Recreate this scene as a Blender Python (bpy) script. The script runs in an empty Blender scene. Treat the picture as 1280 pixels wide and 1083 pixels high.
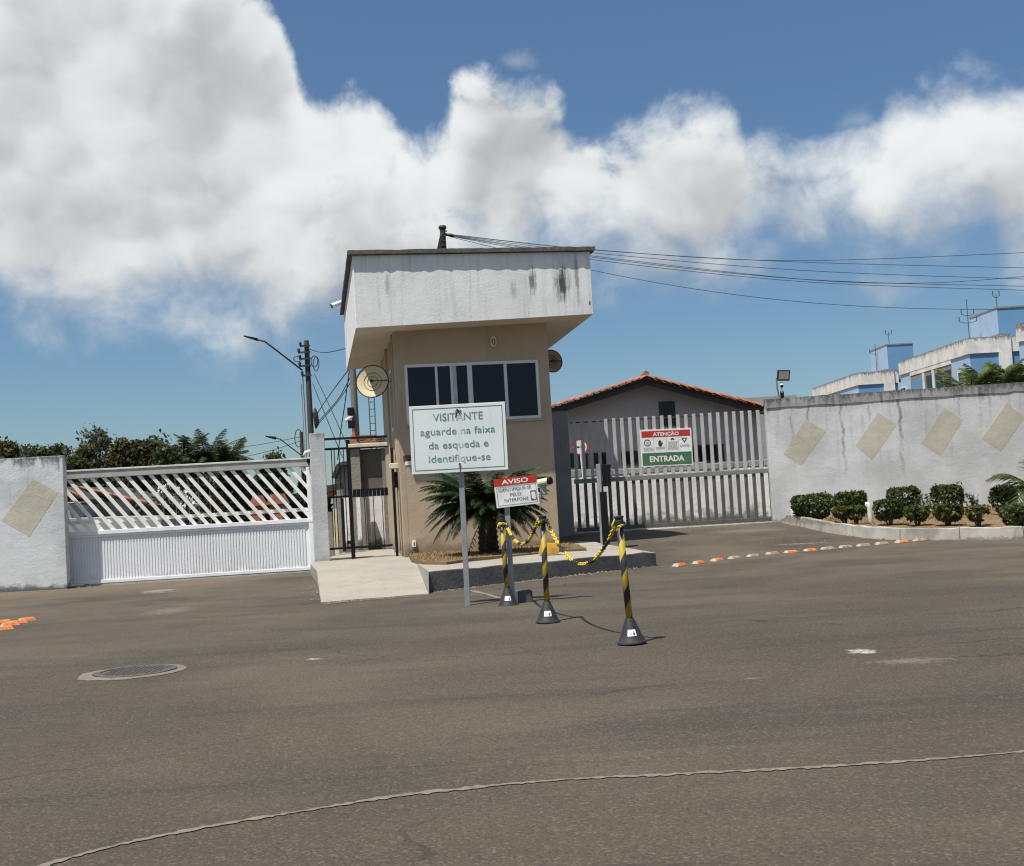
import bpy, bmesh, math, random
from mathutils import Vector, Matrix

random.seed(7)
scene = bpy.context.scene
COL = scene.collection
rad = math.radians

# ------------------------------------------------------------------ camera
FPX = 1485.0
ROLL = rad(3.3)
PITCH = math.atan(76.5 / FPX)
EYE = 1.25
cam_d = bpy.data.cameras.new('camera')
cam_d.sensor_fit = 'HORIZONTAL'
cam_d.sensor_width = 36.0
cam_d.lens = FPX / 1280.0 * 36.0
cam_d.clip_start = 0.05
cam_d.clip_end = 6000
cam = bpy.data.objects.new('camera', cam_d)
COL.objects.link(cam)
_f = Vector((0, math.cos(PITCH), math.sin(PITCH)))
_r0 = Vector((1, 0, 0))
_u0 = Vector((0, -math.sin(PITCH), math.cos(PITCH)))
_r = _r0 * math.cos(ROLL) - _u0 * math.sin(ROLL)
_u = _r0 * math.sin(ROLL) + _u0 * math.cos(ROLL)
m = Matrix.Identity(4)
for i in range(3):
    m[i][0], m[i][1], m[i][2] = _r[i], _u[i], -_f[i]
m[2][3] = EYE
cam.matrix_world = m
scene.camera = cam

# ------------------------------------------------------------------ sun, exposure
SUN_EL = rad(66.3)
TRAVEL = Vector((0.69, 0.724, 0)).normalized()
sun_d = bpy.data.lights.new('sun', 'SUN')
sun_d.energy = 4.9
sun_d.angle = rad(0.53)
sun_d.color = (1.0, 0.95, 0.87)
sun = bpy.data.objects.new('sun', sun_d)
COL.objects.link(sun)
_d = TRAVEL * math.cos(SUN_EL) + Vector((0, 0, -math.sin(SUN_EL)))
sun.rotation_euler = _d.to_track_quat('-Z', 'Y').to_euler()
sun.location = (-20, -20, 40)
scene.view_settings.view_transform = 'Standard'
scene.view_settings.look = 'None'
scene.view_settings.gamma = 1
scene.view_settings.use_curve_mapping = False
EXPO = 0.42
scene.view_settings.exposure = EXPO
scene.render.engine = 'CYCLES'
scene.cycles.pixel_filter_type = 'BLACKMAN_HARRIS'
scene.cycles.filter_width = 1.2
scene.cycles.max_bounces = 5
scene.cycles.diffuse_bounces = 3
scene.cycles.glossy_bounces = 2
scene.cycles.transmission_bounces = 3
scene.cycles.transparent_max_bounces = 8
scene.cycles.use_denoising = True


# ------------------------------------------------------------------ picture measurement helpers (rays from the camera)
def ray(px, py):
    u = px - 640; v = 541.5 - py
    a = u * math.cos(ROLL) + v * math.sin(ROLL)
    b = -u * math.sin(ROLL) + v * math.cos(ROLL)
    y = FPX * math.cos(PITCH) - b * math.sin(PITCH)
    z = FPX * math.sin(PITCH) + b * math.cos(PITCH)
    return a / y, z / y


def P(px, py, Y):
    x, z = ray(px, py)
    return Vector((x * Y, Y, EYE + z * Y))


def S(t):
    t = min(1.0, max(0.0, t))
    return t * t * (3 - 2 * t)


def H(x, y):
    return 0.3 * S((x + 0.2) / 1.6) * S((y - 19.5) / 5.5)


def G(px, py, z=None):
    x, k = ray(px, py)
    h = z or 0.0
    for _ in range(25):
        Y = (h - EYE) / k
        if z is None:
            h = 0.5 * h + 0.5 * H(x * Y, Y)
    return Vector((x * Y, Y, h))


class VP:
    """a vertical plane: plan point A, plan direction d"""
    def __init__(s, A, d):
        s.A = Vector((A[0], A[1], 0)); s.d = Vector((d[0], d[1], 0)).normalized()
        s.n = Vector((s.d.y, -s.d.x, 0))

    def uv(s, px, py):
        x, k = ray(px, py)
        t = (x * s.A.y - s.A.x) / (s.d.x - x * s.d.y)
        return t, EYE + k * (s.A.y + t * s.d.y)

    def pt(s, t, z, o=0.0):
        p = s.A + s.d * t + s.n * o
        return Vector((p.x, p.y, z))


# ------------------------------------------------------------------ node helpers
class NT:
    def __init__(s, tree):
        s.t = tree; s.n = tree.nodes; s.l = tree.links

    def new(s, typ, **kw):
        n = s.n.new(typ)
        for k, v in kw.items():
            setattr(n, k, v)
        return n

    def put(s, sock, v):
        if hasattr(v, 'is_output'):
            s.l.new(v, sock)
        elif isinstance(v, (tuple, list)) and len(v) == 3 and sock.type == 'RGBA':
            sock.default_value = (*v, 1)
        else:
            sock.default_value = v

    def m(s, op, a, b=0.0, c=0.0, clamp=False):
        n = s.new('ShaderNodeMath', operation=op, use_clamp=clamp)
        for i, v in enumerate((a, b, c)):
            s.put(n.inputs[i], v)
        return n.outputs[0]

    def vm(s, op, a, b=(0, 0, 0), sc=None):
        n = s.new('ShaderNodeVectorMath', operation=op)
        s.put(n.inputs[0], a); s.put(n.inputs[1], b)
        if sc is not None:
            s.put(n.inputs['Scale'], sc)
        return n.outputs['Value'] if op in ('DOT_PRODUCT', 'LENGTH', 'DISTANCE') else n.outputs['Vector']

    def mix(s, f, a, b, blend='MIX'):
        n = s.new('ShaderNodeMix', data_type='RGBA', blend_type=blend)
        s.put(n.inputs[0], f); s.put(n.inputs[6], a); s.put(n.inputs[7], b)
        return n.outputs[2]

    def noise(s, vec, scale, detail=4, rough=0.55, dist=0.0):
        n = s.new('ShaderNodeTexNoise')
        s.put(n.inputs['Vector'], vec)
        n.inputs['Scale'].default_value = scale
        n.inputs['Detail'].default_value = detail
        n.inputs['Roughness'].default_value = rough
        n.inputs['Distortion'].default_value = dist
        return n.outputs['Fac']

    def voro(s, vec, scale, feature='F1', out='Distance', rnd=1.0):
        n = s.new('ShaderNodeTexVoronoi', feature=feature)
        s.put(n.inputs['Vector'], vec)
        n.inputs['Scale'].default_value = scale
        n.inputs['Randomness'].default_value = rnd
        return n.outputs[out]

    def sm(s, v, a, b, lo=0.0, hi=1.0):
        n = s.new('ShaderNodeMapRange', interpolation_type='SMOOTHSTEP')
        s.put(n.inputs[0], v)
        for i, x in enumerate((a, b, lo, hi)):
            s.put(n.inputs[i + 1], x)
        return n.outputs[0]

    def scale(s, vec, sc):
        return s.vm('MULTIPLY', vec, sc)

    def bump(s, h, strength, dist=0.02):
        n = s.new('ShaderNodeBump')
        n.inputs['Strength'].default_value = strength
        n.inputs['Distance'].default_value = dist
        s.put(n.inputs['Height'], h)
        return n.outputs[0]

    def xyz(s, vec):
        n = s.new('ShaderNodeSeparateXYZ'); s.put(n.inputs[0], vec)
        return n.outputs

    def pos(s):
        return s.new('ShaderNodeNewGeometry').outputs['Position']

    def obj(s):
        return s.new('ShaderNodeTexCoord').outputs['Object']


def new_mat(name):
    mt = bpy.data.materials.new(name)
    mt.use_nodes = True
    nt = NT(mt.node_tree)
    b = mt.node_tree.nodes['Principled BSDF']
    return mt, nt, b


def plain(name, col, rough=0.6, metal=0.0, var=0.12, nscale=9.0, bump=0.0, spec=None, coord='pos'):
    mt, nt, b = new_mat(name)
    p = nt.pos() if coord == 'pos' else nt.obj()
    n = nt.noise(p, nscale, 5, 0.6)
    lo = tuple(c * (1 - var) for c in col); hi = tuple(min(1, c * (1 + var)) for c in col)
    f = nt.sm(n, 0.3, 0.7)
    nt.put(b.inputs['Base Color'], nt.mix(f, lo, hi))
    b.inputs['Roughness'].default_value = rough
    b.inputs['Metallic'].default_value = metal
    if spec is not None:
        b.inputs['Specular IOR Level'].default_value = spec
    if bump:
        nt.put(b.inputs['Normal'], nt.bump(nt.noise(p, nscale * 8, 4), bump))
    return mt


def wall_mat(name, base, dirt=(0.05, 0.05, 0.048), ztop=None, band=0.3, bandamt=0.8, streak=0.3, zbot=None, botamt=0.7,
             botband=0.35, rough=0.9, fine=0.06, blot=0.25, lines=()):
    """weathered paint on plaster: rain streaks, a grimy band under the top edge, splash dirt at the foot"""
    mt, nt, b = new_mat(name)
    p = nt.pos()
    x, y, z = nt.xyz(p)
    big = nt.noise(p, 0.9, 4, 0.6)
    col = nt.mix(nt.sm(big, 0.35, 0.7), base, tuple(c * (1 - blot) for c in base))
    st = nt.noise(nt.scale(p, (5.5, 5.5, 0.35)), 1.6, 5, 0.65)
    fine_s = nt.noise(nt.scale(p, (22, 22, 0.9)), 1.0, 4, 0.6)
    stk = nt.m('MULTIPLY', nt.sm(st, 0.5, 0.78), nt.sm(fine_s, 0.3, 0.65))
    if ztop is not None:
        dz = nt.m('SUBTRACT', ztop, z)
        edge = nt.noise(nt.scale(p, (4, 4, 0.8)), 2.0, 6, 0.65)
        reach = nt.m('MULTIPLY_ADD', nt.sm(edge, 0.35, 0.8), band * 2.0, band * 0.25)
        bm_ = nt.sm(nt.m('DIVIDE', dz, reach), 0.15, 1.05, 1.0, 0.0)
        fade = nt.sm(dz, 0.0, band * 7, 1.0, 0.35)
        stk = nt.m('MULTIPLY', stk, fade)
        grit = nt.noise(p, 14, 5, 0.7)
        bm_ = nt.m('MULTIPLY', bm_, nt.sm(grit, 0.22, 0.6))
        f = nt.m('MAXIMUM', nt.m('MULTIPLY', bm_, bandamt), nt.m('MULTIPLY', stk, streak))
    else:
        f = nt.m('MULTIPLY', stk, streak)
    if zbot is not None:
        dz2 = nt.m('SUBTRACT', z, zbot)
        n2 = nt.noise(p, 3.2, 6, 0.7)
        r2 = nt.m('MULTIPLY_ADD', nt.sm(n2, 0.3, 0.75), botband * 2, botband * 0.15)
        bb = nt.sm(nt.m('DIVIDE', dz2, r2), 0.1, 1.1, 1.0, 0.0)
        f = nt.m('MAXIMUM', f, nt.m('MULTIPLY', bb, botamt))
    for lx, lw_, za, zb, amt in lines:
        wob = nt.m('MULTIPLY', nt.m('SUBTRACT', nt.noise(nt.scale(p, (0.2, 0.2, 1)), 2.2, 5, 0.65), 0.5), 0.28)
        dx = nt.m('ABSOLUTE', nt.m('ADD', nt.m('SUBTRACT', x, lx), wob))
        brk = nt.sm(nt.noise(nt.scale(p, (3, 3, 1.2)), 2.5, 5, 0.7), 0.32, 0.6)
        li = nt.m('MULTIPLY', nt.sm(nt.m('DIVIDE', dx, lw_), 0.2, 1.0, 1.0, 0.0), nt.m('MULTIPLY', nt.sm(z, za, za + (zb - za) * .6), brk))
        f = nt.m('MAXIMUM', f, nt.m('MULTIPLY', li, amt))
    col = nt.mix(f, col, dirt)
    nt.put(b.inputs['Base Color'], col)
    b.inputs['Roughness'].default_value = rough
    b.inputs['Specular IOR Level'].default_value = 0.2
    hh = nt.m('ADD', nt.noise(p, 40, 5, 0.6), nt.m('MULTIPLY', nt.noise(p, 6, 4), 1.5))
    nt.put(b.inputs['Normal'], nt.bump(hh, 0.35, fine * 0.25))
    return mt


def leaf_mat(name, dark, light, transl=0.25, rough=0.55):
    mt, nt, b = new_mat(name)
    g = nt.new('ShaderNodeNewGeometry')
    n = nt.noise(g.outputs['Position'], 1.7, 3)
    f = nt.m('ADD', nt.m('MULTIPLY', g.outputs['Random Per Island'], 0.65), nt.m('MULTIPLY', nt.sm(n, 0.3, 0.7), 0.35))
    col = nt.mix(f, dark, light)
    nt.put(b.inputs['Base Color'], col)
    b.inputs['Roughness'].default_value = rough
    b.inputs['Specular IOR Level'].default_value = 0.18
    tr = nt.new('ShaderNodeBsdfTranslucent')
    nt.put(tr.inputs['Color'], nt.mix(0.5, col, light))
    ms = nt.new('ShaderNodeMixShader'); ms.inputs[0].default_value = transl
    out = mt.node_tree.nodes['Material Output']
    nt.l.new(b.outputs[0], ms.inputs[1]); nt.l.new(tr.outputs[0], ms.inputs[2]); nt.l.new(ms.outputs[0], out.inputs['Surface'])
    return mt


# ------------------------------------------------------------------ sky with clouds
def build_world():
    w = bpy.data.worlds.new('World')
    scene.world = w
    w.use_nodes = True
    nt = NT(w.node_tree)
    bg = w.node_tree.nodes['Background']
    STR = 0.1
    bg.inputs['Strength'].default_value = STR
    sky = nt.new('ShaderNodeTexSky', sky_type='NISHITA')
    sky.sun_disc = False
    sky.sun_elevation = SUN_EL
    sky.sun_rotation = rad(226.5)
    sky.air_density = 1.0
    sky.dust_density = 0.35
    sky.ozone_density = 2.2
    hs = nt.new('ShaderNodeHueSaturation')
    hs.inputs['Saturation'].default_value = 0.97
    hs.inputs['Value'].default_value = 0.5
    nt.l.new(sky.outputs[0], hs.inputs['Color'])
    d = nt.vm('NORMALIZE', nt.new('ShaderNodeTexCoord').outputs['Generated'])
    x, y, z = nt.xyz(d)
    az = nt.m('ARCTAN2', x, y)
    el = nt.m('ARCSINE', z)
    skycol = nt.mix(1.0, hs.outputs[0], nt.mix(nt.sm(el, 0.0, 0.5), (0.86, 1.07, 1.24), (1.06, 1.31, 1.46)), 'MULTIPLY')
    # the cloud bank: top and bottom elevation along azimuth
    prof = [(-150, -300, 330), (-50, -300, 336), (0, -250, 345), (40, -150, 392), (100, -120, 400), (200, -120, 388), (300, -60, 388),
            (345, 5, 396), (368, 62, 392), (385, 98, 385), (420, 92, 376), (455, 103, 368), (488, 132, 358), (507, 164, 350), (525, 176, 345),
            (556, 166, 340), (572, 132, 336), (605, 112, 334), (650, 110, 330), (690, 128, 324), (720, 156, 320), (752, 168, 318),
            (790, 158, 322), (826, 132, 322), (878, 138, 320), (918, 152, 302), (936, 184, 286), (968, 172, 266), (1000, 186, 266),
            (1032, 184, 272), (1052, 168, 274), (1090, 158, 274), (1112, 112, 272), (1150, 92, 268), (1200, 82, 262), (1240, 86, 268),
            (1262, 90, 312), (1300, 94, 320), (1380, 112, 322), (1460, 120, 300)]
    tops, bots = [], []
    for px, pt_, pb in prof:
        for py, L in ((pt_, tops), (pb, bots)):
            rx, rz = ray(px, py)
            L.append((math.atan2(rx, 1), math.atan2(rz, math.hypot(rx, 1))))
    A0, A1, E0, E1 = -0.56, 0.56, -0.05, 0.6

    def curve(pts):
        n = nt.new('ShaderNodeFloatCurve')
        c = n.mapping.curves[0]
        q = sorted(((a - A0) / (A1 - A0), (e - E0) / (E1 - E0)) for a, e in pts)
        while len(c.points) < len(q):
            c.points.new(0.5, 0.5)
        for p_, (a, e) in zip(c.points, q):
            p_.location = (a, e); p_.handle_type = 'AUTO'
        n.mapping.update()
        t = nt.m('DIVIDE', nt.m('SUBTRACT', az, A0), A1 - A0, clamp=True)
        nt.put(n.inputs['Value'], t)
        return nt.m('MULTIPLY_ADD', n.outputs[0], E1 - E0, E0)

    T = curve(tops); B = curve(bots)
    up = nt.m('SUBTRACT', T, el); dn = nt.m('SUBTRACT', el, B)
    st = nt.scale(d, (1, 1, 1.15))
    warp = nt.new('ShaderNodeTexNoise'); nt.put(warp.inputs['Vector'], st); warp.inputs['Scale'].default_value = 9; warp.inputs['Detail'].default_value = 4
    st = nt.vm('ADD', st, nt.vm('SCALE', nt.vm('SUBTRACT', warp.outputs['Color'], (.5, .5, .5)), sc=0.06))
    n1 = nt.noise(st, 7.0, 6, 0.53)
    off = nt.vm('ADD', st, (-0.02, -0.008, 0.03))
    n2 = nt.noise(off, 7.0, 4, 0.5)
    nl1 = nt.noise(st, 3.4, 2, 0.5); nl2 = nt.noise(nt.vm('ADD', st, (-0.05, -0.015, 0.07)), 3.4, 2, 0.5)
    nf = nt.noise(st, 24, 7, 0.62)
    # billows: rounded lobes at two sizes
    def lobes(vec, sc):
        v_ = nt.new('ShaderNodeTexVoronoi', feature='F1'); nt.put(v_.inputs['Vector'], vec); v_.inputs['Scale'].default_value = sc
        return v_.outputs['Distance']
    big0 = lobes(st, 7.5); big1 = lobes(nt.vm('ADD', st, (-0.022, -0.006, 0.036)), 7.5)
    sml0 = lobes(st, 21); sml1 = lobes(nt.vm('ADD', st, (-0.007, -0.002, 0.012)), 21)
    bil = nt.m('SUBTRACT', 0.5, sml0)
    edge_n = nt.m('ADD', nt.m('MULTIPLY', nt.m('SUBTRACT', n1, 0.5), 0.09), nt.m('ADD', nt.m('MULTIPLY', nt.m('SUBTRACT', nf, 0.5), 0.062), nt.m('MULTIPLY', bil, 0.022)))
    edge_n = nt.m('ADD', edge_n, 0.002)
    a_top = nt.sm(nt.m('ADD', up, edge_n), -0.008, nt.sm(az, 0.02, 0.3, 0.022, 0.042))
    a_bot = nt.sm(nt.m('ADD', dn, nt.m('MULTIPLY', edge_n, 1.5)), -0.04, 0.05)
    a_view = nt.m('MULTIPLY', a_top, a_bot)
    # thin places inside the bank, and the same kind of broken cumulus all round the rest of the sky
    n3 = nt.noise(st, 3.1, 4, 0.55)
    hole = nt.sm(nt.m('ADD', nt.m('MULTIPLY', n3, 0.6), nt.m('MULTIPLY', nf, 0.4)), 0.30, 0.42, 0.55, 1.0)
    a_view = nt.m('MULTIPLY', a_view, hole)
    gen = nt.sm(nt.m('ADD', nt.m('MULTIPLY', n3, 0.7), nt.m('MULTIPLY', n1, 0.3)), 0.49, 0.6)
    gen = nt.m('MULTIPLY', gen, nt.sm(el, 0.08, 0.2))
    side = nt.sm(nt.m('ABSOLUTE', az), 0.43, 0.53)
    high = nt.sm(el, 0.44, 0.56)
    wg = nt.m('MAXIMUM', side, high)
    alpha = nt.m('ADD', nt.m('MULTIPLY', a_view, nt.m('SUBTRACT', 1.0, wg)), nt.m('MULTIPLY', gen, wg))
    # small separate wisps
    def wisp(px, py, rx_, ry_, amt):
        qx, qz = ray(px, py)
        ca, ce = math.atan2(qx, 1), math.atan2(qz, math.hypot(qx, 1))
        q = nt.m('SQRT', nt.m('ADD', nt.m('POWER', nt.m('DIVIDE', nt.m('SUBTRACT', az, ca), rx_), 2.0),
                              nt.m('POWER', nt.m('DIVIDE', nt.m('SUBTRACT', el, ce), ry_), 2.0)))
        q = nt.m('SUBTRACT', 1.0, q)
        return nt.m('MULTIPLY', nt.sm(nt.m('ADD', q, nt.m('MULTIPLY', nt.m('SUBTRACT', nf, 0.5), 2.4)), 0.0, 1.2), amt)
    for a_ in ((1105, 362, 0.045, 0.02, 0.3), (643, 76, 0.022, 0.012, 0.3), (1075, 150, 0.03, 0.014, 0.25)):
        alpha = nt.m('MAXIMUM', alpha, wisp(*a_))
    # light: white crowns, grey undersides, billows
    h = nt.m('DIVIDE', dn, nt.m('MAXIMUM', nt.m('ADD', up, dn), 0.03))
    relief = nt.m('ADD', nt.m('MULTIPLY', nt.m('SUBTRACT', n1, n2), 2.0), nt.m('MULTIPLY', nt.m('SUBTRACT', nl1, nl2), 1.8))
    relief = nt.m('ADD', relief, nt.m('MULTIPLY', nt.m('SUBTRACT', big1, big0), 1.0))
    relief = nt.m('ADD', relief, nt.m('MULTIPLY', nt.m('SUBTRACT', sml1, sml0), 0.6))
    rim = nt.sm(nt.m('ADD', up, nt.m('MULTIPLY', nt.m('SUBTRACT', nl1, .5), .12)), 0.0, 0.085, 0.42, 0.0)
    east = nt.sm(az, -0.30, -0.16, 0.05, 0.0)
    lum = nt.m('ADD', nt.m('ADD', nt.m('MULTIPLY', nt.sm(h, 0.0, 0.7), 0.38), 0.28), nt.m('ADD', relief, rim))
    lum = nt.m('ADD', lum, nt.m('ADD', nt.m('MULTIPLY', bil, 0.1), nt.m('MULTIPLY', nt.m('SUBTRACT', nf, 0.5), 0.22)))
    lum = nt.m('ADD', lum, east)
    lum = nt.m('MULTIPLY_ADD', nt.m('TANH', nt.m('MULTIPLY', nt.m('SUBTRACT', lum, 0.46), 1.75)), 0.5, 0.5)
    k = 1.0 / (STR * 2 ** EXPO)
    grey = tuple(c * k for c in (0.43, 0.44, 0.445)); white = tuple(c * k for c in (0.89, 0.92, 0.92))
    ccol = nt.mix(lum, grey, white)
    nt.put(bg.inputs['Color'], nt.mix(nt.m('MULTIPLY', alpha, 0.97), skycol, ccol))
    w.cycles.sampling_method = 'MANUAL'
    w.cycles.sample_map_resolution = 512


build_world()

# ------------------------------------------------------------------ mesh helpers
ORIGIN = {}


class MB:
    def __init__(s):
        s.v = []; s.f = []; s.mi = []

    def add(s, vs, fs, mi=0):
        o = len(s.v)
        s.v += [Vector(q) for q in vs]
        s.f += [tuple(i + o for i in f) for f in fs]
        s.mi += [mi] * len(fs)
        return s

    def box(s, x0, x1, y0, y1, z0, z1, T=None, mi=0):
        vs = [Vector((x, y, z)) for z in (z0, z1) for x, y in ((x0, y0), (x1, y0), (x1, y1), (x0, y1))]
        if T:
            vs = [T(q) for q in vs]
        return s.add(vs, [(3, 2, 1, 0), (4, 5, 6, 7), (0, 1, 5, 4), (1, 2, 6, 5), (2, 3, 7, 6), (3, 0, 4, 7)], mi)

    def hexa(s, b4, t4, mi=0):
        return s.add(list(b4) + list(t4), [(3, 2, 1, 0), (4, 5, 6, 7), (0, 1, 5, 4), (1, 2, 6, 5), (2, 3, 7, 6), (3, 0, 4, 7)], mi)

    def quad(s, a, b, c, d, mi=0):
        return s.add([a, b, c, d], [(0, 1, 2, 3)], mi)

    def bar(s, p0, p1, w, t, up=Vector((0, 0, 1)), mi=0):
        """a rectangular bar from p0 to p1, width w across, thickness t along the normal"""
        p0 = Vector(p0); p1 = Vector(p1)
        d = (p1 - p0).normalized()
        a = d.cross(Vector(up))
        if a.length < 1e-4:
            a = d.cross(Vector((0, 1, 0)))
        a.normalize(); b = a.cross(d)
        a *= t / 2; b *= w / 2
        return s.hexa([p0 - a - b, p0 + a - b, p0 + a + b, p0 - a + b], [p1 - a - b, p1 + a - b, p1 + a + b, p1 - a + b], mi)

    def tube(s, pts, r, n=8, cap=True, mi=0):
        pts = [Vector(q) for q in pts]
        rs = r if isinstance(r, (list, tuple)) else [r] * len(pts)
        o = len(s.v); ref = None
        for i, p in enumerate(pts):
            d = (pts[min(i + 1, len(pts) - 1)] - pts[max(i - 1, 0)])
            if d.length < 1e-9:
                d = Vector((0, 0, 1))
            d.normalize()
            if ref is None:
                ref = Vector((1, 0, 0)) if abs(d.x) < 0.9 else Vector((0, 1, 0))
            a = (ref - d * ref.dot(d)).normalized(); ref = a
            b = d.cross(a)
            for k in range(n):
                t = 2 * math.pi * k / n
                s.v.append(p + (a * math.cos(t) + b * math.sin(t)) * rs[i])
        for i in range(len(pts) - 1):
            for k in range(n):
                k2 = (k + 1) % n
                s.f.append((o + i * n + k, o + i * n + k2, o + (i + 1) * n + k2, o + (i + 1) * n + k)); s.mi.append(mi)
        if cap:
            s.f.append(tuple(o + k for k in reversed(range(n)))); s.mi.append(mi)
            e = o + (len(pts) - 1) * n
            s.f.append(tuple(e + k for k in range(n))); s.mi.append(mi)
        return s

    def lathe(s, prof, c=(0, 0, 0), n=20, T=None, mi=0):
        """prof: (r, z) pairs"""
        c = Vector(c); o = len(s.v)
        for r, z in prof:
            for k in range(n):
                t = 2 * math.pi * k / n
                q = Vector((r * math.cos(t), r * math.sin(t), z))
                s.v.append((T(q) if T else q) + c)
        for i in range(len(prof) - 1):
            for k in range(n):
                k2 = (k + 1) % n
                s.f.append((o + i * n + k, o + i * n + k2, o + (i + 1) * n + k2, o + (i + 1) * n + k)); s.mi.append(mi)
        s.f.append(tuple(o + k for k in reversed(range(n)))); s.mi.append(mi)
        e = o + (len(prof) - 1) * n
        s.f.append(tuple(e + k for k in range(n))); s.mi.append(mi)
        return s

    def prism(s, top, bot, mi=0):
        n = len(top)
        fs = [tuple(range(n)), tuple(reversed(range(n, 2 * n)))]
        fs += [(i, i + n, (i + 1) % n + n, (i + 1) % n) for i in range(n)]
        return s.add(list(top) + list(bot), fs, mi)

    def build(s, name, mat, parent=None, smooth=False, bevel=0.0, loc=None, world=True, seg=2):
        me = bpy.data.meshes.new(name)
        o = Vector(loc) if loc is not None else (ORIGIN.get(parent.name, Vector()) if (parent is not None and world) else Vector())
        me.from_pydata([tuple(q - o) for q in s.v], [], s.f)
        for mm in (mat if isinstance(mat, (list, tuple)) else [mat]):
            me.materials.append(mm)
        if any(s.mi):
            me.polygons.foreach_set('material_index', s.mi)
        if smooth:
            me.polygons.foreach_set('use_smooth', [True] * len(me.polygons))
        me.update()
        ob = bpy.data.objects.new(name, me)
        COL.objects.link(ob)
        if parent is not None:
            ob.parent = parent
            if loc is not None and world:
                ob.location = o - ORIGIN.get(parent.name, Vector())
            ORIGIN[ob.name] = o
        else:
            ob.location = o
            ORIGIN[ob.name] = o
        if bevel:
            bv = ob.modifiers.new('bevel', 'BEVEL')
            bv.width = bevel; bv.segments = seg; bv.limit_method = 'ANGLE'
        return ob


def fix_normals(ob):
    bm = bmesh.new(); bm.from_mesh(ob.data)
    bmesh.ops.recalc_face_normals(bm, faces=bm.faces)
    bm.to_mesh(ob.data); bm.free()
    return ob


def thing(name, label, cat, loc, group=None):
    o = bpy.data.objects.new(name, None)
    o.empty_display_size = 0.2
    COL.objects.link(o)
    o.location = loc
    ORIGIN[o.name] = Vector(loc)
    return tag(o, label, cat, group)


def tag(o, label, cat, group=None):
    o['label'] = label; o['category'] = cat
    if group:
        o['group'] = group
    return o


def struct(o, label=None, cat=None):
    o['kind'] = 'structure'
    if label:
        o['label'] = label
    if cat:
        o['category'] = cat
    return o


def stuff(o, label=None, cat=None):
    o['kind'] = 'stuff'
    if label:
        o['label'] = label
    if cat:
        o['category'] = cat
    return o


def inst(src, parent, offset=None, rot=None, name=None):
    """a copy sharing mesh data, as another child of parent"""
    c = src.copy()
    if name:
        c.name = name
    COL.objects.link(c)
    c.parent = parent
    if offset is not None:
        c.location = offset
    if rot is not None:
        c.rotation_euler = rot
    ORIGIN[c.name] = ORIGIN.get(src.name, Vector())
    return c


_capH = {}


def text(s, W, s0, s1, tb, th, mat, parent, name='lettering', bold=0.02, d=0.003):
    """flat print: string s laid on the panel frame W(s, t, d) between s0 and s1, baseline tb, capital height th"""
    cu = bpy.data.curves.new('font', 'FONT')
    cu.body = s; cu.size = 1.0; cu.offset = bold; cu.resolution_u = 3
    ob = bpy.data.objects.new('font', cu)
    COL.objects.link(ob)
    dg = bpy.context.evaluated_depsgraph_get()
    me = bpy.data.meshes.new_from_object(ob.evaluated_get(dg))
    bpy.data.objects.remove(ob); bpy.data.curves.remove(cu)
    xs = [v.co.x for v in me.vertices]
    x0, x1 = min(xs), max(xs)
    cap = 0.729
    mb = MB()
    vs = [W(s0 + (v.co.x - x0) / (x1 - x0) * (s1 - s0), tb + v.co.y / cap * th, d) for v in me.vertices]
    mb.add(vs, [tuple(p.vertices) for p in me.polygons])
    bpy.data.meshes.remove(me)
    return mb.build(name, mat, parent)


def panel_frame(BL, BR, TL):
    BL, BR, TL = Vector(BL), Vector(BR), Vector(TL)
    R_ = BR - BL; U_ = TL - BL
    n = R_.cross(U_).normalized()
    if n.y > 0:
        n = -n
    return (lambda s, t, d=0.0: BL + R_ * s + U_ * t + n * d), R_, U_, n


def rect_outline(mb, W, s0, s1, t0, t1, ws, wt, d):
    mb.quad(W(s0, t0, d), W(s1, t0, d), W(s1, t0 + wt, d), W(s0, t0 + wt, d))
    mb.quad(W(s0, t1 - wt, d), W(s1, t1 - wt, d), W(s1, t1, d), W(s0, t1, d))
    mb.quad(W(s0, t0 + wt, d), W(s0 + ws, t0 + wt, d), W(s0 + ws, t1 - wt, d), W(s0, t1 - wt, d))
    mb.quad(W(s1 - ws, t0 + wt, d), W(s1, t0 + wt, d), W(s1, t1 - wt, d), W(s1 - ws, t1 - wt, d))


def holed_wall(pt, s0, s1, z0, z1, th, holes):
    """a wall slab on pt(s, z, depth) with rectangular openings (s0, s1, z0, z1)"""
    mb = MB()
    ss = sorted({s0, s1, *[h[0] for h in holes], *[h[1] for h in holes]})
    zs = sorted({z0, z1, *[h[2] for h in holes], *[h[3] for h in holes]})
    inside = lambda a, b: any(h[0] < a < h[1] and h[2] < b < h[3] for h in holes)
    for i in range(len(ss) - 1):
        for j in range(len(zs) - 1):
            a, b, c, d = ss[i], ss[i + 1], zs[j], zs[j + 1]
            if inside((a + b) / 2, (c + d) / 2):
                continue
            mb.quad(pt(a, c, 0), pt(b, c, 0), pt(b, d, 0), pt(a, d, 0))
            mb.quad(pt(b, c, th), pt(a, c, th), pt(a, d, th), pt(b, d, th))
    for a, b, c, d in holes + [(s0, s1, z0, z1)]:
        for (p, q), (r, t) in (((a, c), (b, c)), ((b, c), (b, d)), ((b, d), (a, d)), ((a, d), (a, c))):
            mb.quad(pt(p, q, 0), pt(p, q, th), pt(r, t, th), pt(r, t, 0))
    return mb


def catenary(p0, p1, sag, n=14):
    p0, p1 = Vector(p0), Vector(p1)
    return [p0.lerp(p1, i / n) + Vector((0, 0, -sag * 4 * (i / n) * (1 - i / n))) for i in range(n + 1)]


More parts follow.
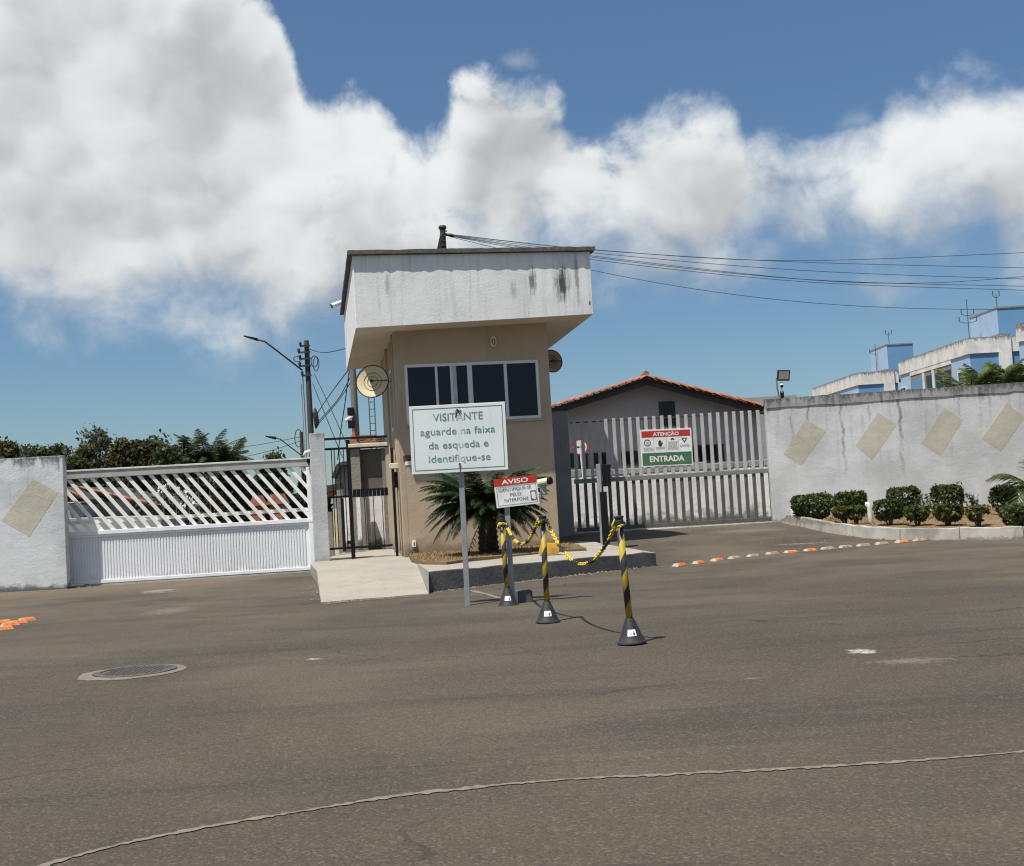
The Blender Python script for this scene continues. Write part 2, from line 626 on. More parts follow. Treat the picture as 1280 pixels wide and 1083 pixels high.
# ------------------------------------------------------------------ materials
def asphalt_mat():
    mt, nt, b = new_mat('worn_asphalt')
    p = nt.pos()
    x, y, z = nt.xyz(p)
    big = nt.noise(p, 0.22, 5, 0.6, 0.4)
    mid = nt.noise(nt.scale(p, (0.5, 1.4, 1)), 0.9, 6, 0.62)
    col = nt.mix(nt.sm(big, 0.35, 0.68), (0.061, 0.0515, 0.0395), (0.102, 0.085, 0.0635))
    col = nt.mix(nt.m('MULTIPLY', nt.sm(mid, 0.42, 0.68), 0.4), col, (0.047, 0.0425, 0.0355))
    gr = nt.noise(nt.scale(p, (0.5, 1.0, 1)), 0.55, 4, 0.5)
    col = nt.mix(nt.m('MULTIPLY', nt.sm(gr, 0.55, 0.75), 0.45), col, (0.055, 0.056, 0.046))
    # tyre-worn, stained sweeps
    sw = nt.noise(nt.scale(p, (0.25, 1.6, 1)), 0.8, 5, 0.6, 0.8)
    col = nt.mix(nt.m('MULTIPLY', nt.sm(sw, 0.52, 0.66), 0.42), col, (0.036, 0.033, 0.028))
    # tyre sweeps: broad arcs round the island end, and oil drips
    for ox, oy, rr_, wd_, amt in ((9.5, 33.0, 19.6, .28, .5), (9.5, 33.0, 21.2, .3, .45), (-12.0, 34.0, 20.6, .35, .4), (-12.0, 34.0, 22.3, .32, .4), (3.0, 30.0, 15.6, .4, .45)):
        q = nt.m('SQRT', nt.m('ADD', nt.m('POWER', nt.m('SUBTRACT', x, ox), 2.0), nt.m('POWER', nt.m('SUBTRACT', y, oy), 2.0)))
        q = nt.m('ABSOLUTE', nt.m('SUBTRACT', q, rr_))
        q = nt.m('MULTIPLY', nt.sm(q, wd_ * .3, wd_ * 1.5, 1.0, 0.0), nt.sm(nt.noise(p, 0.5, 6, 0.7), 0.42, 0.62))
        col = nt.mix(nt.m('MULTIPLY', q, amt), col, (0.034, 0.031, 0.027))
    oil = nt.sm(nt.voro(nt.scale(p, (.5, .7, 1)), 1.0), 0.03, 0.13, 1.0, 0.0)
    col = nt.mix(nt.m('MULTIPLY', oil, nt.sm(nt.noise(p, 6, 5, .7), .4, .7, 0.0, .6)), col, (0.028, 0.026, 0.024))
    # dusty fringe near kerbs and walls
    dust = nt.m('MULTIPLY', nt.sm(y, 11.0, 19.0), nt.sm(nt.noise(p, 0.7, 5, 0.6), 0.35, 0.65))
    col = nt.mix(nt.m('MULTIPLY', dust, 0.6), col, (0.128, 0.102, 0.073))
    dl = nt.m('MULTIPLY', nt.sm(y, 18.5, 21.3), nt.sm(nt.m('ADD', x, nt.m('MULTIPLY', mid, 2)), -3.0, -4.5))
    col = nt.mix(nt.m('MULTIPLY', dl, 0.75), col, (0.15, 0.113, 0.08))
    # aggregate
    vn = nt.new('ShaderNodeTexVoronoi'); nt.put(vn.inputs['Vector'], p); vn.inputs['Scale'].default_value = 90
    cell = nt.xyz(vn.outputs['Color'])[0]
    grain = nt.noise(p, 45, 6, 0.75)
    col = nt.mix(nt.m('MULTIPLY', nt.sm(grain, 0.42, 0.68), 0.6), col, nt.mix(0.5, col, (0.018, 0.017, 0.015)))
    col = nt.mix(nt.m('MULTIPLY', nt.sm(cell, 0.80, 0.97), 0.34), col, (0.175, 0.15, 0.115))
    col = nt.mix(nt.m('MULTIPLY', nt.sm(cell, 0.25, 0.05), 0.35), col, (0.022, 0.021, 0.019))
    # pale scuffs: flecks on the carriageway
    fl = nt.noise(nt.scale(p, (0.8, 2.4, 1)), 2.3, 6, 0.7)
    col = nt.mix(nt.m('MULTIPLY', nt.sm(fl, 0.70, 0.80), 0.55), col, (0.22, 0.2, 0.175))
    for px, py, rx_, ry_, c_, amt in ((1078, 815, 0.10, 0.13, (0.5, 0.45, 0.38), .9), (1140, 827, 0.34, 0.12, (0.22, 0.195, 0.16), 0.5),
                                      (212, 763, 0.35, 0.6, (0.2, 0.165, 0.13), 0.6), (200, 740, 0.28, 0.28, (0.36, 0.33, 0.28), 0.9),
                                      (390, 823, 0.06, 0.05, (0.5, 0.47, 0.42), 1.0), (940, 848, 0.10, 0.03, (0.2, 0.18, 0.15), 0.6),
                                      (930, 664, 0.9, 0.5, (0.2, 0.17, 0.14), 0.5), (1000, 680, 0.5, 0.10, (0.26, 0.23, 0.19), 0.7)):
        g = G(px, py)
        dx = nt.m('DIVIDE', nt.m('SUBTRACT', x, g.x), rx_); dy = nt.m('DIVIDE', nt.m('SUBTRACT', y, g.y), ry_)
        q = nt.m('SQRT', nt.m('ADD', nt.m('MULTIPLY', dx, dx), nt.m('MULTIPLY', dy, dy)))
        q = nt.m('ADD', q, nt.m('MULTIPLY', nt.m('SUBTRACT', nt.noise(p, 11, 6, 0.75), 0.5), 3.0))
        col = nt.mix(nt.m('MULTIPLY', nt.m('MULTIPLY', nt.sm(q, 0.3, 1.15, 1.0, 0.0), nt.sm(nt.noise(p, 38, 4, .7), .36, .58, .25, 1.0)), amt), col, c_)
    # hairline cracks
    warp = nt.new('ShaderNodeTexNoise'); nt.put(warp.inputs['Vector'], p); warp.inputs['Scale'].default_value = 1.5; warp.inputs['Detail'].default_value = 6
    dv = nt.vm('ADD', nt.scale(p, (0.28, 0.42, 0.3)), nt.vm('SCALE', warp.outputs['Color'], sc=0.25))
    ed = nt.voro(dv, 1.0, 'DISTANCE_TO_EDGE')
    ck = nt.m('MULTIPLY', nt.sm(ed, 0.001, 0.008, 1.0, 0.0), nt.sm(nt.noise(p, 0.4, 3), 0.5, 0.62))
    col = nt.mix(nt.m('MULTIPLY', ck, 0.6), col, (0.02, 0.019, 0.017))
    nt.put(b.inputs['Base Color'], col)
    b.inputs['Roughness'].default_value = 0.93
    b.inputs['Specular IOR Level'].default_value = 0.25
    hgt = nt.m('ADD', nt.m('MULTIPLY', vn.outputs['Distance'], -0.8), nt.m('ADD', grain, nt.m('MULTIPLY', ck, -1.0)))
    nt.put(b.inputs['Normal'], nt.bump(hgt, 0.55, 0.008))
    return mt


def concrete_mat(name, base, dark, sc=1.0):
    mt, nt, b = new_mat(name)
    p = nt.pos()
    n1 = nt.noise(p, 1.3 * sc, 6, 0.65); n2 = nt.noise(p, 16 * sc, 5, 0.7); n3 = nt.noise(p, 5 * sc, 6, 0.7)
    col = nt.mix(nt.sm(n1, 0.35, 0.7), base, nt.mix(0.35, base, dark))
    col = nt.mix(nt.m('MULTIPLY', nt.sm(n3, 0.52, 0.72), 0.6), col, dark)
    col = nt.mix(nt.m('MULTIPLY', nt.sm(n2, 0.5, 0.75), 0.3), col, dark)
    nt.put(b.inputs['Base Color'], col)
    b.inputs['Roughness'].default_value = 0.92
    b.inputs['Specular IOR Level'].default_value = 0.2
    nt.put(b.inputs['Normal'], nt.bump(nt.m('ADD', n2, n3), 0.5, 0.02))
    return mt


M = {}
M['asphalt'] = asphalt_mat()
M['soil'] = concrete_mat('dry_soil', (0.2, 0.135, 0.075), (0.09, 0.065, 0.04), 1.6)
M['drygrass'] = leaf_mat('dry_grass_blade', (0.16, 0.11, 0.045), (0.32, 0.24, 0.11), 0.2, 0.8)
M['concrete'] = concrete_mat('pale_concrete', (0.32, 0.30, 0.255), (0.2, 0.18, 0.15))
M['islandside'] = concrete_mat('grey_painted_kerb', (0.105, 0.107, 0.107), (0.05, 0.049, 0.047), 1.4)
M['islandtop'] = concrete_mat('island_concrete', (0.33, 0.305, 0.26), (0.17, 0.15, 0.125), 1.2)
M['kerb'] = wall_mat('worn_white_kerb', (0.45, 0.425, 0.38), (0.10, 0.09, 0.078), ztop=.36, band=.07, bandamt=.55, streak=.6, zbot=-.03, botamt=.85, botband=.09, blot=.5)
M['seam'] = concrete_mat('gritty_seam', (0.22, 0.195, 0.16), (0.07, 0.061, 0.05), 9.0)
M['white_gate'] = plain('white_gate_paint', (0.80, 0.805, 0.825), 0.45, 0, 0.08, 3)
M['white_bar'] = plain('cream_white_bar_paint', (0.80, 0.79, 0.745), 0.45, 0, 0.08, 3)
M['gate_rail'] = plain('grey_track_rail', (0.37, 0.365, 0.345), 0.6, 0, 0.15, 3)
M['rail_top'] = plain('pale_track_cap', (0.55, 0.54, 0.5), 0.6, 0, 0.2, 5)
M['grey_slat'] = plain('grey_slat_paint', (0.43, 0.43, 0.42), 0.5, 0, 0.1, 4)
M['grey_slat_low'] = plain('darker_grey_slat', (0.085, 0.085, 0.08), 0.6, 0, 0.2, 4)  # darker grey for the lower slats and bottom rail
M['grey_rail'] = plain('grey_rail_paint', (0.2, 0.205, 0.2), 0.55, 0, 0.12, 4)
M['black'] = plain('black_paint', (0.006, 0.006, 0.007), 0.5, 0, 0.2, spec=0.25)
M['blackplastic'] = plain('black_plastic', (0.02, 0.02, 0.022), 0.5, 0, 0.2)
M['darkrubber'] = plain('dark_grey_rubber', (0.022, 0.023, 0.025), 0.6, 0, 0.2, 14)
M['galv'] = plain('galvanised_steel', (0.32, 0.335, 0.35), 0.55, 0.35, 0.12, 6)
M['alu'] = plain('white_aluminium', (0.62, 0.62, 0.64), 0.4, 0, 0.05)
M['white'] = plain('white_plastic', (0.72, 0.71, 0.68), 0.45, 0, 0.05)
M['cream'] = plain('cream_plastic', (0.62, 0.57, 0.43), 0.5, 0, 0.1)
M['red'] = plain('red_print', (0.42, 0.024, 0.02), 0.55, 0, 0.12, 6)
M['green'] = plain('green_print', (0.055, 0.15, 0.075), 0.55, 0, 0.12, 6)
M['signwhite'] = wall_mat('white_sign_face', (0.70, 0.75, 0.745), (0.36, 0.37, 0.34), streak=.3, blot=.09, rough=.5, fine=0.0)
M['plaqwhite'] = plain('white_plaque_face', (0.74, 0.74, 0.72), 0.55, 0, 0.1, 7)
M['ink'] = plain('black_print', (0.03, 0.03, 0.032), 0.6, 0, 0.3, 12)
M['greyink'] = plain('grey_print', (0.4, 0.43, 0.43), 0.6, 0, 0.1, 12)
M['dullgreen'] = plain('green_frame_line', (0.06, 0.12, 0.095), 0.6, 0, 0.2, 12)
M['terracotta'] = plain('terracotta', (0.31, 0.125, 0.075), 0.85, 0, 0.3, 5, 0.2)
M['brick'] = plain('orange_brick', (0.36, 0.13, 0.065), 0.9, 0, 0.3, 7, 0.3)
M['darkwood'] = plain('dark_wood', (0.045, 0.037, 0.032), 0.8, 0, 0.25, 4)
M['poleconc'] = concrete_mat('pole_concrete', (0.2, 0.185, 0.16), (0.085, 0.08, 0.07), 2)
M['poledark'] = concrete_mat('dark_pole_concrete', (0.085, 0.078, 0.068), (0.035, 0.033, 0.03), 2)
M['cable'] = plain('black_cable', (0.022, 0.024, 0.028), 0.6)
M['wirefar'] = plain('grey_blue_cable', (0.05, 0.06, 0.075), 0.6)
M['trunk'] = plain('bark', (0.075, 0.055, 0.038), 0.95, 0, 0.35, 8, 0.5)
M['sagotrunk'] = plain('dark_cycad_trunk', (0.035, 0.022, 0.016), 0.95, 0, 0.45, 16, 0.9)
M['yellow'] = plain('yellow_plastic', (0.62, 0.46, 0.02), 0.45, 0, 0.08, coord='obj')
M['chainblack'] = plain('black_chain', (0.03, 0.028, 0.022), 0.45, 0, 0.1)
M['mustard'] = plain('mustard_paint', (0.42, 0.22, 0.012), 0.7, 0, 0.25, 10)
M['studorange'] = plain('orange_stud', (0.46, 0.145, 0.032), 0.7, 0, 0.3, 22)
M['studworn'] = plain('worn_stud', (0.25, 0.185, 0.125), 0.85, 0, 0.45, 24)
M['studpale'] = plain('pale_stud_end', (0.34, 0.31, 0.26), 0.85, 0, 0.4, 24)
M['iron'] = plain('cast_iron', (0.078, 0.07, 0.06), 0.65, 0.1, 0.3, 14, 0.5)
M['ring'] = concrete_mat('manhole_ring', (0.19, 0.168, 0.135), (0.08, 0.069, 0.055), 2.6)
M['interior'] = plain('dark_interior', (0.012, 0.013, 0.016), 0.9)
M['teal'] = plain('teal_plastic', (0.03, 0.2, 0.2), 0.5)
M['brownred'] = plain('brown_red_plate', (0.12, 0.03, 0.022), 0.6)


def glass_mat(name, col=(0.003, 0.004, 0.006), rough=0.04):
    mt, nt, b = new_mat(name)
    p = nt.pos()
    n = nt.noise(nt.scale(p, (1, 1, 1.6)), 1.4, 4)
    nt.put(b.inputs['Base Color'], nt.mix(nt.sm(n, 0.35, 0.75), col, tuple(c * 2.2 for c in col)))
    b.inputs['Roughness'].default_value = rough
    b.inputs['IOR'].default_value = 1.45
    b.inputs['Specular IOR Level'].default_value = 0.4
    nt.put(b.inputs['Normal'], nt.bump(nt.noise(p, 1.1, 2), 0.08, 0.05))
    return mt


M['glass'] = glass_mat('dark_tinted_glass')
M['tan'] = wall_mat('tan_guardhouse_paint', (0.435, 0.345, 0.245), (0.17, 0.125, 0.088), None, streak=0.25, zbot=0.27, botamt=0.65, botband=0.22, blot=0.13)
M['soffit'] = plain('cream_soffit', (0.62, 0.57, 0.48), 0.9, 0, 0.06, 1.5)


def fascia_mat():
    mt, nt, b = new_mat('white_weathered_fascia')
    p = nt.pos()
    x, y, z = nt.xyz(p)
    base = nt.mix(nt.sm(nt.noise(p, 1.1, 5, 0.6), 0.35, 0.7), (0.74, 0.745, 0.73), (0.62, 0.63, 0.62))
    st = nt.noise(nt.scale(p, (7, 7, 0.45)), 1.5, 5, 0.62)
    fs = nt.noise(nt.scale(p, (30, 30, 1.3)), 1.0, 4, 0.6)
    f = nt.m('MULTIPLY', nt.m('MULTIPLY', nt.sm(st, 0.48, 0.72), nt.sm(fs, 0.25, 0.65)), 0.26)
    # the two black mould patches at the right
    for px, py, rx_, rz_, amt in ((665, 352, 0.075, 0.3, 0.75), (703, 352, 0.16, 0.36, 0.95), (722, 348, 0.05, 0.5, 0.6), (642, 365, 0.07, 0.2, 0.35), (738, 377, 0.03, 0.06, 0.9), (487, 360, 0.05, 0.25, 0.4)):
        c = P(px, py, 21.7)
        dx = nt.m('DIVIDE', nt.m('SUBTRACT', x, c.x), rx_); dz = nt.m('DIVIDE', nt.m('SUBTRACT', z, c.z), rz_)
        q = nt.m('SQRT', nt.m('ADD', nt.m('MULTIPLY', dx, dx), nt.m('MULTIPLY', dz, dz)))
        q = nt.m('ADD', q, nt.m('ADD', nt.m('MULTIPLY', nt.m('SUBTRACT', fs, 0.5), -2.2), nt.m('MULTIPLY', nt.m('SUBTRACT', nt.noise(p, 7, 5, 0.7), 0.5), -1.2)))
        f = nt.m('MAXIMUM', f, nt.m('MULTIPLY', nt.sm(q, 0.25, 1.15, 1.0, 0.0), amt))
    col = nt.mix(f, base, (0.045, 0.045, 0.05))
    nt.put(b.inputs['Base Color'], col)
    b.inputs['Roughness'].default_value = 0.88
    b.inputs['Specular IOR Level'].default_value = 0.2
    nt.put(b.inputs['Normal'], nt.bump(nt.m('ADD', nt.noise(p, 30, 5), nt.noise(p, 5, 3)), 0.3, 0.012))
    return mt


M['fascia'] = fascia_mat()
M['cap'] = concrete_mat('stained_cap', (0.13, 0.12, 0.11), (0.04, 0.04, 0.038), 2.5)
M['wall_left'] = wall_mat('grey_white_wall_left', (0.58, 0.60, 0.60), ztop=2.47, band=0.26, bandamt=0.85, streak=0.45, zbot=0.0, botamt=0.85, botband=0.13)
M['wall_right'] = wall_mat('grey_white_wall_right', (0.60, 0.61, 0.61), ztop=3.04, band=0.26, bandamt=0.93, streak=0.6, zbot=0.3, botamt=0.5, botband=0.16, lines=[(P(x_, 540, 26.2).x, w_, z0_, 3.0, a_ * .7) for x_, w_, z0_, a_ in ((992, .05, 1.2, .6), (1014, .04, 2.2, .8), (1055, .05, 1.0, .9), (1090, .04, 2.3, .6), (1127, .06, .6, .85), (1200, .04, 1.9, .4), (1240, .06, 2.1, .4))])
M['pillar'] = wall_mat('white_pillar', (0.56, 0.575, 0.575), ztop=2.62, band=0.1, bandamt=0.6, streak=0.35, zbot=0.2, botamt=0.3, botband=0.1)
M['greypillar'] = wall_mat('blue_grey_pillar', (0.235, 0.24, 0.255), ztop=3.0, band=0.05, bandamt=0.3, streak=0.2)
M['diamond'] = wall_mat('tan_diamond_paint', (0.51, 0.48, 0.395), (0.22, 0.21, 0.18), streak=0.3, blot=0.22)
M['inner'] = wall_mat('dirty_white_inner_wall', (0.82, 0.81, 0.785), (0.09, 0.085, 0.075), ztop=1.85, band=0.2, bandamt=0.5, streak=0.3, zbot=0.28, botamt=0.95, botband=0.3)
M['housewall'] = wall_mat('mauve_grey_house_wall', (0.46, 0.41, 0.39), streak=0.1, blot=0.1)
M['stain'] = wall_mat('black_stained_concrete', (0.16, 0.145, 0.125), (0.02, 0.02, 0.018), ztop=3.4, band=0.9, bandamt=0.9, streak=0.8, blot=0.4)
M['cement'] = concrete_mat('raw_cement', (0.26, 0.245, 0.22), (0.11, 0.1, 0.09), 1.5)
M['greyhouse'] = wall_mat('pale_grey_render', (0.30, 0.31, 0.30), streak=0.2, blot=0.1)
M['aptwhite'] = wall_mat('white_apartment_paint', (0.74, 0.73, 0.70), (0.06, 0.055, 0.05), ztop=11.0, band=0.45, bandamt=0.9, streak=0.35, fine=0.0)
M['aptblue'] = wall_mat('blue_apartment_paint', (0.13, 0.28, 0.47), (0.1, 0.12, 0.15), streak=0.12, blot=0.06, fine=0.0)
M['aptlit'] = wall_mat('sunlit_blue_apartment_paint', (0.36, 0.50, 0.66), (0.2, 0.25, 0.3), streak=0.15, blot=0.1, fine=0.0)  # the apartment blue made paler: sunlight put into the colour
M['leafbush'] = leaf_mat('bush_leaf', (0.016, 0.032, 0.008), (0.10, 0.128, 0.038), 0.22, 0.5)
M['leafbush2'] = leaf_mat('yellowing_bush_leaf', (0.024, 0.034, 0.009), (0.15, 0.142, 0.038), 0.22, 0.5)
M['leafsago'] = leaf_mat('sago_leaf', (0.007, 0.018, 0.006), (0.034, 0.058, 0.020), 0.12, 0.45)
M['leafpalm'] = leaf_mat('palm_leaf', (0.03, 0.055, 0.012), (0.15, 0.18, 0.06), 0.25, 0.4)
M['leaftree'] = leaf_mat('tree_leaf', (0.02, 0.036, 0.014), (0.085, 0.108, 0.044), 0.25)
M['leaftree2'] = leaf_mat('olive_tree_leaf', (0.034, 0.038, 0.015), (0.12, 0.108, 0.045), 0.25)
M['leaftree3'] = leaf_mat('grey_green_tree_leaf', (0.045, 0.062, 0.038), (0.14, 0.16, 0.105), 0.25)
M['leafdark'] = leaf_mat('dark_shrub_leaf', (0.006, 0.012, 0.005), (0.03, 0.042, 0.016), 0.1)
M['petal'] = plain('white_petal', (0.8, 0.8, 0.78), 0.6)
M['dryfrond'] = leaf_mat('dry_frond', (0.06, 0.045, 0.02), (0.14, 0.1, 0.045), 0.1, 0.8)


def stripe_mat():
    mt, nt, b = new_mat('yellow_black_spiral_tape')
    p = nt.obj()
    x, y, z = nt.xyz(p)
    a = nt.m('DIVIDE', nt.m('ARCTAN2', y, x), 2 * math.pi)
    t = nt.m('FRACT', nt.m('ADD', nt.m('MULTIPLY', z, 3.9), nt.m('MULTIPLY', a, -1.0)))
    f = nt.sm(t, 0.5, 0.51)
    dirt = nt.noise(p, 18, 5, 0.7)
    yel = nt.mix(nt.sm(dirt, 0.4, 0.75), (0.44, 0.32, 0.02), (0.27, 0.20, 0.03))
    blk = nt.mix(nt.sm(dirt, 0.4, 0.75), (0.022, 0.022, 0.024), (0.05, 0.048, 0.045))
    nt.put(b.inputs['Base Color'], nt.mix(f, yel, blk))
    b.inputs['Roughness'].default_value = 0.5
    return mt


M['stripe'] = stripe_mat()


def fade_ink_mat():
    mt, nt, b = new_mat('sun_faded_green_lettering')
    p = nt.pos()
    x, y, z = nt.xyz(p)
    n = nt.noise(p, 14, 4, 0.6)
    c = P(575, 550, 13.45)
    seam = nt.sm(nt.m('ABSOLUTE', nt.m('SUBTRACT', x, c.x)), 0.0, 0.075, 0.65, 0.0)
    f = nt.m('MINIMUM', nt.m('ADD', seam, nt.m('MULTIPLY', nt.sm(n, 0.35, 0.8), 0.35)), 0.85)
    nt.put(b.inputs['Base Color'], nt.mix(f, (0.075, 0.2, 0.135), (0.62, 0.68, 0.67)))
    b.inputs['Roughness'].default_value = 0.6
    return mt


M['fadeink'] = fade_ink_mat()

# ================================================================== SETTING
def ground():
    xs = [-2500, -800, -300, -120, -60, -30] + [-16 + 0.5 * i for i in range(69)] + [30, 60, 120, 300, 800, 2500]
    ys = [-400, -100, -40, -15, -5] + [0.5 * i for i in range(0, 73)] + [45, 60, 90, 150, 300, 800, 2500]
    rnd = random.Random(3)
    mb = MB()
    for y in ys:
        for x in xs:
            n = 0.006 * (math.sin(x * 0.9 + y * 0.5) + math.sin(x * 0.37 - y * 0.8))
            mb.v.append(Vector((x, y, H(x, y) + n * (1 if abs(x) < 20 and 3 < y < 30 else 0))))
    w = len(xs)
    for j in range(len(ys) - 1):
        for i in range(w - 1):
            mb.f.append((j * w + i, j * w + i + 1, (j + 1) * w + i + 1, (j + 1) * w + i)); mb.mi.append(0)
    struct(mb.build('road', M['asphalt'], smooth=True))
    # land behind the walls
    mb = MB()
    xs2 = [-2500, -600, -150, -60, -30, -15, -8, -4, 0, 4, 8, 15, 30, 60, 150, 600, 2500]
    ys2 = [40, 45, 60, 90, 150, 300, 800, 2400]
    for y in ys2:
        for x in xs2:
            mb.v.append(Vector((x, y, H(x, y) + 0.03)))
    w = len(xs2)
    for j in range(len(ys2) - 1):
        for i in range(w - 1):
            mb.f.append((j * w + i, j * w + i + 1, (j + 1) * w + i + 1, (j + 1) * w + i)); mb.mi.append(0)
    struct(mb.build('terrain', M['soil'], smooth=True))


ground()

# gritty pale seam line across the foreground road
def ribbon(name, pts, w, mat, z=0.004, jit=0.3, seed=1, label=None):
    rnd = random.Random(seed)
    mb = MB()
    pts = [Vector((p.x, p.y, 0)) for p in pts]
    fine = []
    for i in range(len(pts) - 1):
        n = max(1, int((pts[i + 1] - pts[i]).length / 0.022))
        fine += [pts[i].lerp(pts[i + 1], k / n) for k in range(n)]
    fine.append(pts[-1])
    row = []
    for i, p in enumerate(fine):
        d = (fine[min(i + 1, len(fine) - 1)] - fine[max(0, i - 1)]).normalized()
        nn = Vector((-d.y, d.x, 0))
        ws_ = 1 + .35 * math.sin(i * .13) * math.sin(i * .037 + 1)
        a = w / 2 * ws_ * (1 + rnd.uniform(-jit, jit)); b = w / 2 * ws_ * (1 + rnd.uniform(-jit, jit))
        for q in (p - nn * a, p + nn * b):
            row.append(Vector((q.x, q.y, H(q.x, q.y) + 0.006 * (math.sin(q.x * 0.9 + q.y * 0.5) + math.sin(q.x * 0.37 - q.y * 0.8)) + z)))
    mb.v = row
    for i in range(len(fine) - 1):
        mb.f.append((2 * i, 2 * i + 2, 2 * i + 3, 2 * i + 1)); mb.mi.append(0)
    return struct(mb.build(name, mat), label)


sp = [(-150, 1150), (150, 1060), (430, 1010), (540, 994), (700, 978), (860, 969), (1060, 957), (1280, 939), (1500, 915)]
gp_ = [G(*q) for q in sp]
smooth_pts = []
for i in range(len(gp_) - 1):
    p0, p1, p2, p3 = gp_[max(0, i - 1)], gp_[i], gp_[i + 1], gp_[min(len(gp_) - 1, i + 2)]
    for k in range(8):
        t = k / 8
        smooth_pts.append(0.5 * ((2 * p1) + (p2 - p0) * t + (2 * p0 - 5 * p1 + 4 * p2 - p3) * t * t + (3 * p1 - p0 - 3 * p2 + p3) * t ** 3))
smooth_pts.append(gp_[-1])
ribbon('road_seam', smooth_pts, 0.034, M['seam'], jit=0.75, label='pale gritty seam line across the foreground asphalt')
ribbon('painted_line', [G(590, 739), G(612, 745), G(632, 752)], 0.07, M['seam'], jit=0.35, seed=4, label='short faded white line from the kerb to the stanchion')

# guardhouse frame: FL front left corner, u along the front, v into the depth
YAW = rad(9.5)
FL = G(508, 697, 0.2)
RU = Vector((math.cos(YAW), math.sin(YAW), 0)); RV = Vector((-math.sin(YAW), math.cos(YAW), 0))
FRONT = VP(FL, RU)
SIDE = VP(FL, RV)


def B(u, v, z):
    p = Vector((FL.x, FL.y, 0)) + RU * u + RV * v
    return Vector((p.x, p.y, z))


GW = 2.895      # front width
GD = 5.0        # depth
ZT = 4.41       # top of the walls

# --- island kerb
ia = G(537, 740); ic = G(821, 706.5)
ib1 = G(750, 679, 0.24); ib2 = G(737, 675, 0.24)
fl_in = B(0.15, 0.3, 0); fr_in = B(GW - 0.1, 0.4, 0); end = G(521, 704.6, 0.2)
plan = [(ia, 0.275), (ic, 0.22), (ib1, 0.24), (ib2, 0.24), (fr_in, 0.24), (fl_in, 0.22), (end, 0.205)]
rnd = random.Random(5)
edge = []
N = 16
for k in range(N + 1):
    t = k / N
    p = ia.lerp(ic, t); z = 0.275 + (0.22 - 0.275) * t
    j = rnd.uniform(-0.012, 0.012) if 0 < k < N else 0
    edge.append(Vector((p.x + j, p.y + j, z + rnd.uniform(-0.008, 0.008))))
# chipped right end
edge[-1].z -= 0.03
rest = [Vector((p.x, p.y, z)) for p, z in plan[2:]]
top = edge + rest
isl = MB()
cx = sum((p for p in top), Vector()) / len(top)
n = len(top)
ctr = Vector((cx.x, cx.y, 0.245))
isl.v = top + [ctr]
for i in range(n):
    isl.f.append((i, (i + 1) % n, n)); isl.mi.append(0)
o = len(isl.v)
for k, p in enumerate(top):
    q = Vector((p.x, p.y, -0.06))
    if k < N + 1:
        q += Vector((0.02, -0.03, 0)) * rnd.uniform(0, 1)
    isl.v.append(q)
for i in range(n):
    isl.f.append((i, o + i, o + (i + 1) % n, (i + 1) % n)); isl.mi.append(1)
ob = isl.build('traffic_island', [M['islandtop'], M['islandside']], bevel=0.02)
struct(ob, 'raised concrete island with grey kerb in front of the guardhouse')

# --- ramp and landing
a0 = G(401, 753, 0.012); a1 = G(536, 742, 0.012); b0 = G(396, 714, 0.2); b1 = G(521, 704.6, 0.2)
mb = MB()
nx = 8
frontrow = [a0.lerp(a1, k / nx) + Vector((0, rnd.uniform(-0.05, 0.05), 0)) for k in range(nx + 1)]
toprow = [b0.lerp(b1, k / nx) for k in range(nx + 1)]
mb.v = frontrow + toprow + [Vector((p.x, p.y, -0.05)) for p in frontrow] + [Vector((p.x, p.y, -0.05)) for p in toprow]
w = nx + 1
for i in range(nx):
    mb.f += [(i, i + 1, w + i + 1, w + i), (2 * w + i, 2 * w + i + 1, i + 1, i)]; mb.mi += [0, 0]
mb.f += [(0, w, 3 * w, 2 * w), (w - 1, 3 * w - 1, 4 * w - 1, 2 * w - 1)]; mb.mi += [0, 0]
struct(fix_normals(mb.build('sidewalk_ramp', M['concrete'])), 'pale concrete ramp up to the pedestrian gate')
# side cheek between ramp and island
mb = MB()
mb.add([a1, b1, Vector((ia.x, ia.y, 0.27)), Vector((a1.x + 0.01, a1.y, -0.05)), Vector((b1.x, b1.y, -0.05)), Vector((ia.x, ia.y, -0.05))],
       [(0, 2, 1), (3, 4, 5), (0, 1, 4, 3), (1, 2, 5, 4), (2, 0, 3, 5)])
struct(fix_normals(mb.build('ramp_edge', M['concrete'])))
pl = G(388, 705, 0.2)
lt = [b0 + Vector((0, 0.0, 0.001)), b1 + Vector((0, 0, 0.001)), B(0.1, 0.15, 0.201), B(0.1, 4.2, 0.201), Vector((pl.x - 0.0, 26.6, 0.201)), Vector((pl.x, pl.y, 0.201))]
lt = [Vector((p.x, p.y, 0.2)) for p in lt]
mb = MB(); mb.prism(lt, [Vector((p.x, p.y, -0.06)) for p in lt])
struct(fix_normals(mb.build('sidewalk', M['concrete'])), 'concrete landing at the pedestrian gate')

# --- planting bed of dry soil and grass in front of the guardhouse wall
bed_px = [(514, 697.5), (530, 702), (558, 703.5), (590, 698.5), (640, 693.5), (700, 688), (733, 685.5), (722, 681), (704, 677.5)]
bed = [G(x, y, 0.275) for x, y in bed_px] + [B(GW - 0.05, 0.1, 0.275), B(0.05, 0.1, 0.275)]
mb = MB(); mb.prism([Vector((p.x, p.y, 0.275 + rnd.uniform(-0.008, 0.012))) for p in bed], [Vector((p.x, p.y, 0.1)) for p in bed])
struct(fix_normals(mb.build('planting_bed', M['soil'])))


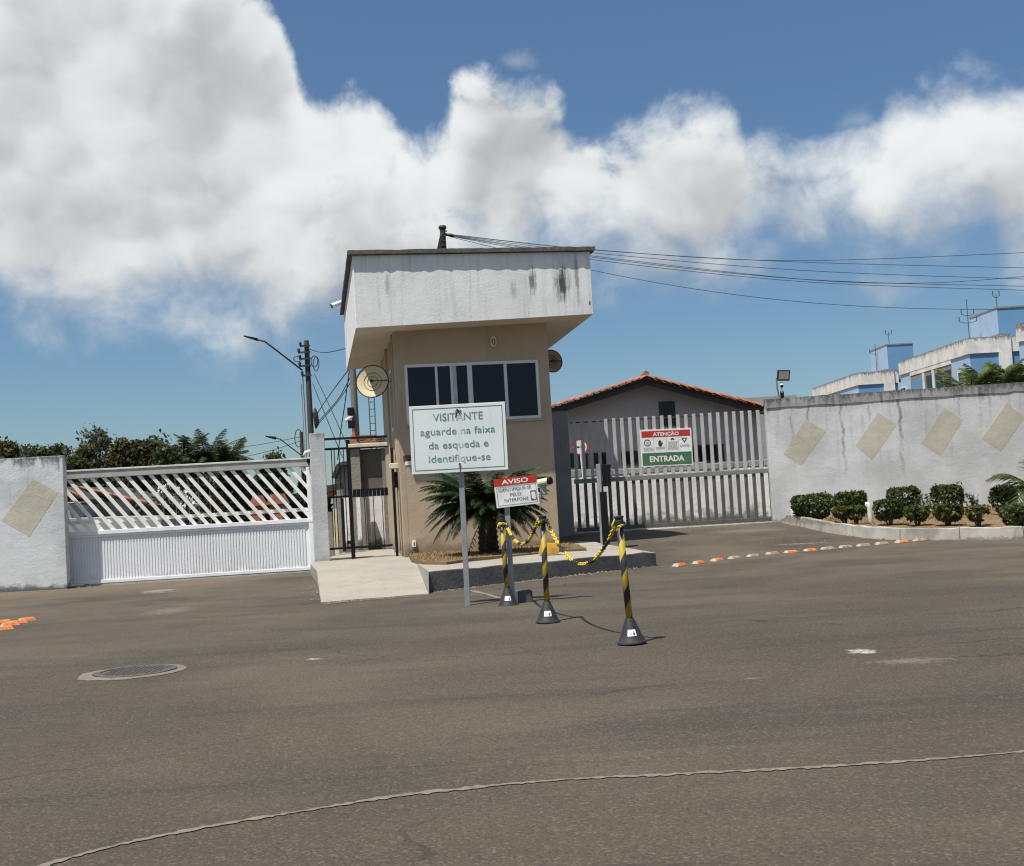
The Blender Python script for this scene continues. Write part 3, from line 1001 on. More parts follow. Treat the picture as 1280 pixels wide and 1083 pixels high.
def in_poly(x, y, poly):
    c = False
    for i in range(len(poly)):
        a, b = poly[i], poly[i - 1]
        if (a.y > y) != (b.y > y) and x < (b.x - a.x) * (y - a.y) / (b.y - a.y) + a.x:
            c = not c
    return c


def blades(poly, n, z, hmax, seed):
    rnd = random.Random(seed)
    mb = MB()
    xs = [p.x for p in poly]; ys = [p.y for p in poly]
    k = 0
    while k < n:
        x, y = rnd.uniform(min(xs), max(xs)), rnd.uniform(min(ys), max(ys))
        if not in_poly(x, y, poly):
            continue
        k += 1
        a = rnd.uniform(0, math.tau); h = hmax * rnd.uniform(0.35, 1)
        w_ = 0.007
        zz = z(x, y) if callable(z) else z
        d = Vector((math.cos(a), math.sin(a), 0)) * w_
        l = Vector((rnd.uniform(-1, 1), rnd.uniform(-1, 1), 0)) * h * 0.8
        p = Vector((x, y, zz))
        mb.add([p - d, p + d, p + l + Vector((0, 0, h))], [(0, 1, 2)])
    return mb


stuff(blades(bed, 2600, 0.27, 0.05, 8).build('dry_grass', M['drygrass']), 'dry straw-coloured grass along the foot of the guardhouse')

# --- right hand kerb and planting strip
kp = [(975, 653.5), (985, 655.5), (1010, 661), (1040, 667), (1080, 672), (1110, 674.3), (1140, 675.2), (1200, 674.5), (1280, 672.5), (1400, 668), (1600, 659)]
kb = [G(*q) for q in kp]
kfine = []
for i in range(len(kb) - 1):
    nseg = max(1, int((kb[i + 1] - kb[i]).length / 0.11))
    kfine += [kb[i].lerp(kb[i + 1], k / nseg) for k in range(nseg)]
kfine.append(kb[-1])
KERB = bpy.data.objects.new('kerb', None); COL.objects.link(KERB); ORIGIN['kerb'] = Vector()
struct(KERB, 'worn white kerb curving along the planting strip')
KH, KW = 0.2, 0.13
rows = []
for i, p in enumerate(kfine):
    d = (kfine[min(i + 1, len(kfine) - 1)] - kfine[max(i - 1, 0)]); d.z = 0; d.normalize()
    nn = Vector((-d.y, d.x, 0))
    g0 = p.z
    t_ = min(1, i / 9)
    hh = KH * (0.35 + 0.65 * t_) + rnd.uniform(-0.01, 0.01)
    hh += rnd.uniform(-.004, .004)
    rows.append([p + Vector((0, 0, -0.08)) + nn * rnd.uniform(-.012, .01), p + Vector((0, 0, hh)) + nn * (0.016 + rnd.uniform(-.009, .011)), p + nn * KW + Vector((0, 0, hh - rnd.uniform(0, .01))), p + nn * KW + Vector((0, 0, -0.08))])
ki = 0
while ki < len(rows) - 1:
    kj = min(len(rows) - 1, ki + 9)
    mb = MB()
    for r in range(ki, kj + 1):
        q = [Vector(v) for v in rows[r]]
        if r == ki and r > 0:
            q = [v.lerp(rows[r + 1][c], 0.05) for c, v in enumerate(q)]
        mb.v += q
    cnt = kj - ki + 1
    for r in range(cnt - 1):
        for c in range(3):
            mb.f.append((r * 4 + c, (r + 1) * 4 + c, (r + 1) * 4 + c + 1, r * 4 + c + 1)); mb.mi.append(0)
    mb.f += [(0, 1, 2, 3), tuple((cnt - 1) * 4 + c for c in (3, 2, 1, 0))]; mb.mi += [0, 0]
    fix_normals(mb.build('kerb_stone', M['kerb'], KERB, bevel=0.015))
    ki = kj
WALLY = 26.4
strip_in = [r[2] - Vector((0, 0, 0.03)) for r in rows]
mb = MB()
for r in strip_in:
    mb.v += [r, Vector((max(r.x, 5.9), WALLY * 0.5 + r.y * 0.5, max(r.z, 0.3))), Vector((max(r.x, 5.9), WALLY + 0.1, 0.36))]
for i in range(len(strip_in) - 1):
    for c in range(2):
        mb.f.append((i * 3 + c, (i + 1) * 3 + c, (i + 1) * 3 + c + 1, i * 3 + c + 1)); mb.mi.append(0)
struct(fix_normals(mb.build('planting_strip', M['soil'], smooth=True)))
poly = strip_in + [Vector((strip_in[-1].x, WALLY, 0)), Vector((6.0, WALLY, 0))]


def strip_z(x, y):
    t = S((y - 20.2) / 5)
    return 0.17 + 0.19 * t


stuff(blades(poly, 7000, strip_z, 0.055, 9).build('dry_grass', M['drygrass']), 'sparse dry grass on the planting strip by the right wall')
# drain mouth in the kerb
g = G(1111, 671)
mb = MB()
mb.lathe([(0.05, -0.005), (0.065, 0.0), (0.07, 0.012), (0.05, 0.012), (0.045, -0.002)], (0, 0, 0), 14, T=lambda q: Vector((q.x * 0.8, -q.z, q.y * 1.25)))
ob = mb.build('drain_pipe_mouth', M['black'], loc=None)
ob.location = (g.x, g.y - 0.02, 0.115); ob['kind'] = 'thing'
tag(ob, 'black round drain mouth in the white kerb', 'drain')

# ================================================================== GUARDHOUSE
gh = thing('guardhouse', 'tan guardhouse with a deep white overhanging roof canopy', 'guardhouse', B(0, 0, 0.2))
# front window opening from the photo
wl_, wzt = FRONT.uv(505, 457); wr_, wzt2 = FRONT.uv(673, 449); wr2, wzb = FRONT.uv(676, 522)
ZW1 = (wzt + wzt2) / 2; ZW0 = wzb - 0.01
U0, U1 = wl_, (wr_ + wr2) / 2
walls = holed_wall(lambda s, z, d: B(s, d, z), 0, GW, 0.0, ZT + .17, 0.15, [(U0, U1, ZW0, ZW1)])
walls.build('front_wall', M['tan'], gh)
sv0, sz1 = SIDE.uv(493, 463); sv1, sz0 = SIDE.uv(488, 540)
SV0, SV1, SZ0, SZ1 = 0.95, 1.95, 2.65, 3.85
holed_wall(lambda s, z, d: B(d, s, z), 0.15, GD, 0.0, ZT + .17, 0.15, [(SV0, SV1, SZ0, SZ1)]).build('side_wall', M['tan'], gh)
holed_wall(lambda s, z, d: B(GW - d, s, z), 0.15, GD, 0.0, ZT + .17, 0.15, []).build('side_wall', M['tan'], gh)
holed_wall(lambda s, z, d: B(s, GD - d, z), 0.15, GW - 0.15, 0.0, ZT + .17, 0.15, []).build('rear_wall', M['tan'], gh)
mb = MB(); mb.box(0.16, GW - 0.16, 0.9, 0.95, 0.3, ZT - 0.05, T=lambda q: B(q.x, q.y, q.z))  # near-black sheet: the unlit interior's darkness put into its colour
mb.build('interior_dark_sheet', M['interior'], gh)
mb = MB()
for x0, x1, y0, y1 in ((0.0 - 0.05, 0.12, -0.03, 0.2),):
    mb.box(-0.035, 0.07, -0.0035, 0.22, 0.05, ZT - 0.003, T=lambda q: B(q.x, q.y, q.z))
mb.build('corner_pilaster', M['tan'], gh, bevel=0.008)
mb = MB(); mb.box(-0.05, 0.02, 0.42, 0.62, 0.05, ZT - 0.004, T=lambda q: B(q.x, q.y, q.z))
mb.build('side_pilaster', M['tan'], gh, bevel=0.008)
mb = MB(); mb.box(-0.05, 0.02, 2.5, 2.7, 0.05, ZT - 0.004, T=lambda q: B(q.x, q.y, q.z))
mb.build('side_pilaster', M['tan'], gh, bevel=0.008)

# canopy: plan polygon, hidden rear right corner cut back for less shade behind
cb = [B(-0.74, -0.75, 4.385), B(GW + 0.75, -0.75, 4.50), B(GW + 0.75, 3.6, 4.42), B(-0.74, 6.0, 4.385)]
CT = 5.70
ct = [Vector((p.x, p.y, CT)) for p in cb]
ct[1].z = CT - 0.03; ct[2].z = CT - 0.03
canopy = MB()
i4 = range(4)
canopy.add(cb + ct, [(0, 1, 5, 4), (1, 2, 6, 5), (2, 3, 7, 6), (3, 0, 4, 7), (4, 5, 6, 7)])
canopy.add(cb, [(3, 2, 1, 0)], 1)
cn = canopy.build('roof_canopy', [M['fascia'], M['soffit']], gh, bevel=0.012)
# ragged stained cap along the parapet, standing a little proud: it throws the wavy shade line on the fascia
cap = MB()
rc = random.Random(11)
outer = [cb[0] - RU * 0.085 - RV * 0.085, cb[1] + RU * 0.085 - RV * 0.085, cb[2] + RU * 0.085 + RV * 0.085, cb[3] - RU * 0.085 + RV * 0.085]
ring = []
for i in range(4):
    a, b_ = outer[i], outer[(i + 1) % 4]
    nseg = int((b_ - a).length / 0.07)
    nrm = Vector((b_.y - a.y, a.x - b_.x, 0)).normalized()
    za, zb = ct[i].z, ct[(i + 1) % 4].z
    for k in range(nseg):
        p = a.lerp(b_, k / nseg)
        jt = 0.0 if k == 0 else rc.uniform(-0.007, 0.006)
        ring.append((Vector((p.x, p.y, za + (zb - za) * k / nseg)) + nrm * jt, rc.uniform(-0.006, 0.008)))
nr = len(ring)
cap.v = [p + Vector((0, 0, 0.075 + j)) for p, j in ring] + [p + Vector((0, 0, 0.004 + j * 0.5)) for p, j in ring]
inner = [Vector((p.x, p.y, 0)) for p in (cb[0] + RU * .2 + RV * .2, cb[1] - RU * .2 + RV * .2, cb[2] - RU * .2 - RV * .2, cb[3] + RU * .2 - RV * .2)]
cap.f.append(tuple(range(nr))); cap.mi.append(0)
cap.f.append(tuple(reversed(range(nr, 2 * nr)))); cap.mi.append(0)
for i in range(nr):
    j = (i + 1) % nr
    cap.f.append((i, nr + i, nr + j, j)); cap.mi.append(0)
fix_normals(cap.build('roof_cap', M['cap'], gh))

mb = MB(); mb.box(0.01, GW - .01, 0.01, GD - .01, ZT + .171, ZT + .3, T=lambda q: B(q.x, q.y, q.z)); mb.build('rear_roof', M['cap'], gh)
# front window: frame, mullions, panes
win = MB()
FT = lambda q: B(q.x, q.y, q.z)
fw = 0.055
win.box(U0, U1, -0.012, 0.07, ZW1 - fw, ZW1, FT); win.box(U0, U1, -0.012, 0.07, ZW0, ZW0 + fw, FT)
win.box(U0, U0 + fw, -0.0125, 0.069, ZW0 + fw, ZW1 - fw, FT); win.box(U1 - fw, U1, -0.0125, 0.069, ZW0 + fw, ZW1 - fw, FT)
wfr = win.build('window', M['alu'], gh, bevel=0.004)
wfr_cuts = [FRONT.uv(x, 480)[0] for x in (506, 546, 565.5, 588, 632.5, 674)]


def uz(x):
    return FRONT.uv(x, 480)[0]


for xa, xb, key, pr in ((544.5, 547.5, 'alu', 0.0), (563.3, 566.3, 'alu', 0.004), (566.4, 571.2, 'grey_slat', 0.0), (584.8, 590.8, 'alu', 0.006), (630.6, 634.3, 'alu', 0.012)):
    mb = MB(); mb.box(uz(xa), uz(xb), -0.006 - pr, 0.06, ZW0 + fw + .001, ZW1 - fw - .001, FT)
    mb.build('mullion', M[key], wfr, bevel=0.003)
for xa, xb, dd in ((507.5, 544.6, 0.045), (547.4, 563.4, 0.03), (571.1, 584.9, 0.045), (590.7, 630.7, 0.03), (634.2, 671.5, 0.02)):
    mb = MB(); mb.box(uz(xa), uz(xb), dd, dd + 0.006, ZW0 + fw - .01, ZW1 - fw + .01, FT)
    mb.build('pane', M['glass'], wfr)
mb = MB(); mb.box(U0 - 0.03, U1 + 0.03, -0.035, 0.0, ZW0 - 0.045, ZW0 - 0.003, FT); mb.build('window_sill', M['tan'], gh, bevel=0.006)
# side window
mb = MB()
ST = lambda q: B(q.y, q.x, q.z)
mb.box(SV0, SV1, -0.02, 0.06, SZ1 - .05, SZ1, ST); mb.box(SV0, SV1, -0.02, 0.06, SZ0, SZ0 + .05, ST)
mb.box(SV0, SV0 + .05, -0.0205, 0.059, SZ0 + .05, SZ1 - .05, ST); mb.box(SV1 - .05, SV1, -0.0205, 0.059, SZ0 + .05, SZ1 - .05, ST)
sw_ = fix_normals(mb.build('window', M['alu'], gh))
mb = MB(); mb.box(SV0 + .04, SV1 - .04, 0.02, 0.026, SZ0 + .04, SZ1 - .04, ST); fix_normals(mb.build('pane', M['glass'], sw_))
# oval vent ring on the front
u_, z_ = FRONT.uv(616.5, 427.5)
mb = MB()
for k in range(28):
    a0_, a1_ = math.tau * k / 28, math.tau * (k + 1) / 28
    def ov(a, r, d):
        cxx = math.copysign(abs(math.cos(a)) ** 0.8, math.cos(a)) * 0.058 * r; czz = math.copysign(abs(math.sin(a)) ** 0.8, math.sin(a)) * 0.098 * r
        return B(u_ + cxx, -d, z_ + czz)
    mb.quad(ov(a0_, 1, 0), ov(a1_, 1, 0), ov(a1_, 1, .04), ov(a0_, 1, .04))
    mb.quad(ov(a0_, 1, .04), ov(a1_, 1, .04), ov(a1_, .66, .045), ov(a0_, .66, .045))
    mb.quad(ov(a0_, .66, .045), ov(a1_, .66, .045), ov(a1_, .62, .005), ov(a0_, .62, .005))
lamp = thing('wall_lamp', 'small oval cream wall lamp above the guardhouse window', 'wall lamp', B(u_, 0, z_))
mb.build('housing', M['cream'], lamp)
mb = MB()
mb.lathe([(0.001, 0.035), (0.02, 0.033), (0.036, 0.02), (0.04, 0.004)], (0, 0, 0), 16, T=lambda q: B(u_ + q.x * 0.9, -q.z, z_ + q.y * 1.7) )
mb.build('lens', M['tan'], lamp, smooth=True)
mb = MB(); mb.box(u_ - .006, u_ + .006, -0.05, -0.03, z_ - .075, z_ + .075, FT); mb.build('guard_bar', M['cream'], lamp)
# plate at the left of the front
u_, z_ = FRONT.uv(510, 573)
pt_ = thing('wall_plate', 'small brown-red plate on the guardhouse wall behind the visitor sign', 'plate', B(u_, 0, z_))
mb = MB(); mb.box(u_ - .09, u_ + .12, -0.015, -0.001, z_ - .05, z_ + .05, FT); mb.build('plate', M['brownred'], pt_)
mb = MB(); mb.box(u_ - .06, u_ + .1, -0.012, -0.001, z_ - .13, z_ - .055, FT); mb.build('paper_note', M['plaqwhite'], pt_)
# teal box under the sign, of unknown use
u_, z_ = FRONT.uv(560, 594.5)
mb = MB(); mb.box(u_ - .075, u_ + .075, -0.09, -0.001, z_ - .04, z_ + .05, FT)
ob = mb.build('teal_box', M['teal'], loc=B(u_, 0, z_), bevel=0.01); tag(ob, 'small teal box on the guardhouse wall under the visitor sign', 'box')
# electrical outlet low on the wall, with its dangling flex
u_, z_ = FRONT.uv(517.5, 680)
ol = thing('outlet_box', 'white outlet box low on the guardhouse wall with dangling cables', 'outlet', B(u_, 0, z_))
mb = MB(); mb.box(u_ - .035, u_ + .035, -0.04, -0.001, z_ - .06, z_ + .06, FT); mb.build('cover', M['white'], ol, bevel=0.006)
mb = MB(); mb.box(u_ - .008, u_ + .008, -0.043, -0.039, z_ - .03, z_ + .03, FT); mb.build('socket', M['black'], ol)
for du, dv in ((-0.13, -0.02), (0.1, -0.03), (-0.06, -0.05)):
    mb = MB(); mb.tube([B(u_, -.03, z_ - .06), B(u_ + du * .3, -.06, z_ - .1), B(u_ + du, -.06 + dv, z_ - .2), B(u_ + du * 1.2, -.05 + dv, 0.27)], 0.008, 5)
    mb.build('cable', M['cable'], ol, smooth=True)
# conduits and boxes on the side wall (left)
for v_, z0_, z1_ in ((0.3, 0.22, 4.3), (0.8, 0.3, 4.3)):
    mb = MB(); mb.tube([B(-0.03, v_, z0_), B(-0.03, v_, z1_)], 0.022, 8); mb.build('conduit', M['tan'], gh, smooth=True)
mb = MB(); mb.box(-0.2, -0.001, 0.28, 0.5, 1.86, 1.96, FT); mb.build('junction_box', M['cream'], gh, bevel=0.01)
mb = MB(); mb.box(-0.12, -0.001, 0.52, 0.68, 1.5, 1.8, FT); mb.build('intercom_box', M['black'], gh, bevel=0.01)


def dish(name, label, cen, rad_, face, mat, wallpt):
    t = thing(name, label, 'satellite dish', cen)
    q = Vector(face).normalized().to_track_quat('Z', 'Y').to_matrix()
    prof = [(0.0001, 0), (rad_ * .25, .004), (rad_ * .5, .016), (rad_ * .75, .036), (rad_, .064), (rad_ * 1.015, .064), (rad_ * 1.0, .05), (rad_ * .75, .02), (rad_ * .5, .0), (rad_ * .25, -.012), (.0001, -.018)]
    mb = MB(); mb.lathe([(r, z * rad_ * 2.2) for r, z in prof], (0, 0, 0), 36, T=lambda p: q @ p + Vector(cen)); mb.build('reflector', mat, t, smooth=True)
    mb = MB()
    for k in range(36):
        pass
    pts = [q @ Vector((rad_ * 1.01 * math.cos(math.tau * k / 36), rad_ * 1.01 * math.sin(math.tau * k / 36), .064 * rad_ * 2.2)) + Vector(cen) for k in range(37)]
    mb.tube(pts, 0.011, 6, cap=False); mb.build('rim', M['poledark'], t, smooth=True)
    for rr in (0.33, 0.55):
        pts = [q @ Vector((rad_ * rr * math.cos(math.tau * k / 30), rad_ * rr * math.sin(math.tau * k / 30), (0.018 if rr > .5 else .008) * rad_ * 2.2 + 0.006)) + Vector(cen) for k in range(31)]
        mb = MB(); mb.tube(pts, 0.004, 5, cap=False); mb.build('ring_rib', M['poledark'], t)
    f_end = q @ Vector((0, 0, rad_ * 0.3)) + Vector(cen)
    mb = MB(); mb.tube([q @ Vector((rad_ * .98, 0, .15 * rad_)) + Vector(cen), f_end], 0.01, 6); mb.build('feed_arm', M['poledark'], t)
    mb = MB(); mb.tube([f_end + q @ Vector((0, 0, -.07)), f_end + q @ Vector((0, 0, .02))], [0.022, 0.03], 10); mb.build('feed_horn', M['poledark'], t)
    mb = MB(); mb.tube([q @ Vector((0, 0, -.04)) + Vector(cen), wallpt], 0.018, 6); mb.build('bracket', M['galv'], t)
    return t


M['dishcream'] = plain('cream_dish', (0.62, 0.53, 0.34), 0.6, 0, 0.08, 6)
M['dishbrown'] = plain('brown_dish', (0.30, 0.17, 0.11), 0.7, 0, 0.15, 6)
Yd = B(0, 0.95, 0).y
dc = P(466, 477.5, Yd)
dish('satellite_dish', 'cream satellite dish on the left side of the guardhouse', dc, 0.315, Vector((-0.12, -1, 0.14)), M['dishcream'], B(-0.02, 1.1, dc.z))
dc2 = P(689, 452, 24.8)
dish('satellite_dish', 'brown satellite dish peeking out behind the right side of the guardhouse', dc2, 0.235, Vector((0.42, -0.9, 0.12)), M['dishbrown'], B(GW - .02, 2.6, dc2.z))


def bullet_camera(label, p, aim, s=1.0, base=None, mat='white'):
    t = thing('security_camera', label, 'camera', p)
    aim = Vector(aim).normalized(); p = Vector(p)
    mb = MB(); mb.tube([p - aim * .09 * s, p - aim * .088 * s, p + aim * .09 * s], [.028 * s, .036 * s, .036 * s], 12); mb.build('housing', M[mat], t, smooth=False)
    mb = MB(); mb.tube([p + aim * .09 * s, p + aim * .105 * s], [.037 * s, .034 * s], 12); mb.build('lens', M['black'], t)
    if base is not None:
        mb = MB(); mb.tube([p, p.lerp(Vector(base), .5) + Vector((0, 0, -.01)), Vector(base)], .014 * s, 6); mb.build('bracket', M[mat], t)
    return t


pc = P(422, 380, B(-0.9, 4.6, 0).y)
bullet_camera('white security camera under the cap at the left end of the canopy', pc, (-1, -0.25, -0.35), 1.5, B(-0.81, 4.6, pc.z + .03))

# ================================================================== BOUNDARY WALLS
def diamond(parent, plane, pxs, off):
    c = [plane.uv(*q) for q in pxs]
    mb = MB()
    f_ = [plane.pt(s, z, off) for s, z in c]; b_ = [plane.pt(s, z, -0.01) for s, z in c]
    mb.prism(f_, b_)
    return fix_normals(mb.build('painted_diamond', M['diamond'], parent))


# left wall
LWP = VP((-8.3, 21.82), (1, 0.02))
s1, _ = LWP.uv(81.5, 660)
lw = thing('boundary_wall', 'stained white boundary wall left of the sliding gate', 'wall', LWP.pt(s1, 0))
zl = LWP.uv(77, 569.5)[1]
mb = MB(); mb.box(s1 - 9, s1, 0, 0.19, -0.1, zl, T=lambda q: LWP.pt(q.x, q.z, -q.y)); mb.build('wall_panel', M['wall_left'], lw, bevel=0.012)
diamond(lw, LWP, [(41.7, 599), (73, 616), (36.6, 671), (2, 650.7)], 0.0025)

# right wall
RWP = VP((5.9, 26.35), (1, -0.035))
s0, _ = RWP.uv(960.5, 560)
zr0 = RWP.uv(958, 500)[1]; zr1 = RWP.uv(1280, 478.5)
rw = thing('boundary_wall', 'long white boundary wall with black stains and tan diamonds right of the slatted gate', 'wall', RWP.pt(s0, 0.3))
mb = MB()
b4 = [RWP.pt(s0, 0.1), RWP.pt(s0 + 11, 0.1), RWP.pt(s0 + 11, 0.1, -0.2), RWP.pt(s0, 0.1, -0.2)]
zend = zr0 + (zr1[1] - zr0) / (zr1[0] - s0) * 11
t4 = [RWP.pt(s0, zr0), RWP.pt(s0 + 11, zend), RWP.pt(s0 + 11, zend, -0.2), RWP.pt(s0, zr0, -0.2)]
mb.hexa(b4, t4); mb.build('wall_panel', M['wall_right'], rw, bevel=0.015)
# coping course, a little proud, rough
mb = MB()
nst = 44
rk = random.Random(2)
rowsk = []
for k in range(nst + 1):
    s_ = s0 + 11 * k / nst; z_ = zr0 + (zend - zr0) * k / nst + rk.uniform(-.006, .01)
    o_ = 0.016 + rk.uniform(-.005, .007)
    rowsk.append([RWP.pt(s_, z_ - .19 + rk.uniform(-.012, .012), o_), RWP.pt(s_, z_ + .012, o_), RWP.pt(s_, z_ + .012, -.21), RWP.pt(s_, z_ - .19, -.21)])
for r in rowsk:
    mb.v += r
for k in range(nst):
    for c in range(4):
        mb.f.append((k * 4 + c, (k + 1) * 4 + c, (k + 1) * 4 + (c + 1) % 4, k * 4 + (c + 1) % 4)); mb.mi.append(0)
mb.f += [(0, 1, 2, 3), tuple(nst * 4 + c for c in (3, 2, 1, 0))]; mb.mi += [0, 0]
M['coping'] = wall_mat('black_stained_coping', (0.36, 0.36, 0.35), (0.035, 0.034, 0.032), ztop=3.1, band=0.3, bandamt=0.8, streak=0.7, blot=0.3)
fix_normals(mb.build('coping', M['coping'], rw))
for q in ([(1007.3, 524), (1032.4, 539.6), (1001.4, 581.5), (979.2, 567.6)], [(1097.4, 516), (1121, 530.7), (1090, 575), (1069.3, 557)],
          [(1180, 510), (1203.8, 524.8), (1175.7, 570.6), (1152, 554.3)], [(1258.5, 504), (1280.6, 521.8), (1251, 564.7), (1227.4, 548.4)]):
    diamond(rw, RWP, q, 0.0025)
# floodlight on the right wall
t = thing('floodlight', 'black square floodlight standing on the right wall beside the gate', 'floodlight', RWP.pt(s0 + .35, zr0))
fc = P(979.5, 469.5, 26.3)
W_, R_, U_, n_ = panel_frame(P(971.5, 476, 26.3), P(987, 476, 26.3), P(972, 463, 26.3))
mb = MB()
mb.hexa([W_(0, 0, 0), W_(1, 0, 0), W_(1, 0, -.06), W_(0, 0, -.06)], [W_(0, 1, .03), W_(1, 1, .03), W_(1, 1, -.05), W_(0, 1, -.05)]); fix_normals(mb.build('lamp_housing', M['black'], t, bevel=.006))
mb = MB(); mb.hexa([W_(.1, .12, .012), W_(.9, .12, .012), W_(.9, .12, 0), W_(.1, .12, 0)], [W_(.1, .88, .032), W_(.9, .88, .032), W_(.9, .88, 0), W_(.1, .88, 0)])
M['floodglass'] = plain('beige_lamp_glass', (0.3, 0.27, 0.22), 0.25, 0, 0.1); fix_normals(mb.build('lamp_glass', M['floodglass'], t))
mb = MB(); mb.tube([P(970.5, 472, 26.3), P(971.5, 485, 26.35), P(974, 497, 26.4)], .018, 6); mb.build('support_arm', M['galv'], t)
t2 = bullet_camera('white security camera on a bracket under the floodlight', P(977, 481, 26.35), (-.2, -1, -.5), 1.0, P(978, 497, 26.4))
mb = MB(); mb.box(-.035, .035, -.03, .03, 0, .16, T=lambda q: q + P(978, 498.5, 26.4)); mb.build('camera_base', M['black'], t2)
# outlet by the first bush, white pipe stub
s_, z_ = RWP.uv(991, 642)
t = thing('outlet_box', 'white outlet box at the foot of the right wall beside the first bush', 'outlet', RWP.pt(s_, z_))
mb = MB(); mb.box(s_ - .05, s_ + .05, 0, .05, z_ - .085, z_ + .085, T=lambda q: RWP.pt(q.x, q.z, q.y)); fix_normals(mb.build('cover', M['white'], t, bevel=.008))
mb = MB(); mb.box(s_ - .012, s_ + .012, .05, .056, z_ - .02, z_ + .02, T=lambda q: RWP.pt(q.x, q.z, q.y)); fix_normals(mb.build('socket', M['black'], t))
pb = G(1090, 661.5, .165)
mb = MB(); up_ = P(1085, 629.5, pb.y)
mb.tube([pb + Vector((0, 0, -.1)), pb.lerp(up_, .5), pb.lerp(up_, .85), up_ + Vector((-.02, 0, 0)), up_ + Vector((-.05, 0, .0))], [.045, .045, .045, .043, .03], 12)
ob = mb.build('pipe_stub', M['white'], loc=pb, smooth=True); tag(ob, 'bent white plastic pipe standing among the bushes', 'pipe')

# ================================================================== SLIDING GATE (left)
ga = G(85, 733); ga = Vector((ga.x * .988, 22.27, 0)); gb_ = G(392, 713); gb_ = Vector((ray(391, 640)[0] * 22.75, 22.75, 0))
GP = VP(ga, (gb_ - ga))
GL = (Vector((gb_.x, gb_.y, 0)) - Vector((ga.x, ga.y, 0))).length
zt1 = GP.uv(240, 580)[1]; zrail0 = GP.uv(240, 591)[1]; zm1 = GP.uv(240, 656.5)[1]; zm0 = GP.uv(240, 664.5)[1]
sg = thing('sliding_gate', 'white sliding gate with diagonal bars over a ribbed lower panel', 'gate', GP.pt(0, 0))
XL = -0.5
GT = lambda q: GP.pt(q.x, q.z, q.y)      # q.y: out towards the camera
bar_t = 0.05
mb = MB(); mb.box(XL, GL + .01, -.06, .05, zrail0, zt1 - .035, GT); fix_normals(mb.build('top_rail', M['gate_rail'], sg, bevel=.006))
mb = MB(); mb.box(XL, GL + .03, -.07, .065, zt1 - .035, zt1, GT); fix_normals(mb.build('rail_cap', M['rail_top'], sg, bevel=.006))
mb = MB(); mb.box(XL, GL, -.03, .05, zm0 + .045, zm1, GT); mb.box(XL, GL, -.03, .03, zm0, zm0 + .043, GT); fix_normals(mb.build('middle_rail', M['white_gate'], sg, bevel=.005))
mb = MB(); mb.box(XL, GL, -.03, .035, .035, .095, GT); fix_normals(mb.build('bottom_rail', M['white_gate'], sg, bevel=.005))
mb = MB(); mb.box(GL - .085, GL, -.04, .045, .096, zrail0 - .002, GT); fix_normals(mb.build('end_post', M['white_gate'], sg, bevel=.005))
mb = MB(); mb.box(XL, XL + .08, -.04, .045, .096, zrail0 - .002, GT); fix_normals(mb.build('end_post', M['white_gate'], sg, bevel=.005))
# ribbed panel
mb = MB()
pitch = .054
nrib = int((GL - .09 - XL - .08) / pitch)
prof = []
x_ = XL + .08
for k in range(nrib):
    prof += [(x_, .0), (x_ + pitch * .55, .0), (x_ + pitch * .62, -.014), (x_ + pitch * .93, -.014)]
    x_ += pitch
prof.append((GL - .086, 0))
for x, o_ in prof:
    mb.v += [GP.pt(x, .096, o_ + .012), GP.pt(x, zm0 - .001, o_ + .012)]
for k in range(len(prof) - 1):
    mb.f.append((2 * k, 2 * k + 2, 2 * k + 3, 2 * k + 1)); mb.mi.append(0)
M['gatepanel'] = wall_mat('white_ribbed_sheet_paint', (0.81, 0.815, 0.83), (0.28, 0.25, 0.21), streak=.18, zbot=.06, botamt=.5, botband=.09, rough=.5, blot=.08, fine=0.0)
mb.build('ribbed_panel', M['gatepanel'], sg)
mb = MB(); mb.box(XL - 3, GL + .02, -.03, .03, -.02, .022, GT); struct(fix_normals(mb.build('gate_track', M['gate_rail'])), 'steel ground track under the white sliding gate')
for rx_ in (.35, GL - .35):
    mb = MB(); c = GP.pt(rx_, .045); mb.tube([c + GP.n * -.02, c + GP.n * .028], .042, 14); fix_normals(mb.build('roller', M['iron'], sg))
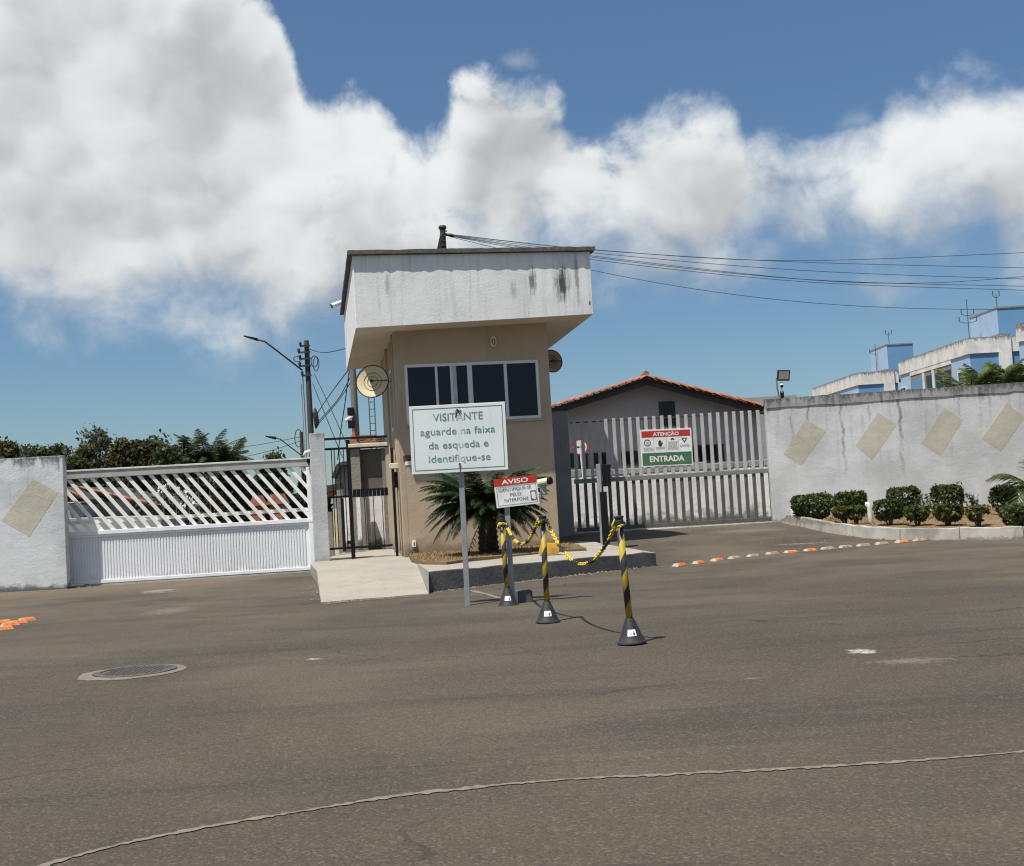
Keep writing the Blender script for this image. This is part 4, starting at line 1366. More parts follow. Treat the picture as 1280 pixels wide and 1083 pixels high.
# diagonal bars
hz = zrail0 - zm1
dxs = hz * .80
spc = .2155
first = GP.uv(100, 597)[0]
k0 = -6
for k in range(-8, 24):
    xa = first + k * spc; xb = xa + dxs
    za, zb = zrail0 - .001, zm1 + .001
    pa, pb_ = Vector((xa, 0, za)), Vector((xb, 0, zb))
    lo, hi = XL + .08, GL - .086
    if pb_.x <= lo or pa.x >= hi:
        continue
    d_ = pb_ - pa
    if pa.x < lo:
        pa = pa + d_ * ((lo - pa.x) / d_.x); d_ = pb_ - pa
    if pb_.x > hi:
        pb_ = pa + d_ * ((hi - pa.x) / d_.x)
    wv = .081  # horizontal width of a bar
    mb = MB()
    def q4(p_, w=wv, lo=lo, hi=hi):
        return [Vector((min(max(p_.x - w / 2, lo), hi), -.02, p_.z)), Vector((min(max(p_.x + w / 2, lo), hi), -.02, p_.z)), Vector((min(max(p_.x + w / 2, lo), hi), .022, p_.z)), Vector((min(max(p_.x - w / 2, lo), hi), .022, p_.z))]
    if pb_.x >= hi - 1e-6:
        # cut against the end post
        zz = pb_.z
        sl = (pa.z - zz) / max(1e-6, (hi - pa.x))
        vs = [Vector((pa.x - wv / 2, y, pa.z)) for y in (-.02, .022)] + [Vector((min(pa.x + wv / 2, hi), y, pa.z)) for y in (-.02, .022)] + \
             [Vector((hi, y, zz + sl * wv / 2)) for y in (-.02, .022)] + [Vector((hi, y, max(zm1, zz - sl * wv / 2))) for y in (-.02, .022)]
        vs = [GT(v) for v in vs]
        mb.add(vs, [(0, 2, 4, 6), (1, 7, 5, 3), (0, 1, 3, 2), (2, 3, 5, 4), (4, 5, 7, 6), (6, 7, 1, 0)])
    else:
        mb.hexa([GT(v) for v in q4(pb_)], [GT(v) for v in q4(pa)])
    fix_normals(mb.build('diagonal_bar', M['white_bar'], sg))
# rear stiffener rail and thin rear uprights
zs_ = GP.uv(240, 645)[1]
mb = MB(); mb.box(XL, GL - .09, -.075, -.035, zs_ - .035, zs_ + .03, GT); fix_normals(mb.build('rear_rail', M['white_bar'], sg))
for xx in (203, 219, 235, 248, 262):
    s_ = GP.uv(xx, 620)[0]
    mb = MB(); mb.box(s_ - .008, s_ + .008, -.06, -.045, zm1, zrail0, GT); fix_normals(mb.build('rear_upright', M['grey_rail'], sg))
mb = MB(); mb.box(GL - .06, GL + .06, -.08, .09, zrail0 + .06, zrail0 + .14, GT); fix_normals(mb.build('gate_catch', M['black'], sg, bevel=.01))
g_ = P(385, 566.5, 22.6)
mb = MB(); mb.tube([g_ + Vector((-.08, 0, -.06)), g_ + Vector((-.05, 0, .01)), g_ + Vector((.05, 0, .04)), g_ + Vector((.16, 0, .05))], .03, 8)
mb.build('guide_tube', M['white'], sg, smooth=True)
# gate pillar
PPL = VP((-4.0, 22.35), RU)
px0 = PPL.uv(388.5, 620)[0]; px1 = PPL.uv(409, 620)[0]; zp = PPL.uv(395, 541.5)[1]
mb = MB(); mb.box(px0 + .02, px1, 0, .3, -.05, zp, T=lambda q: PPL.pt(q.x, q.z, -q.y))
ob = mb.build('gate_pillar', M['pillar'], loc=PPL.pt(px0, 0), bevel=.012); tag(ob, 'white concrete pillar between the sliding gate and the pedestrian gate', 'pillar')

# ================================================================== PEDESTRIAN GATE
KPL = VP(PPL.pt(px1, 0, -.12), RU)
pg = thing('pedestrian_gate', 'black barred pedestrian gate between the white pillar and the guardhouse', 'gate', KPL.pt(0, .2))
KT = lambda q: KPL.pt(q.x, q.z, q.y)
def ku(x, y):
    return KPL.uv(x, y)
uend = ku(492, 690)[0] - .01
for y_a, key, nm, x0_, wd in ((549.5, 'black', 'top_bar', 0, .03), (562, 'black', 'second_bar', 0, .03), (622.5, 'black', 'middle_bar', 0, .028), (687, 'black', 'bottom_bar', 0, .028)):
    z_ = ku(412, y_a)[1]
    xe = uend if nm != 'middle_bar' else ku(441, 620)[0]
    mb = MB(); mb.box(0.0, xe, -.02, .02, z_ - wd / 2, z_ + wd / 2 + .012, KT); fix_normals(mb.build(nm, M['black'], pg))
z_ = ku(440, 557.5)[1]
mb = MB(); mb.box(ku(435, 557)[0], uend, -.03, .035, z_ - .035, z_ + .035, KT); fix_normals(mb.build('lintel_tube', M['cream'], pg, bevel=.01))
zb0 = ku(425, 690)[1]
for xt, yt, xb_, wd, zlo in ((434.5, 550, 446, .075, .2), (427.5, 623, 431, .06, zb0), (489.5, 560, 492, .05, .2)):
    s_, z_ = ku(xt, yt)
    mb = MB(); mb.box(s_ - wd / 2, s_ + wd / 2, -.028, .028, zlo, z_, KT); fix_normals(mb.build('post', M['black'], pg))
for xt in (414, 417.5, 423.5, 429):
    s_, z_ = ku(xt, 562)
    mb = MB(); mb.box(s_ - .009, s_ + .009, -.009, .009, ku(412, 687)[1], z_, KT); fix_normals(mb.build('bar', M['black'], pg))
for xt in (455, 466, 477):
    s_, z_ = ku(xt, 612)
    mb = MB(); mb.box(s_ - .007, s_ + .007, -.007, .007, ku(412, 687)[1], z_, KT); fix_normals(mb.build('bar', M['black'], pg))
pz1 = ku(450, 611.5)[1]; pz0 = ku(450, 621.5)[1]
for k in range(9):
    a_ = ku(441, 615)[0]; b_ = uend - .03
    mb = MB(); s_a = a_ + (b_ - a_) * k / 9; s_b = a_ + (b_ - a_) * (k + 1) / 9 - .006
    mb.box(s_a, s_b, -.012, .012 + .006 * (k % 2), pz0, pz1, KT); fix_normals(mb.build('lock_plate', M['black'], pg))
s_, z_ = ku(437.5, 678)
mb = MB(); mb.box(s_ - .06, s_ + .06, -.03, .05, z_ - .03, z_ + .03, KT); fix_normals(mb.build('lock', M['black'], pg))

# behind the pedestrian gate: posts, stained wall, brick parapet
bw = thing('rear_outbuilding', 'black-stained concrete outbuilding with brick parapet seen over the pedestrian gate', 'outbuilding', Vector((-3.6, 27.3, 0)))
Yb = 27.3
def rect_px(name, x0, x1, y0, y1, Y, th, mat, parent, zbot=None):
    a = P(x0, (y0 + y1) / 2, Y); b = P(x1, (y0 + y1) / 2, Y)
    z1 = P((x0 + x1) / 2, y0, Y).z; z0 = zbot if zbot is not None else P((x0 + x1) / 2, y1, Y).z
    mb = MB(); mb.box(a.x, b.x, Y, Y + th, z0, z1)
    return mb.build(name, mat, parent)
rect_px('stained_wall', 446, 492, 561, 613, Yb, .2, M['stain'], bw)
M['lowwall'] = wall_mat('white_wall_with_mould', (0.74, 0.73, 0.7), (0.05, 0.05, 0.045), ztop=1.5, band=.15, bandamt=.4, streak=.5, zbot=.2, botamt=.9, botband=.3)
rect_px('lower_wall', 446, 492, 613.1, 700, Yb, .2, M['lowwall'], bw, 0.0)
rect_px('concrete_post', 438.5, 450, 553, 610, Yb - .16, .15, M['cement'], bw, 0.0)
rect_px('concrete_post', 477.5, 483.5, 560, 610, Yb - .12, .11, M['cement'], bw, 0.0)
rect_px('roof_beam', 434, 492, 556, 560, Yb - .22, .2, M['cement'], bw)
# brick parapet courses
a = P(447, 551, Yb + .2); b = P(481, 551, Yb + .2)
z0 = P(460, 556, Yb + .2).z; z1 = P(460, 543.5, Yb + .2).z
nb = 6; nc = 5
for c in range(nc):
    for k in range(nb):
        if c == nc - 1 and k in (4, 5):
            continue
        xa = a.x + (b.x - a.x) * (k + (.5 if c % 2 else 0)) / nb; xb = xa + (b.x - a.x) / nb - .012
        mb = MB(); mb.box(xa, xb, Yb + .2 + rnd.uniform(-.01, .01), Yb + .32, z0 + (z1 - z0) * c / nc, z0 + (z1 - z0) * (c + 1) / nc - .01)
        mb.build('brick', M['brick'], bw)
mb = MB(); q0, q1, q2 = P(436, 556, Yb), P(447, 556, Yb), P(442, 535, Yb)
mb.prism([q0, q1, q2], [p + Vector((0, .15, 0)) for p in (q0, q1, q2)]); fix_normals(mb.build('brick_gable', M['brick'], bw))
cw = thing('corridor_wall', 'bright white wall strip and posts behind the left bars of the pedestrian gate', 'wall', Vector((-3.9, 25.2, .2)))
rect_px('wall_strip', 430, 442, 622, 700, 25.6, .12, M['inner'], cw, .1)
rect_px('wall_post', 417.5, 423, 636, 700, 25.0, .1, M['cream'], cw, .1)
rect_px('wall_post', 411, 416, 640, 700, 24.6, .1, M['cement'], cw, .1)
rect_px('wall_post', 424, 430, 612, 700, 25.9, .1, M['cement'], cw, .1)
rect_px('wall_strip', 447, 452, 622, 700, 27.1, .1, M['inner'], cw, .1)
rect_px('wall_post', 452.5, 459, 622, 700, 27.0, .12, M['cement'], cw, .1)
fh = thing('grey_shed', 'grey gabled shed far behind the pedestrian gate', 'shed', P(430, 620, 40))
q = [P(419, 596, 40), P(424.5, 582, 40), P(440, 579, 40), P(445, 640, 40), P(416, 640, 40)]
mb = MB(); mb.prism(q, [p + Vector((0, 3, 0)) for p in q]); fix_normals(mb.build('wall', M['greyhouse'], fh))
mb = MB(); mb.bar(P(417.5, 598, 39.8), P(424.3, 581, 39.8), .12, .5); mb.bar(P(424.3, 581, 39.8), P(441, 578, 39.8), .12, .5); mb.build('roof_edge', M['darkwood'], fh)
lean = thing('lean_to_roof', 'brown beam with a red tile under it behind the pedestrian gate', 'roof', P(415, 612, 30))
mb = MB(); mb.bar(P(407, 612, 30), P(428, 607.5, 30), .16, .3); mb.build('beam', M['darkwood'], lean)
mb = MB(); q0 = P(411, 623, 30); q1 = P(420, 614, 30)
mb.tube([q0, q0.lerp(q1, .5) + Vector((0, 0, .05)), q1], [.06, .1, .06], 8); mb.build('roof_tile', M['terracotta'], lean, smooth=True)

# ================================================================== RIGHT (SLATTED) GATE, PILLAR
RGP = VP((P(718, 600, 26.6).x, 26.6), (1, 0.01))
rl = RGP.uv(717.5, 600)[0]; rr = RGP.uv(962.5, 600)[0] + .15
ztl = RGP.uv(720, 525.5)[1]; ztr = RGP.uv(955, 513)[1]
ZT2 = (ztl + ztr) / 2; zmid1 = (RGP.uv(720, 600.5)[1] + RGP.uv(960, 584.5)[1]) / 2; zmid0 = zmid1 - .10
GB = .33
rg = thing('slatted_gate', 'grey vertical-slat vehicle gate between the guardhouse and the right wall', 'gate', RGP.pt(rl, .3))
RT = lambda q: RGP.pt(q.x, q.z, q.y)
mb = MB(); mb.box(rl, rr, -.03, .012, ZT2 - .06, ZT2 - .035, RT); fix_normals(mb.build('top_rail', M['darkwood'], rg))
mb = MB(); mb.box(rl, rr, -.04, .045, zmid0, zmid1, RT); fix_normals(mb.build('middle_rail', M['grey_rail'], rg, bevel=.006))
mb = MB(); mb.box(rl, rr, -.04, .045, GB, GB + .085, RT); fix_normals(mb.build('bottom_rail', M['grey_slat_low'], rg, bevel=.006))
mb = MB(); mb.box(rr - .07, rr, -.045, .04, GB + .086, zmid0 - .001, RT); mb.box(rr - .07, rr, -.045, .04, zmid1 + .001, ZT2, RT); fix_normals(mb.build('end_post', M['grey_rail'], rg))
upper = lower = None
sp0 = RGP.uv(729, 560)[0]
sps = (RGP.uv(950, 560)[0] - RGP.uv(739, 560)[0]) / 21.0
k = 0
base_s = RGP.uv(739, 560)[0] - 2 * sps
while True:
    s_ = base_s + k * sps
    if s_ > rr - .1:
        break
    if upper is None:
        mb = MB(); mb.box(-.038, .038, -.02, .02, zmid1 + .001, ZT2, T=lambda q: Vector((RGP.d * q.x + RGP.n * q.y) + Vector((0, 0, q.z))))
        upper = fix_normals(mb.build('slat', M['grey_slat'], rg, world=False, bevel=.004))
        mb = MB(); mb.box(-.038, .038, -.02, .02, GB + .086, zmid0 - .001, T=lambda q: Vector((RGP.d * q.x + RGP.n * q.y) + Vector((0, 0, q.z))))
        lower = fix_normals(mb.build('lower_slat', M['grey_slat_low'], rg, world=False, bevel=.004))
        u0_, l0_ = upper, lower
    else:
        u0_ = inst(upper, rg, name='slat'); l0_ = inst(lower, rg, name='lower_slat')
    off = RGP.pt(s_, 0) - ORIGIN[rg.name]
    u0_.location = off; l0_.location = off + RGP.n * rnd.uniform(-.002, .002)
    k += 1
# low step of mortar under the gate
mb = MB(); mb.box(rl - .1, rr, -.25, .12, .1, .315, RT)
struct(fix_normals(mb.build('gate_track', M['kerb'], bevel=.02)), 'rough mortar threshold under the slatted gate')
# grey pillar
GPP = VP((P(692, 600, 26.2).x, 26.2), (1, 0.06))
s0_ = GPP.uv(688, 600)[0]; s1_ = GPP.uv(714.5, 600)[0]; zp_ = GPP.uv(703, 514)[1]
mb = MB(); mb.box(s0_, s1_, 0, .35, 0, zp_, T=lambda q: GPP.pt(q.x, q.z, -q.y))
ob = fix_normals(mb.build('gate_pillar', M['greypillar'], loc=GPP.pt(s0_, 0), bevel=.012)); tag(ob, 'blue-grey pillar in the shade between the guardhouse and the slatted gate', 'pillar')

# ATENCAO / ENTRADA sign on the gate
TLp, BLp, BRp = RGP.uv(799.3, 537.7), RGP.uv(802, 584), RGP.uv(866.3, 581.2)
BLw, BRw, TLw = RGP.pt(*BLp, .03), RGP.pt(*BRp, .03), RGP.pt(*TLp, .03)
W, R_, U_, nn = panel_frame(BLw, BRw, TLw)
es = thing('entrance_sign', 'red, white and green notice board reading ATENÇÃO and ENTRADA on the slatted gate', 'sign', BLw)
mb = MB(); mb.hexa([W(0, 0, 0), W(1, 0, 0), W(1, 0, -.01), W(0, 0, -.01)], [W(0, 1, 0), W(1, 1, 0), W(1, 1, -.01), W(0, 1, -.01)]); fix_normals(mb.build('board', M['plaqwhite'], es))
def patch(name, s0, s1, t0, t1, d, mat, parent, W):
    mb = MB(); mb.quad(W(s0, t0, d), W(s1, t0, d), W(s1, t1, d), W(s0, t1, d)); return mb.build(name, mat, parent)
patch('red_band', .03, .975, .785, .955, .002, M['red'], es, W)
patch('green_band', .025, .98, .03, .365, .002, M['green'], es, W)
text('ATENÇÃO', W, .25, .755, .82, .095, M['plaqwhite'], es, bold=.03)
text('ENTRADA', W, .165, .835, .125, .155, M['plaqwhite'], es, bold=.03)
mb = MB()
for s_ in (.262, .505, .737):
    mb.quad(W(s_ - .004, .38, .002), W(s_ + .004, .38, .002), W(s_ + .004, .77, .002), W(s_ - .004, .77, .002))
mb.build('divider', M['greyink'], es)
# pictograms
def ringp(mb, W, cs, ct_, r0, r1, asp, d, n=24):
    for k in range(n):
        a, b = math.tau * k / n, math.tau * (k + 1) / n
        f = lambda t, r: W(cs + math.cos(t) * r, ct_ + math.sin(t) * r * asp, d)
        mb.quad(f(a, r1), f(b, r1), f(b, r0), f(a, r0))
asp = R_.length / U_.length
mb = MB(); ringp(mb, W, .135, .64, .052, .066, asp, .003); mb.build('speed_ring', M['ink'], es)
text('20', W, .105, .165, .605, .07, M['greyink'], es, bold=.02, d=.004)
mb = MB()
hand = [(.355, .545), (.375, .53), (.395, .53), (.41, .55), (.425, .60), (.44, .625), (.432, .64), (.42, .63), (.41, .615), (.408, .675), (.4, .685), (.394, .675), (.392, .695), (.383, .7), (.377, .692), (.374, .70), (.364, .695), (.362, .68), (.352, .675), (.35, .65), (.346, .6)]
mb.add([W(a, b, .003) for a, b in hand], [tuple(range(len(hand)))]); mb.build('hand_symbol', M['ink'], es)
mb = MB()
car = [(.585, .70), (.59, .722), (.6, .726), (.61, .745), (.64, .745), (.65, .726), (.66, .722), (.665, .70), (.652, .70), (.65, .69), (.642, .69), (.64, .70), (.61, .70), (.608, .69), (.6, .69), (.598, .70)]
mb.add([W(a, b, .003) for a, b in car], [tuple(range(len(car)))]); mb.build('car_symbol', M['ink'], es)
mb = MB()
tri = [(.795, .735), (.915, .735), (.855, .605)]; tri2 = [(.822, .718), (.888, .718), (.855, .645)]
for i in range(3):
    j = (i + 1) % 3
    mb.quad(W(*tri[i], .003), W(*tri[j], .003), W(*tri2[j], .003), W(*tri2[i], .003))
mb.build('yield_symbol', M['ink'], es)
mb = MB()
for c0, rows_ in ((.05, (.50, .475, .45, .425)), (.285, (.51, .485, .46)), (.525, (.64, .615, .59, .565, .54, .515, .49, .465, .44)), (.755, (.545, .52, .495))):
    for t_ in rows_:
        in0 = rnd.uniform(0, .02); in1 = rnd.uniform(0, .03); x = c0 + in0
        while x < c0 + .195 - in1:
            wl2 = rnd.uniform(.015, .04)
            mb.quad(W(x, t_, .003), W(min(x + wl2, c0 + .195), t_, .003), W(min(x + wl2, c0 + .195), t_ + .011, .003), W(x, t_ + .011, .003)); x += wl2 + .007
mb.build('small_print', M['greyink'], es)

# round road sign behind the gate
Ys = 28.3
c_ = P(725, 559, Ys)
rs = thing('round_road_sign', 'round white road sign with a red rim and a black arrow behind the slatted gate', 'road sign', Vector((c_.x, Ys, .3)))
RS = lambda s, t, d=0.0: Vector((c_.x + s, Ys - d, c_.z + t))
mb = MB(); mb.add([RS(.2 * math.cos(math.tau * k / 32), .2 * math.sin(math.tau * k / 32), 0) for k in range(32)] + [RS(.2 * math.cos(math.tau * k / 32), .2 * math.sin(math.tau * k / 32), -.006) for k in range(32)],
       [tuple(range(32)), tuple(reversed(range(32, 64)))] + [(k, k + 32, (k + 1) % 32 + 32, (k + 1) % 32) for k in range(32)]); fix_normals(mb.build('disc', M['plaqwhite'], rs))
mb = MB(); ringp(mb, RS, 0, 0, .165, .2, 1, .002, 32); mb.build('red_rim', M['red'], rs)
mb = MB(); mb.quad(RS(-.12, -.018, .002), RS(.06, -.018, .002), RS(.06, .018, .002), RS(-.12, .018, .002)); mb.add([RS(.06, -.055, .002), RS(.14, 0, .002), RS(.06, .055, .002)], [(0, 1, 2)]); mb.build('arrow', M['ink'], rs)
mb = MB(); pb_ = P(730, 600, Ys); mb.tube([Vector((pb_.x + .05, Ys + .02, .3)), Vector((c_.x, Ys + .02, c_.z + .1))], .028, 8); mb.build('post', M['white'], rs)

# inner wall
iw = thing('inner_wall', 'low white yard wall with mould at its foot behind the slatted gate', 'wall', Vector((P(720, 640, 29).x, 29, .3)))
xa = P(690, 620, 29).x; xb = P(990, 620, 29).x
zl_ = P(720, 597, 29).z; zr_ = P(950, 583, 29).z
mb = MB(); mb.hexa([Vector((xa, 29, .1)), Vector((xb, 29, .1)), Vector((xb, 29.15, .1)), Vector((xa, 29.15, .1))], [Vector((xa, 29, zl_)), Vector((xb, 29, zr_)), Vector((xb, 29.15, zr_)), Vector((xa, 29.15, zl_))])
mb.build('wall_panel', M['inner'], iw)
# rough blockwork course on the top
x = xa
M['block'] = concrete_mat('mossy_block', (0.36, 0.35, 0.325), (0.07, 0.068, 0.06), 2.2)
while x < xb - .3:
    wbl = rnd.uniform(.34, .4); t_ = (x - xa) / (xb - xa); zz = zl_ + (zr_ - zl_) * t_
    mb = MB(); mb.box(x, x + wbl - .012, 28.985 + rnd.uniform(-.01, .01), 29.14, zz + .003, zz + .17 + rnd.uniform(-.035, .02)); mb.build('block', M['block'], iw, bevel=.012)
    x += wbl

# house behind the gate
Yh = 33.0
hs_ = thing('gabled_house', 'grey gabled house with an orange tiled roof behind the slatted gate', 'house', Vector((P(808, 600, Yh).x, Yh, .3)))
pk, el_, er_ = P(807.5, 470.5, Yh), P(686, 509.5, Yh), P(963, 509.5, Yh)
Wy = Yh + .55
a_l, a_r = P(696, 560, Wy).x, P(950, 560, Wy).x
def roof_z(x, o=0.0):
    if x < pk.x:
        return el_.z + (pk.z - el_.z) * (x - el_.x) / (pk.x - el_.x) - o
    return er_.z + (pk.z - er_.z) * (er_.x - x) / (er_.x - pk.x) - o
poly_ = [(a_l, .0), (a_r, .0), (a_r, roof_z(a_r, .11)), (pk.x, pk.z - .11), (a_l, roof_z(a_l, .11))]
mb = MB(); mb.prism([Vector((x, Wy, z)) for x, z in poly_], [Vector((x, Wy + 8.5, z)) for x, z in poly_]); fix_normals(mb.build('wall', M['housewall'], hs_))
for e in (el_, er_):
    mb = MB(); sgn = 1 if e.x < pk.x else -1
    q = [Vector((e.x, Yh, e.z - .1)), Vector((pk.x, Yh, pk.z - .1)), Vector((pk.x, Yh + 10, pk.z - .1)), Vector((e.x, Yh + 10, e.z - .1))]
    mb.prism([p + Vector((0, 0, .06)) for p in q], q); rp = fix_normals(mb.build('roof', M['darkwood'], hs_))
    d_ = (pk - e); L = d_.length; nt_ = 15
    mb = MB(); mb.bar(e + Vector((0, .04, -.19)), pk + Vector((0, .04, -.19)), .11, .05, up=Vector((0, 0, 1))); mb.build('barge_board', M['darkwood'], hs_)
    for row in range(3):
        for k in range(nt_):
            c0 = e + d_ * (k / nt_) + Vector((0, -.04 + row * .21, -.025)); c1 = e + d_ * ((k + 1.18) / nt_) + Vector((0, -.04 + row * .21, .012))
            if k == nt_ - 1:
                c1 = e + d_ * 1.0 + Vector((0, -.04 + row * .21, .012))
            j_ = rnd.uniform(-.008, .008)
            dd = (c1 - c0).normalized(); up2 = Vector((-dd.z * sgn, 0, dd.x * sgn)); mb = MB()
            ang = [math.pi * i / 5 for i in range(6)]
            v0 = [c0 + Vector((0, .1 * math.cos(t), 0)) + up2 * (.062 * math.sin(t) + j_) for t in ang]
            v1 = [c1 + Vector((0, .085 * math.cos(t), 0)) + up2 * (.05 * math.sin(t) + j_) for t in ang]
            mb.v = v0 + v1; mb.f = [(i, i + 1, i + 7, i + 6) for i in range(5)] + [(0, 1, 2, 3, 4, 5), (11, 10, 9, 8, 7, 6)]; mb.mi = [0] * 7
            fix_normals(mb.build('roof_tile', M['terracotta'], rp, smooth=False))
mb = MB(); mb.tube([pk + Vector((0, -.1, .06)), pk + Vector((0, 6, .06))], .085, 8); mb.build('ridge', M['terracotta'], hs_)
def hwin(x0, x1, y0, y1, panes=2):
    A_ = P(x0, (y0 + y1) / 2, Wy); B_ = P(x1, (y0 + y1) / 2, Wy); z1_ = P((x0 + x1) / 2, y0, Wy).z; z0_ = P((x0 + x1) / 2, y1, Wy).z
    mb = MB()
    f = .04
    mb.box(A_.x, B_.x, Wy - .03, Wy - .002, z1_ - f, z1_); mb.box(A_.x, B_.x, Wy - .03, Wy - .002, z0_, z0_ + f)
    for i in range(panes + 1):
        xx = A_.x + (B_.x - A_.x - f) * i / panes
        mb.box(xx, xx + f, Wy - .0295, Wy - .003, z0_ + f + .001, z1_ - f - .001)
    w_ = mb.build('window', M['blackplastic'], hs_)
    for i in range(panes):
        xa_ = A_.x + (B_.x - A_.x - f) * i / panes + f; xb_2 = A_.x + (B_.x - A_.x - f) * (i + 1) / panes
        mb = MB(); mb.box(xa_, xb_2, Wy - .014, Wy - .004, z0_ + f, z1_ - f); mb.build('pane', M['glass'], w_)
hwin(824, 844, 502, 533, 3)
hwin(710.5, 718.5, 567, 585, 1); hwin(723, 735, 567, 586, 1); hwin(738, 759, 566, 584, 2); hwin(777, 803, 564, 582, 2); hwin(864, 905, 556, 578, 5)
# pale wall end seen right of the roof
q0, q1 = P(925, 498, 44), P(962, 498, 44)
mb = MB(); mb.box(q0.x, q1.x + 1, 44, 46, 0, q0.z); ob = mb.build('annex_wall', M['aptlit'] if False else M['greyhouse'], loc=Vector((q0.x, 44, 0))); tag(ob, 'pale building edge showing between the orange roof and the right wall', 'building')

# ================================================================== BLUE APARTMENT BLOCKS
def apt(label, X0, D0, D1, Zt, X1, pil, tower, first):
    t = thing('apartment_block', label, 'apartment block', Vector((X0, D0, 0)))
    ph = 1.2
    mb = MB(); mb.box(X0, X1, D0, D1, 0, Zt - ph); mb.build('wall', M['aptblue'], t)
    # sunlit left face: same blue paint, its brightness put into a paler colour
    mb = MB(); mb.box(X0 - .03, X0 - .002, D0 + .01, D1, 0, Zt - ph - .002); mb.build('side_wall', M['aptlit'], t)
    mb = MB(); mb.box(X0 - .12, X1 + .05, D0 - .12, D1 + .1, Zt - ph, Zt); mb.build('parapet', M['aptwhite'], t)
    if pil:
        mb = MB(); mb.box(pil[0], pil[1], D0 - .3, D0 + 3, 0, Zt + .15); mb.build('pilaster', M['aptwhite'], t)
    if tower:
        x0, x1, d0, d1, zt = tower
        mb = MB(); mb.box(x0, x1, d0, d1, Zt - .5, zt); tw = mb.build('roof_tower', M['aptblue'], t)
        mb = MB(); mb.box(x0 - .03, x0 - .002, d0 + .01, d1, Zt - .4, zt - .002); mb.build('side_wall', M['aptlit'], tw)  # sunlit tower side, its light in the paler colour
        mb = MB(); mb.box(x0 - .06, x1 + .06, d0 - .06, d1 + .06, zt, zt + .12); mb.build('tower_cap', M['cement'], tw)
    return t


ZA = 11.0
def ax(px, py, D):
    return P(px, py, D).x
XF = P(1212, 440, 89).x
apB = apt('nearer blue and white apartment block above the right wall with balcony recess', XF, 89, 105, ZA, P(1262, 440, 89).x + 4, (P(1249, 430, 88.7).x, P(1264, 430, 88.7).x),
          (P(1247.5, 400, 92).x, P(1247.5, 400, 92).x + 5, 92, 97.5, P(1260, 385, 92).z), True)
XF1 = P(1073, 480, 114).x
apA = apt('farther blue and white apartment block left of the nearer one', XF1, 114, 131, P(1073, 466, 114).z, P(1118, 470, 114).x + .3, (P(1105, 470, 113.7).x, P(1118, 470, 113.7).x),
          (P(1109.5, 445, 118).x, P(1142, 445, 118).x, 118, 123.5, P(1125, 431, 118).z), False)
# windows and balcony of the nearer block on its left face
def side_win(parent, X, px0, px1, z0, z1, frame='alu'):
    def yat(px):
        x, _ = ray(px, 460); return X / x
    y0, y1 = sorted((yat(px0), yat(px1)))
    f = .12
    mb = MB(); mb.box(X - .12, X - .035, y0, y1, z1 - f, z1); mb.box(X - .12, X - .035, y0, y1, z0, z0 + f)
    mb.box(X - .1195, X - .036, y0, y0 + f * 1.3, z0 + f, z1 - f); mb.box(X - .1195, X - .036, y1 - f * 1.3, y1, z0 + f, z1 - f)
    w_ = mb.build('window', M[frame], parent)
    mb = MB(); mb.box(X - .08, X - .037, y0 + f, y1 - f, z0 + f, z1 - f); mb.build('pane', M['glass'], w_)
zp1 = ZA - 1.2
side_win(apB, XF, 1197.5, 1206.5, zp1 - 2.3, zp1 - 1.1)
side_win(apB, XF, 1124.5, 1132, zp1 - 2.5, zp1 - 1.1)
def yat(px):
    return XF / ray(px, 460)[0]
ya, yb2 = yat(1190), yat(1138)
mb = MB(); mb.box(XF - .10, XF - .034, ya, yb2, zp1 - .35, zp1 - .005); mb.build('balcony_lintel', M['aptwhite'], apB)
mb = MB(); mb.box(XF - .06, XF - .034, ya, yb2, 0, zp1 - .36); br = mb.build('balcony_recess', M['cement'], apB)
for px0, px1 in ((1140, 1154), (1158, 1167), (1169.5, 1178), (1180.5, 1189)):
    yy0, yy1 = yat(px1), yat(px0)
    mb = MB(); mb.box(XF - .09, XF - .062, yy0, yy1, zp1 - 3, zp1 - .75); mb.build('balcony_opening', M['glass'] if px0 != 1140 else M['aptblue'], br)
for px0 in (1155.5, 1168):
    yy0 = yat(px0)
    mb = MB(); mb.box(XF - .14, XF - .062, yy0, yy0 + .35, 0, zp1 - .4); mb.build('balcony_post', M['aptwhite'], br)
side_win(apA, XF1, 1062, 1070, P(1073, 466, 114).z - 3.2, P(1073, 466, 114).z - 1.9)
# patch of bare masonry on the tower
X3 = P(1276.5, 420, 84).x
apC = thing('apartment_block', 'white corner of a third apartment block cut by the right edge of the picture', 'apartment block', Vector((X3, 84, 0)))
zc = P(1278, 404, 84).z
mb = MB(); mb.box(X3, X3 + 8, 84, 84.5, 0, zc - 1.3); mb.build('wall', M['aptlit'], apC)
mb = MB(); mb.box(X3 - .1, X3 + 8, 83.9, 84.6, zc - 1.3, zc); mb.build('parapet', M['aptwhite'], apC)
def antenna(label, px, y0, y1, D, forks):
    b = P(px, y0, D); tp = P(px - 1, y1, D); tp.x = b.x
    t = thing('antenna', label, 'antenna', b)
    mb = MB(); mb.tube([b - Vector((0, 0, .6)), tp], .032, 6); mb.build('mast', M['wirefar'], t)
    for zf, w_ in forks:
        z = b.z + (tp.z - b.z) * zf
        mb = MB(); mb.tube([Vector((b.x - w_, D, z + .15)), Vector((b.x - w_ * .4, D, z)), Vector((b.x + w_ * .4, D, z)), Vector((b.x + w_, D, z + .15))], .026, 5); mb.build('crossarm', M['wirefar'], t)
        for s_ in (-1, 1):
            mb = MB(); mb.tube([Vector((b.x + s_ * w_, D, z + .1)), Vector((b.x + s_ * w_, D, z + .5))], [.03, .05], 6); mb.build('tip', M['wirefar'], t)
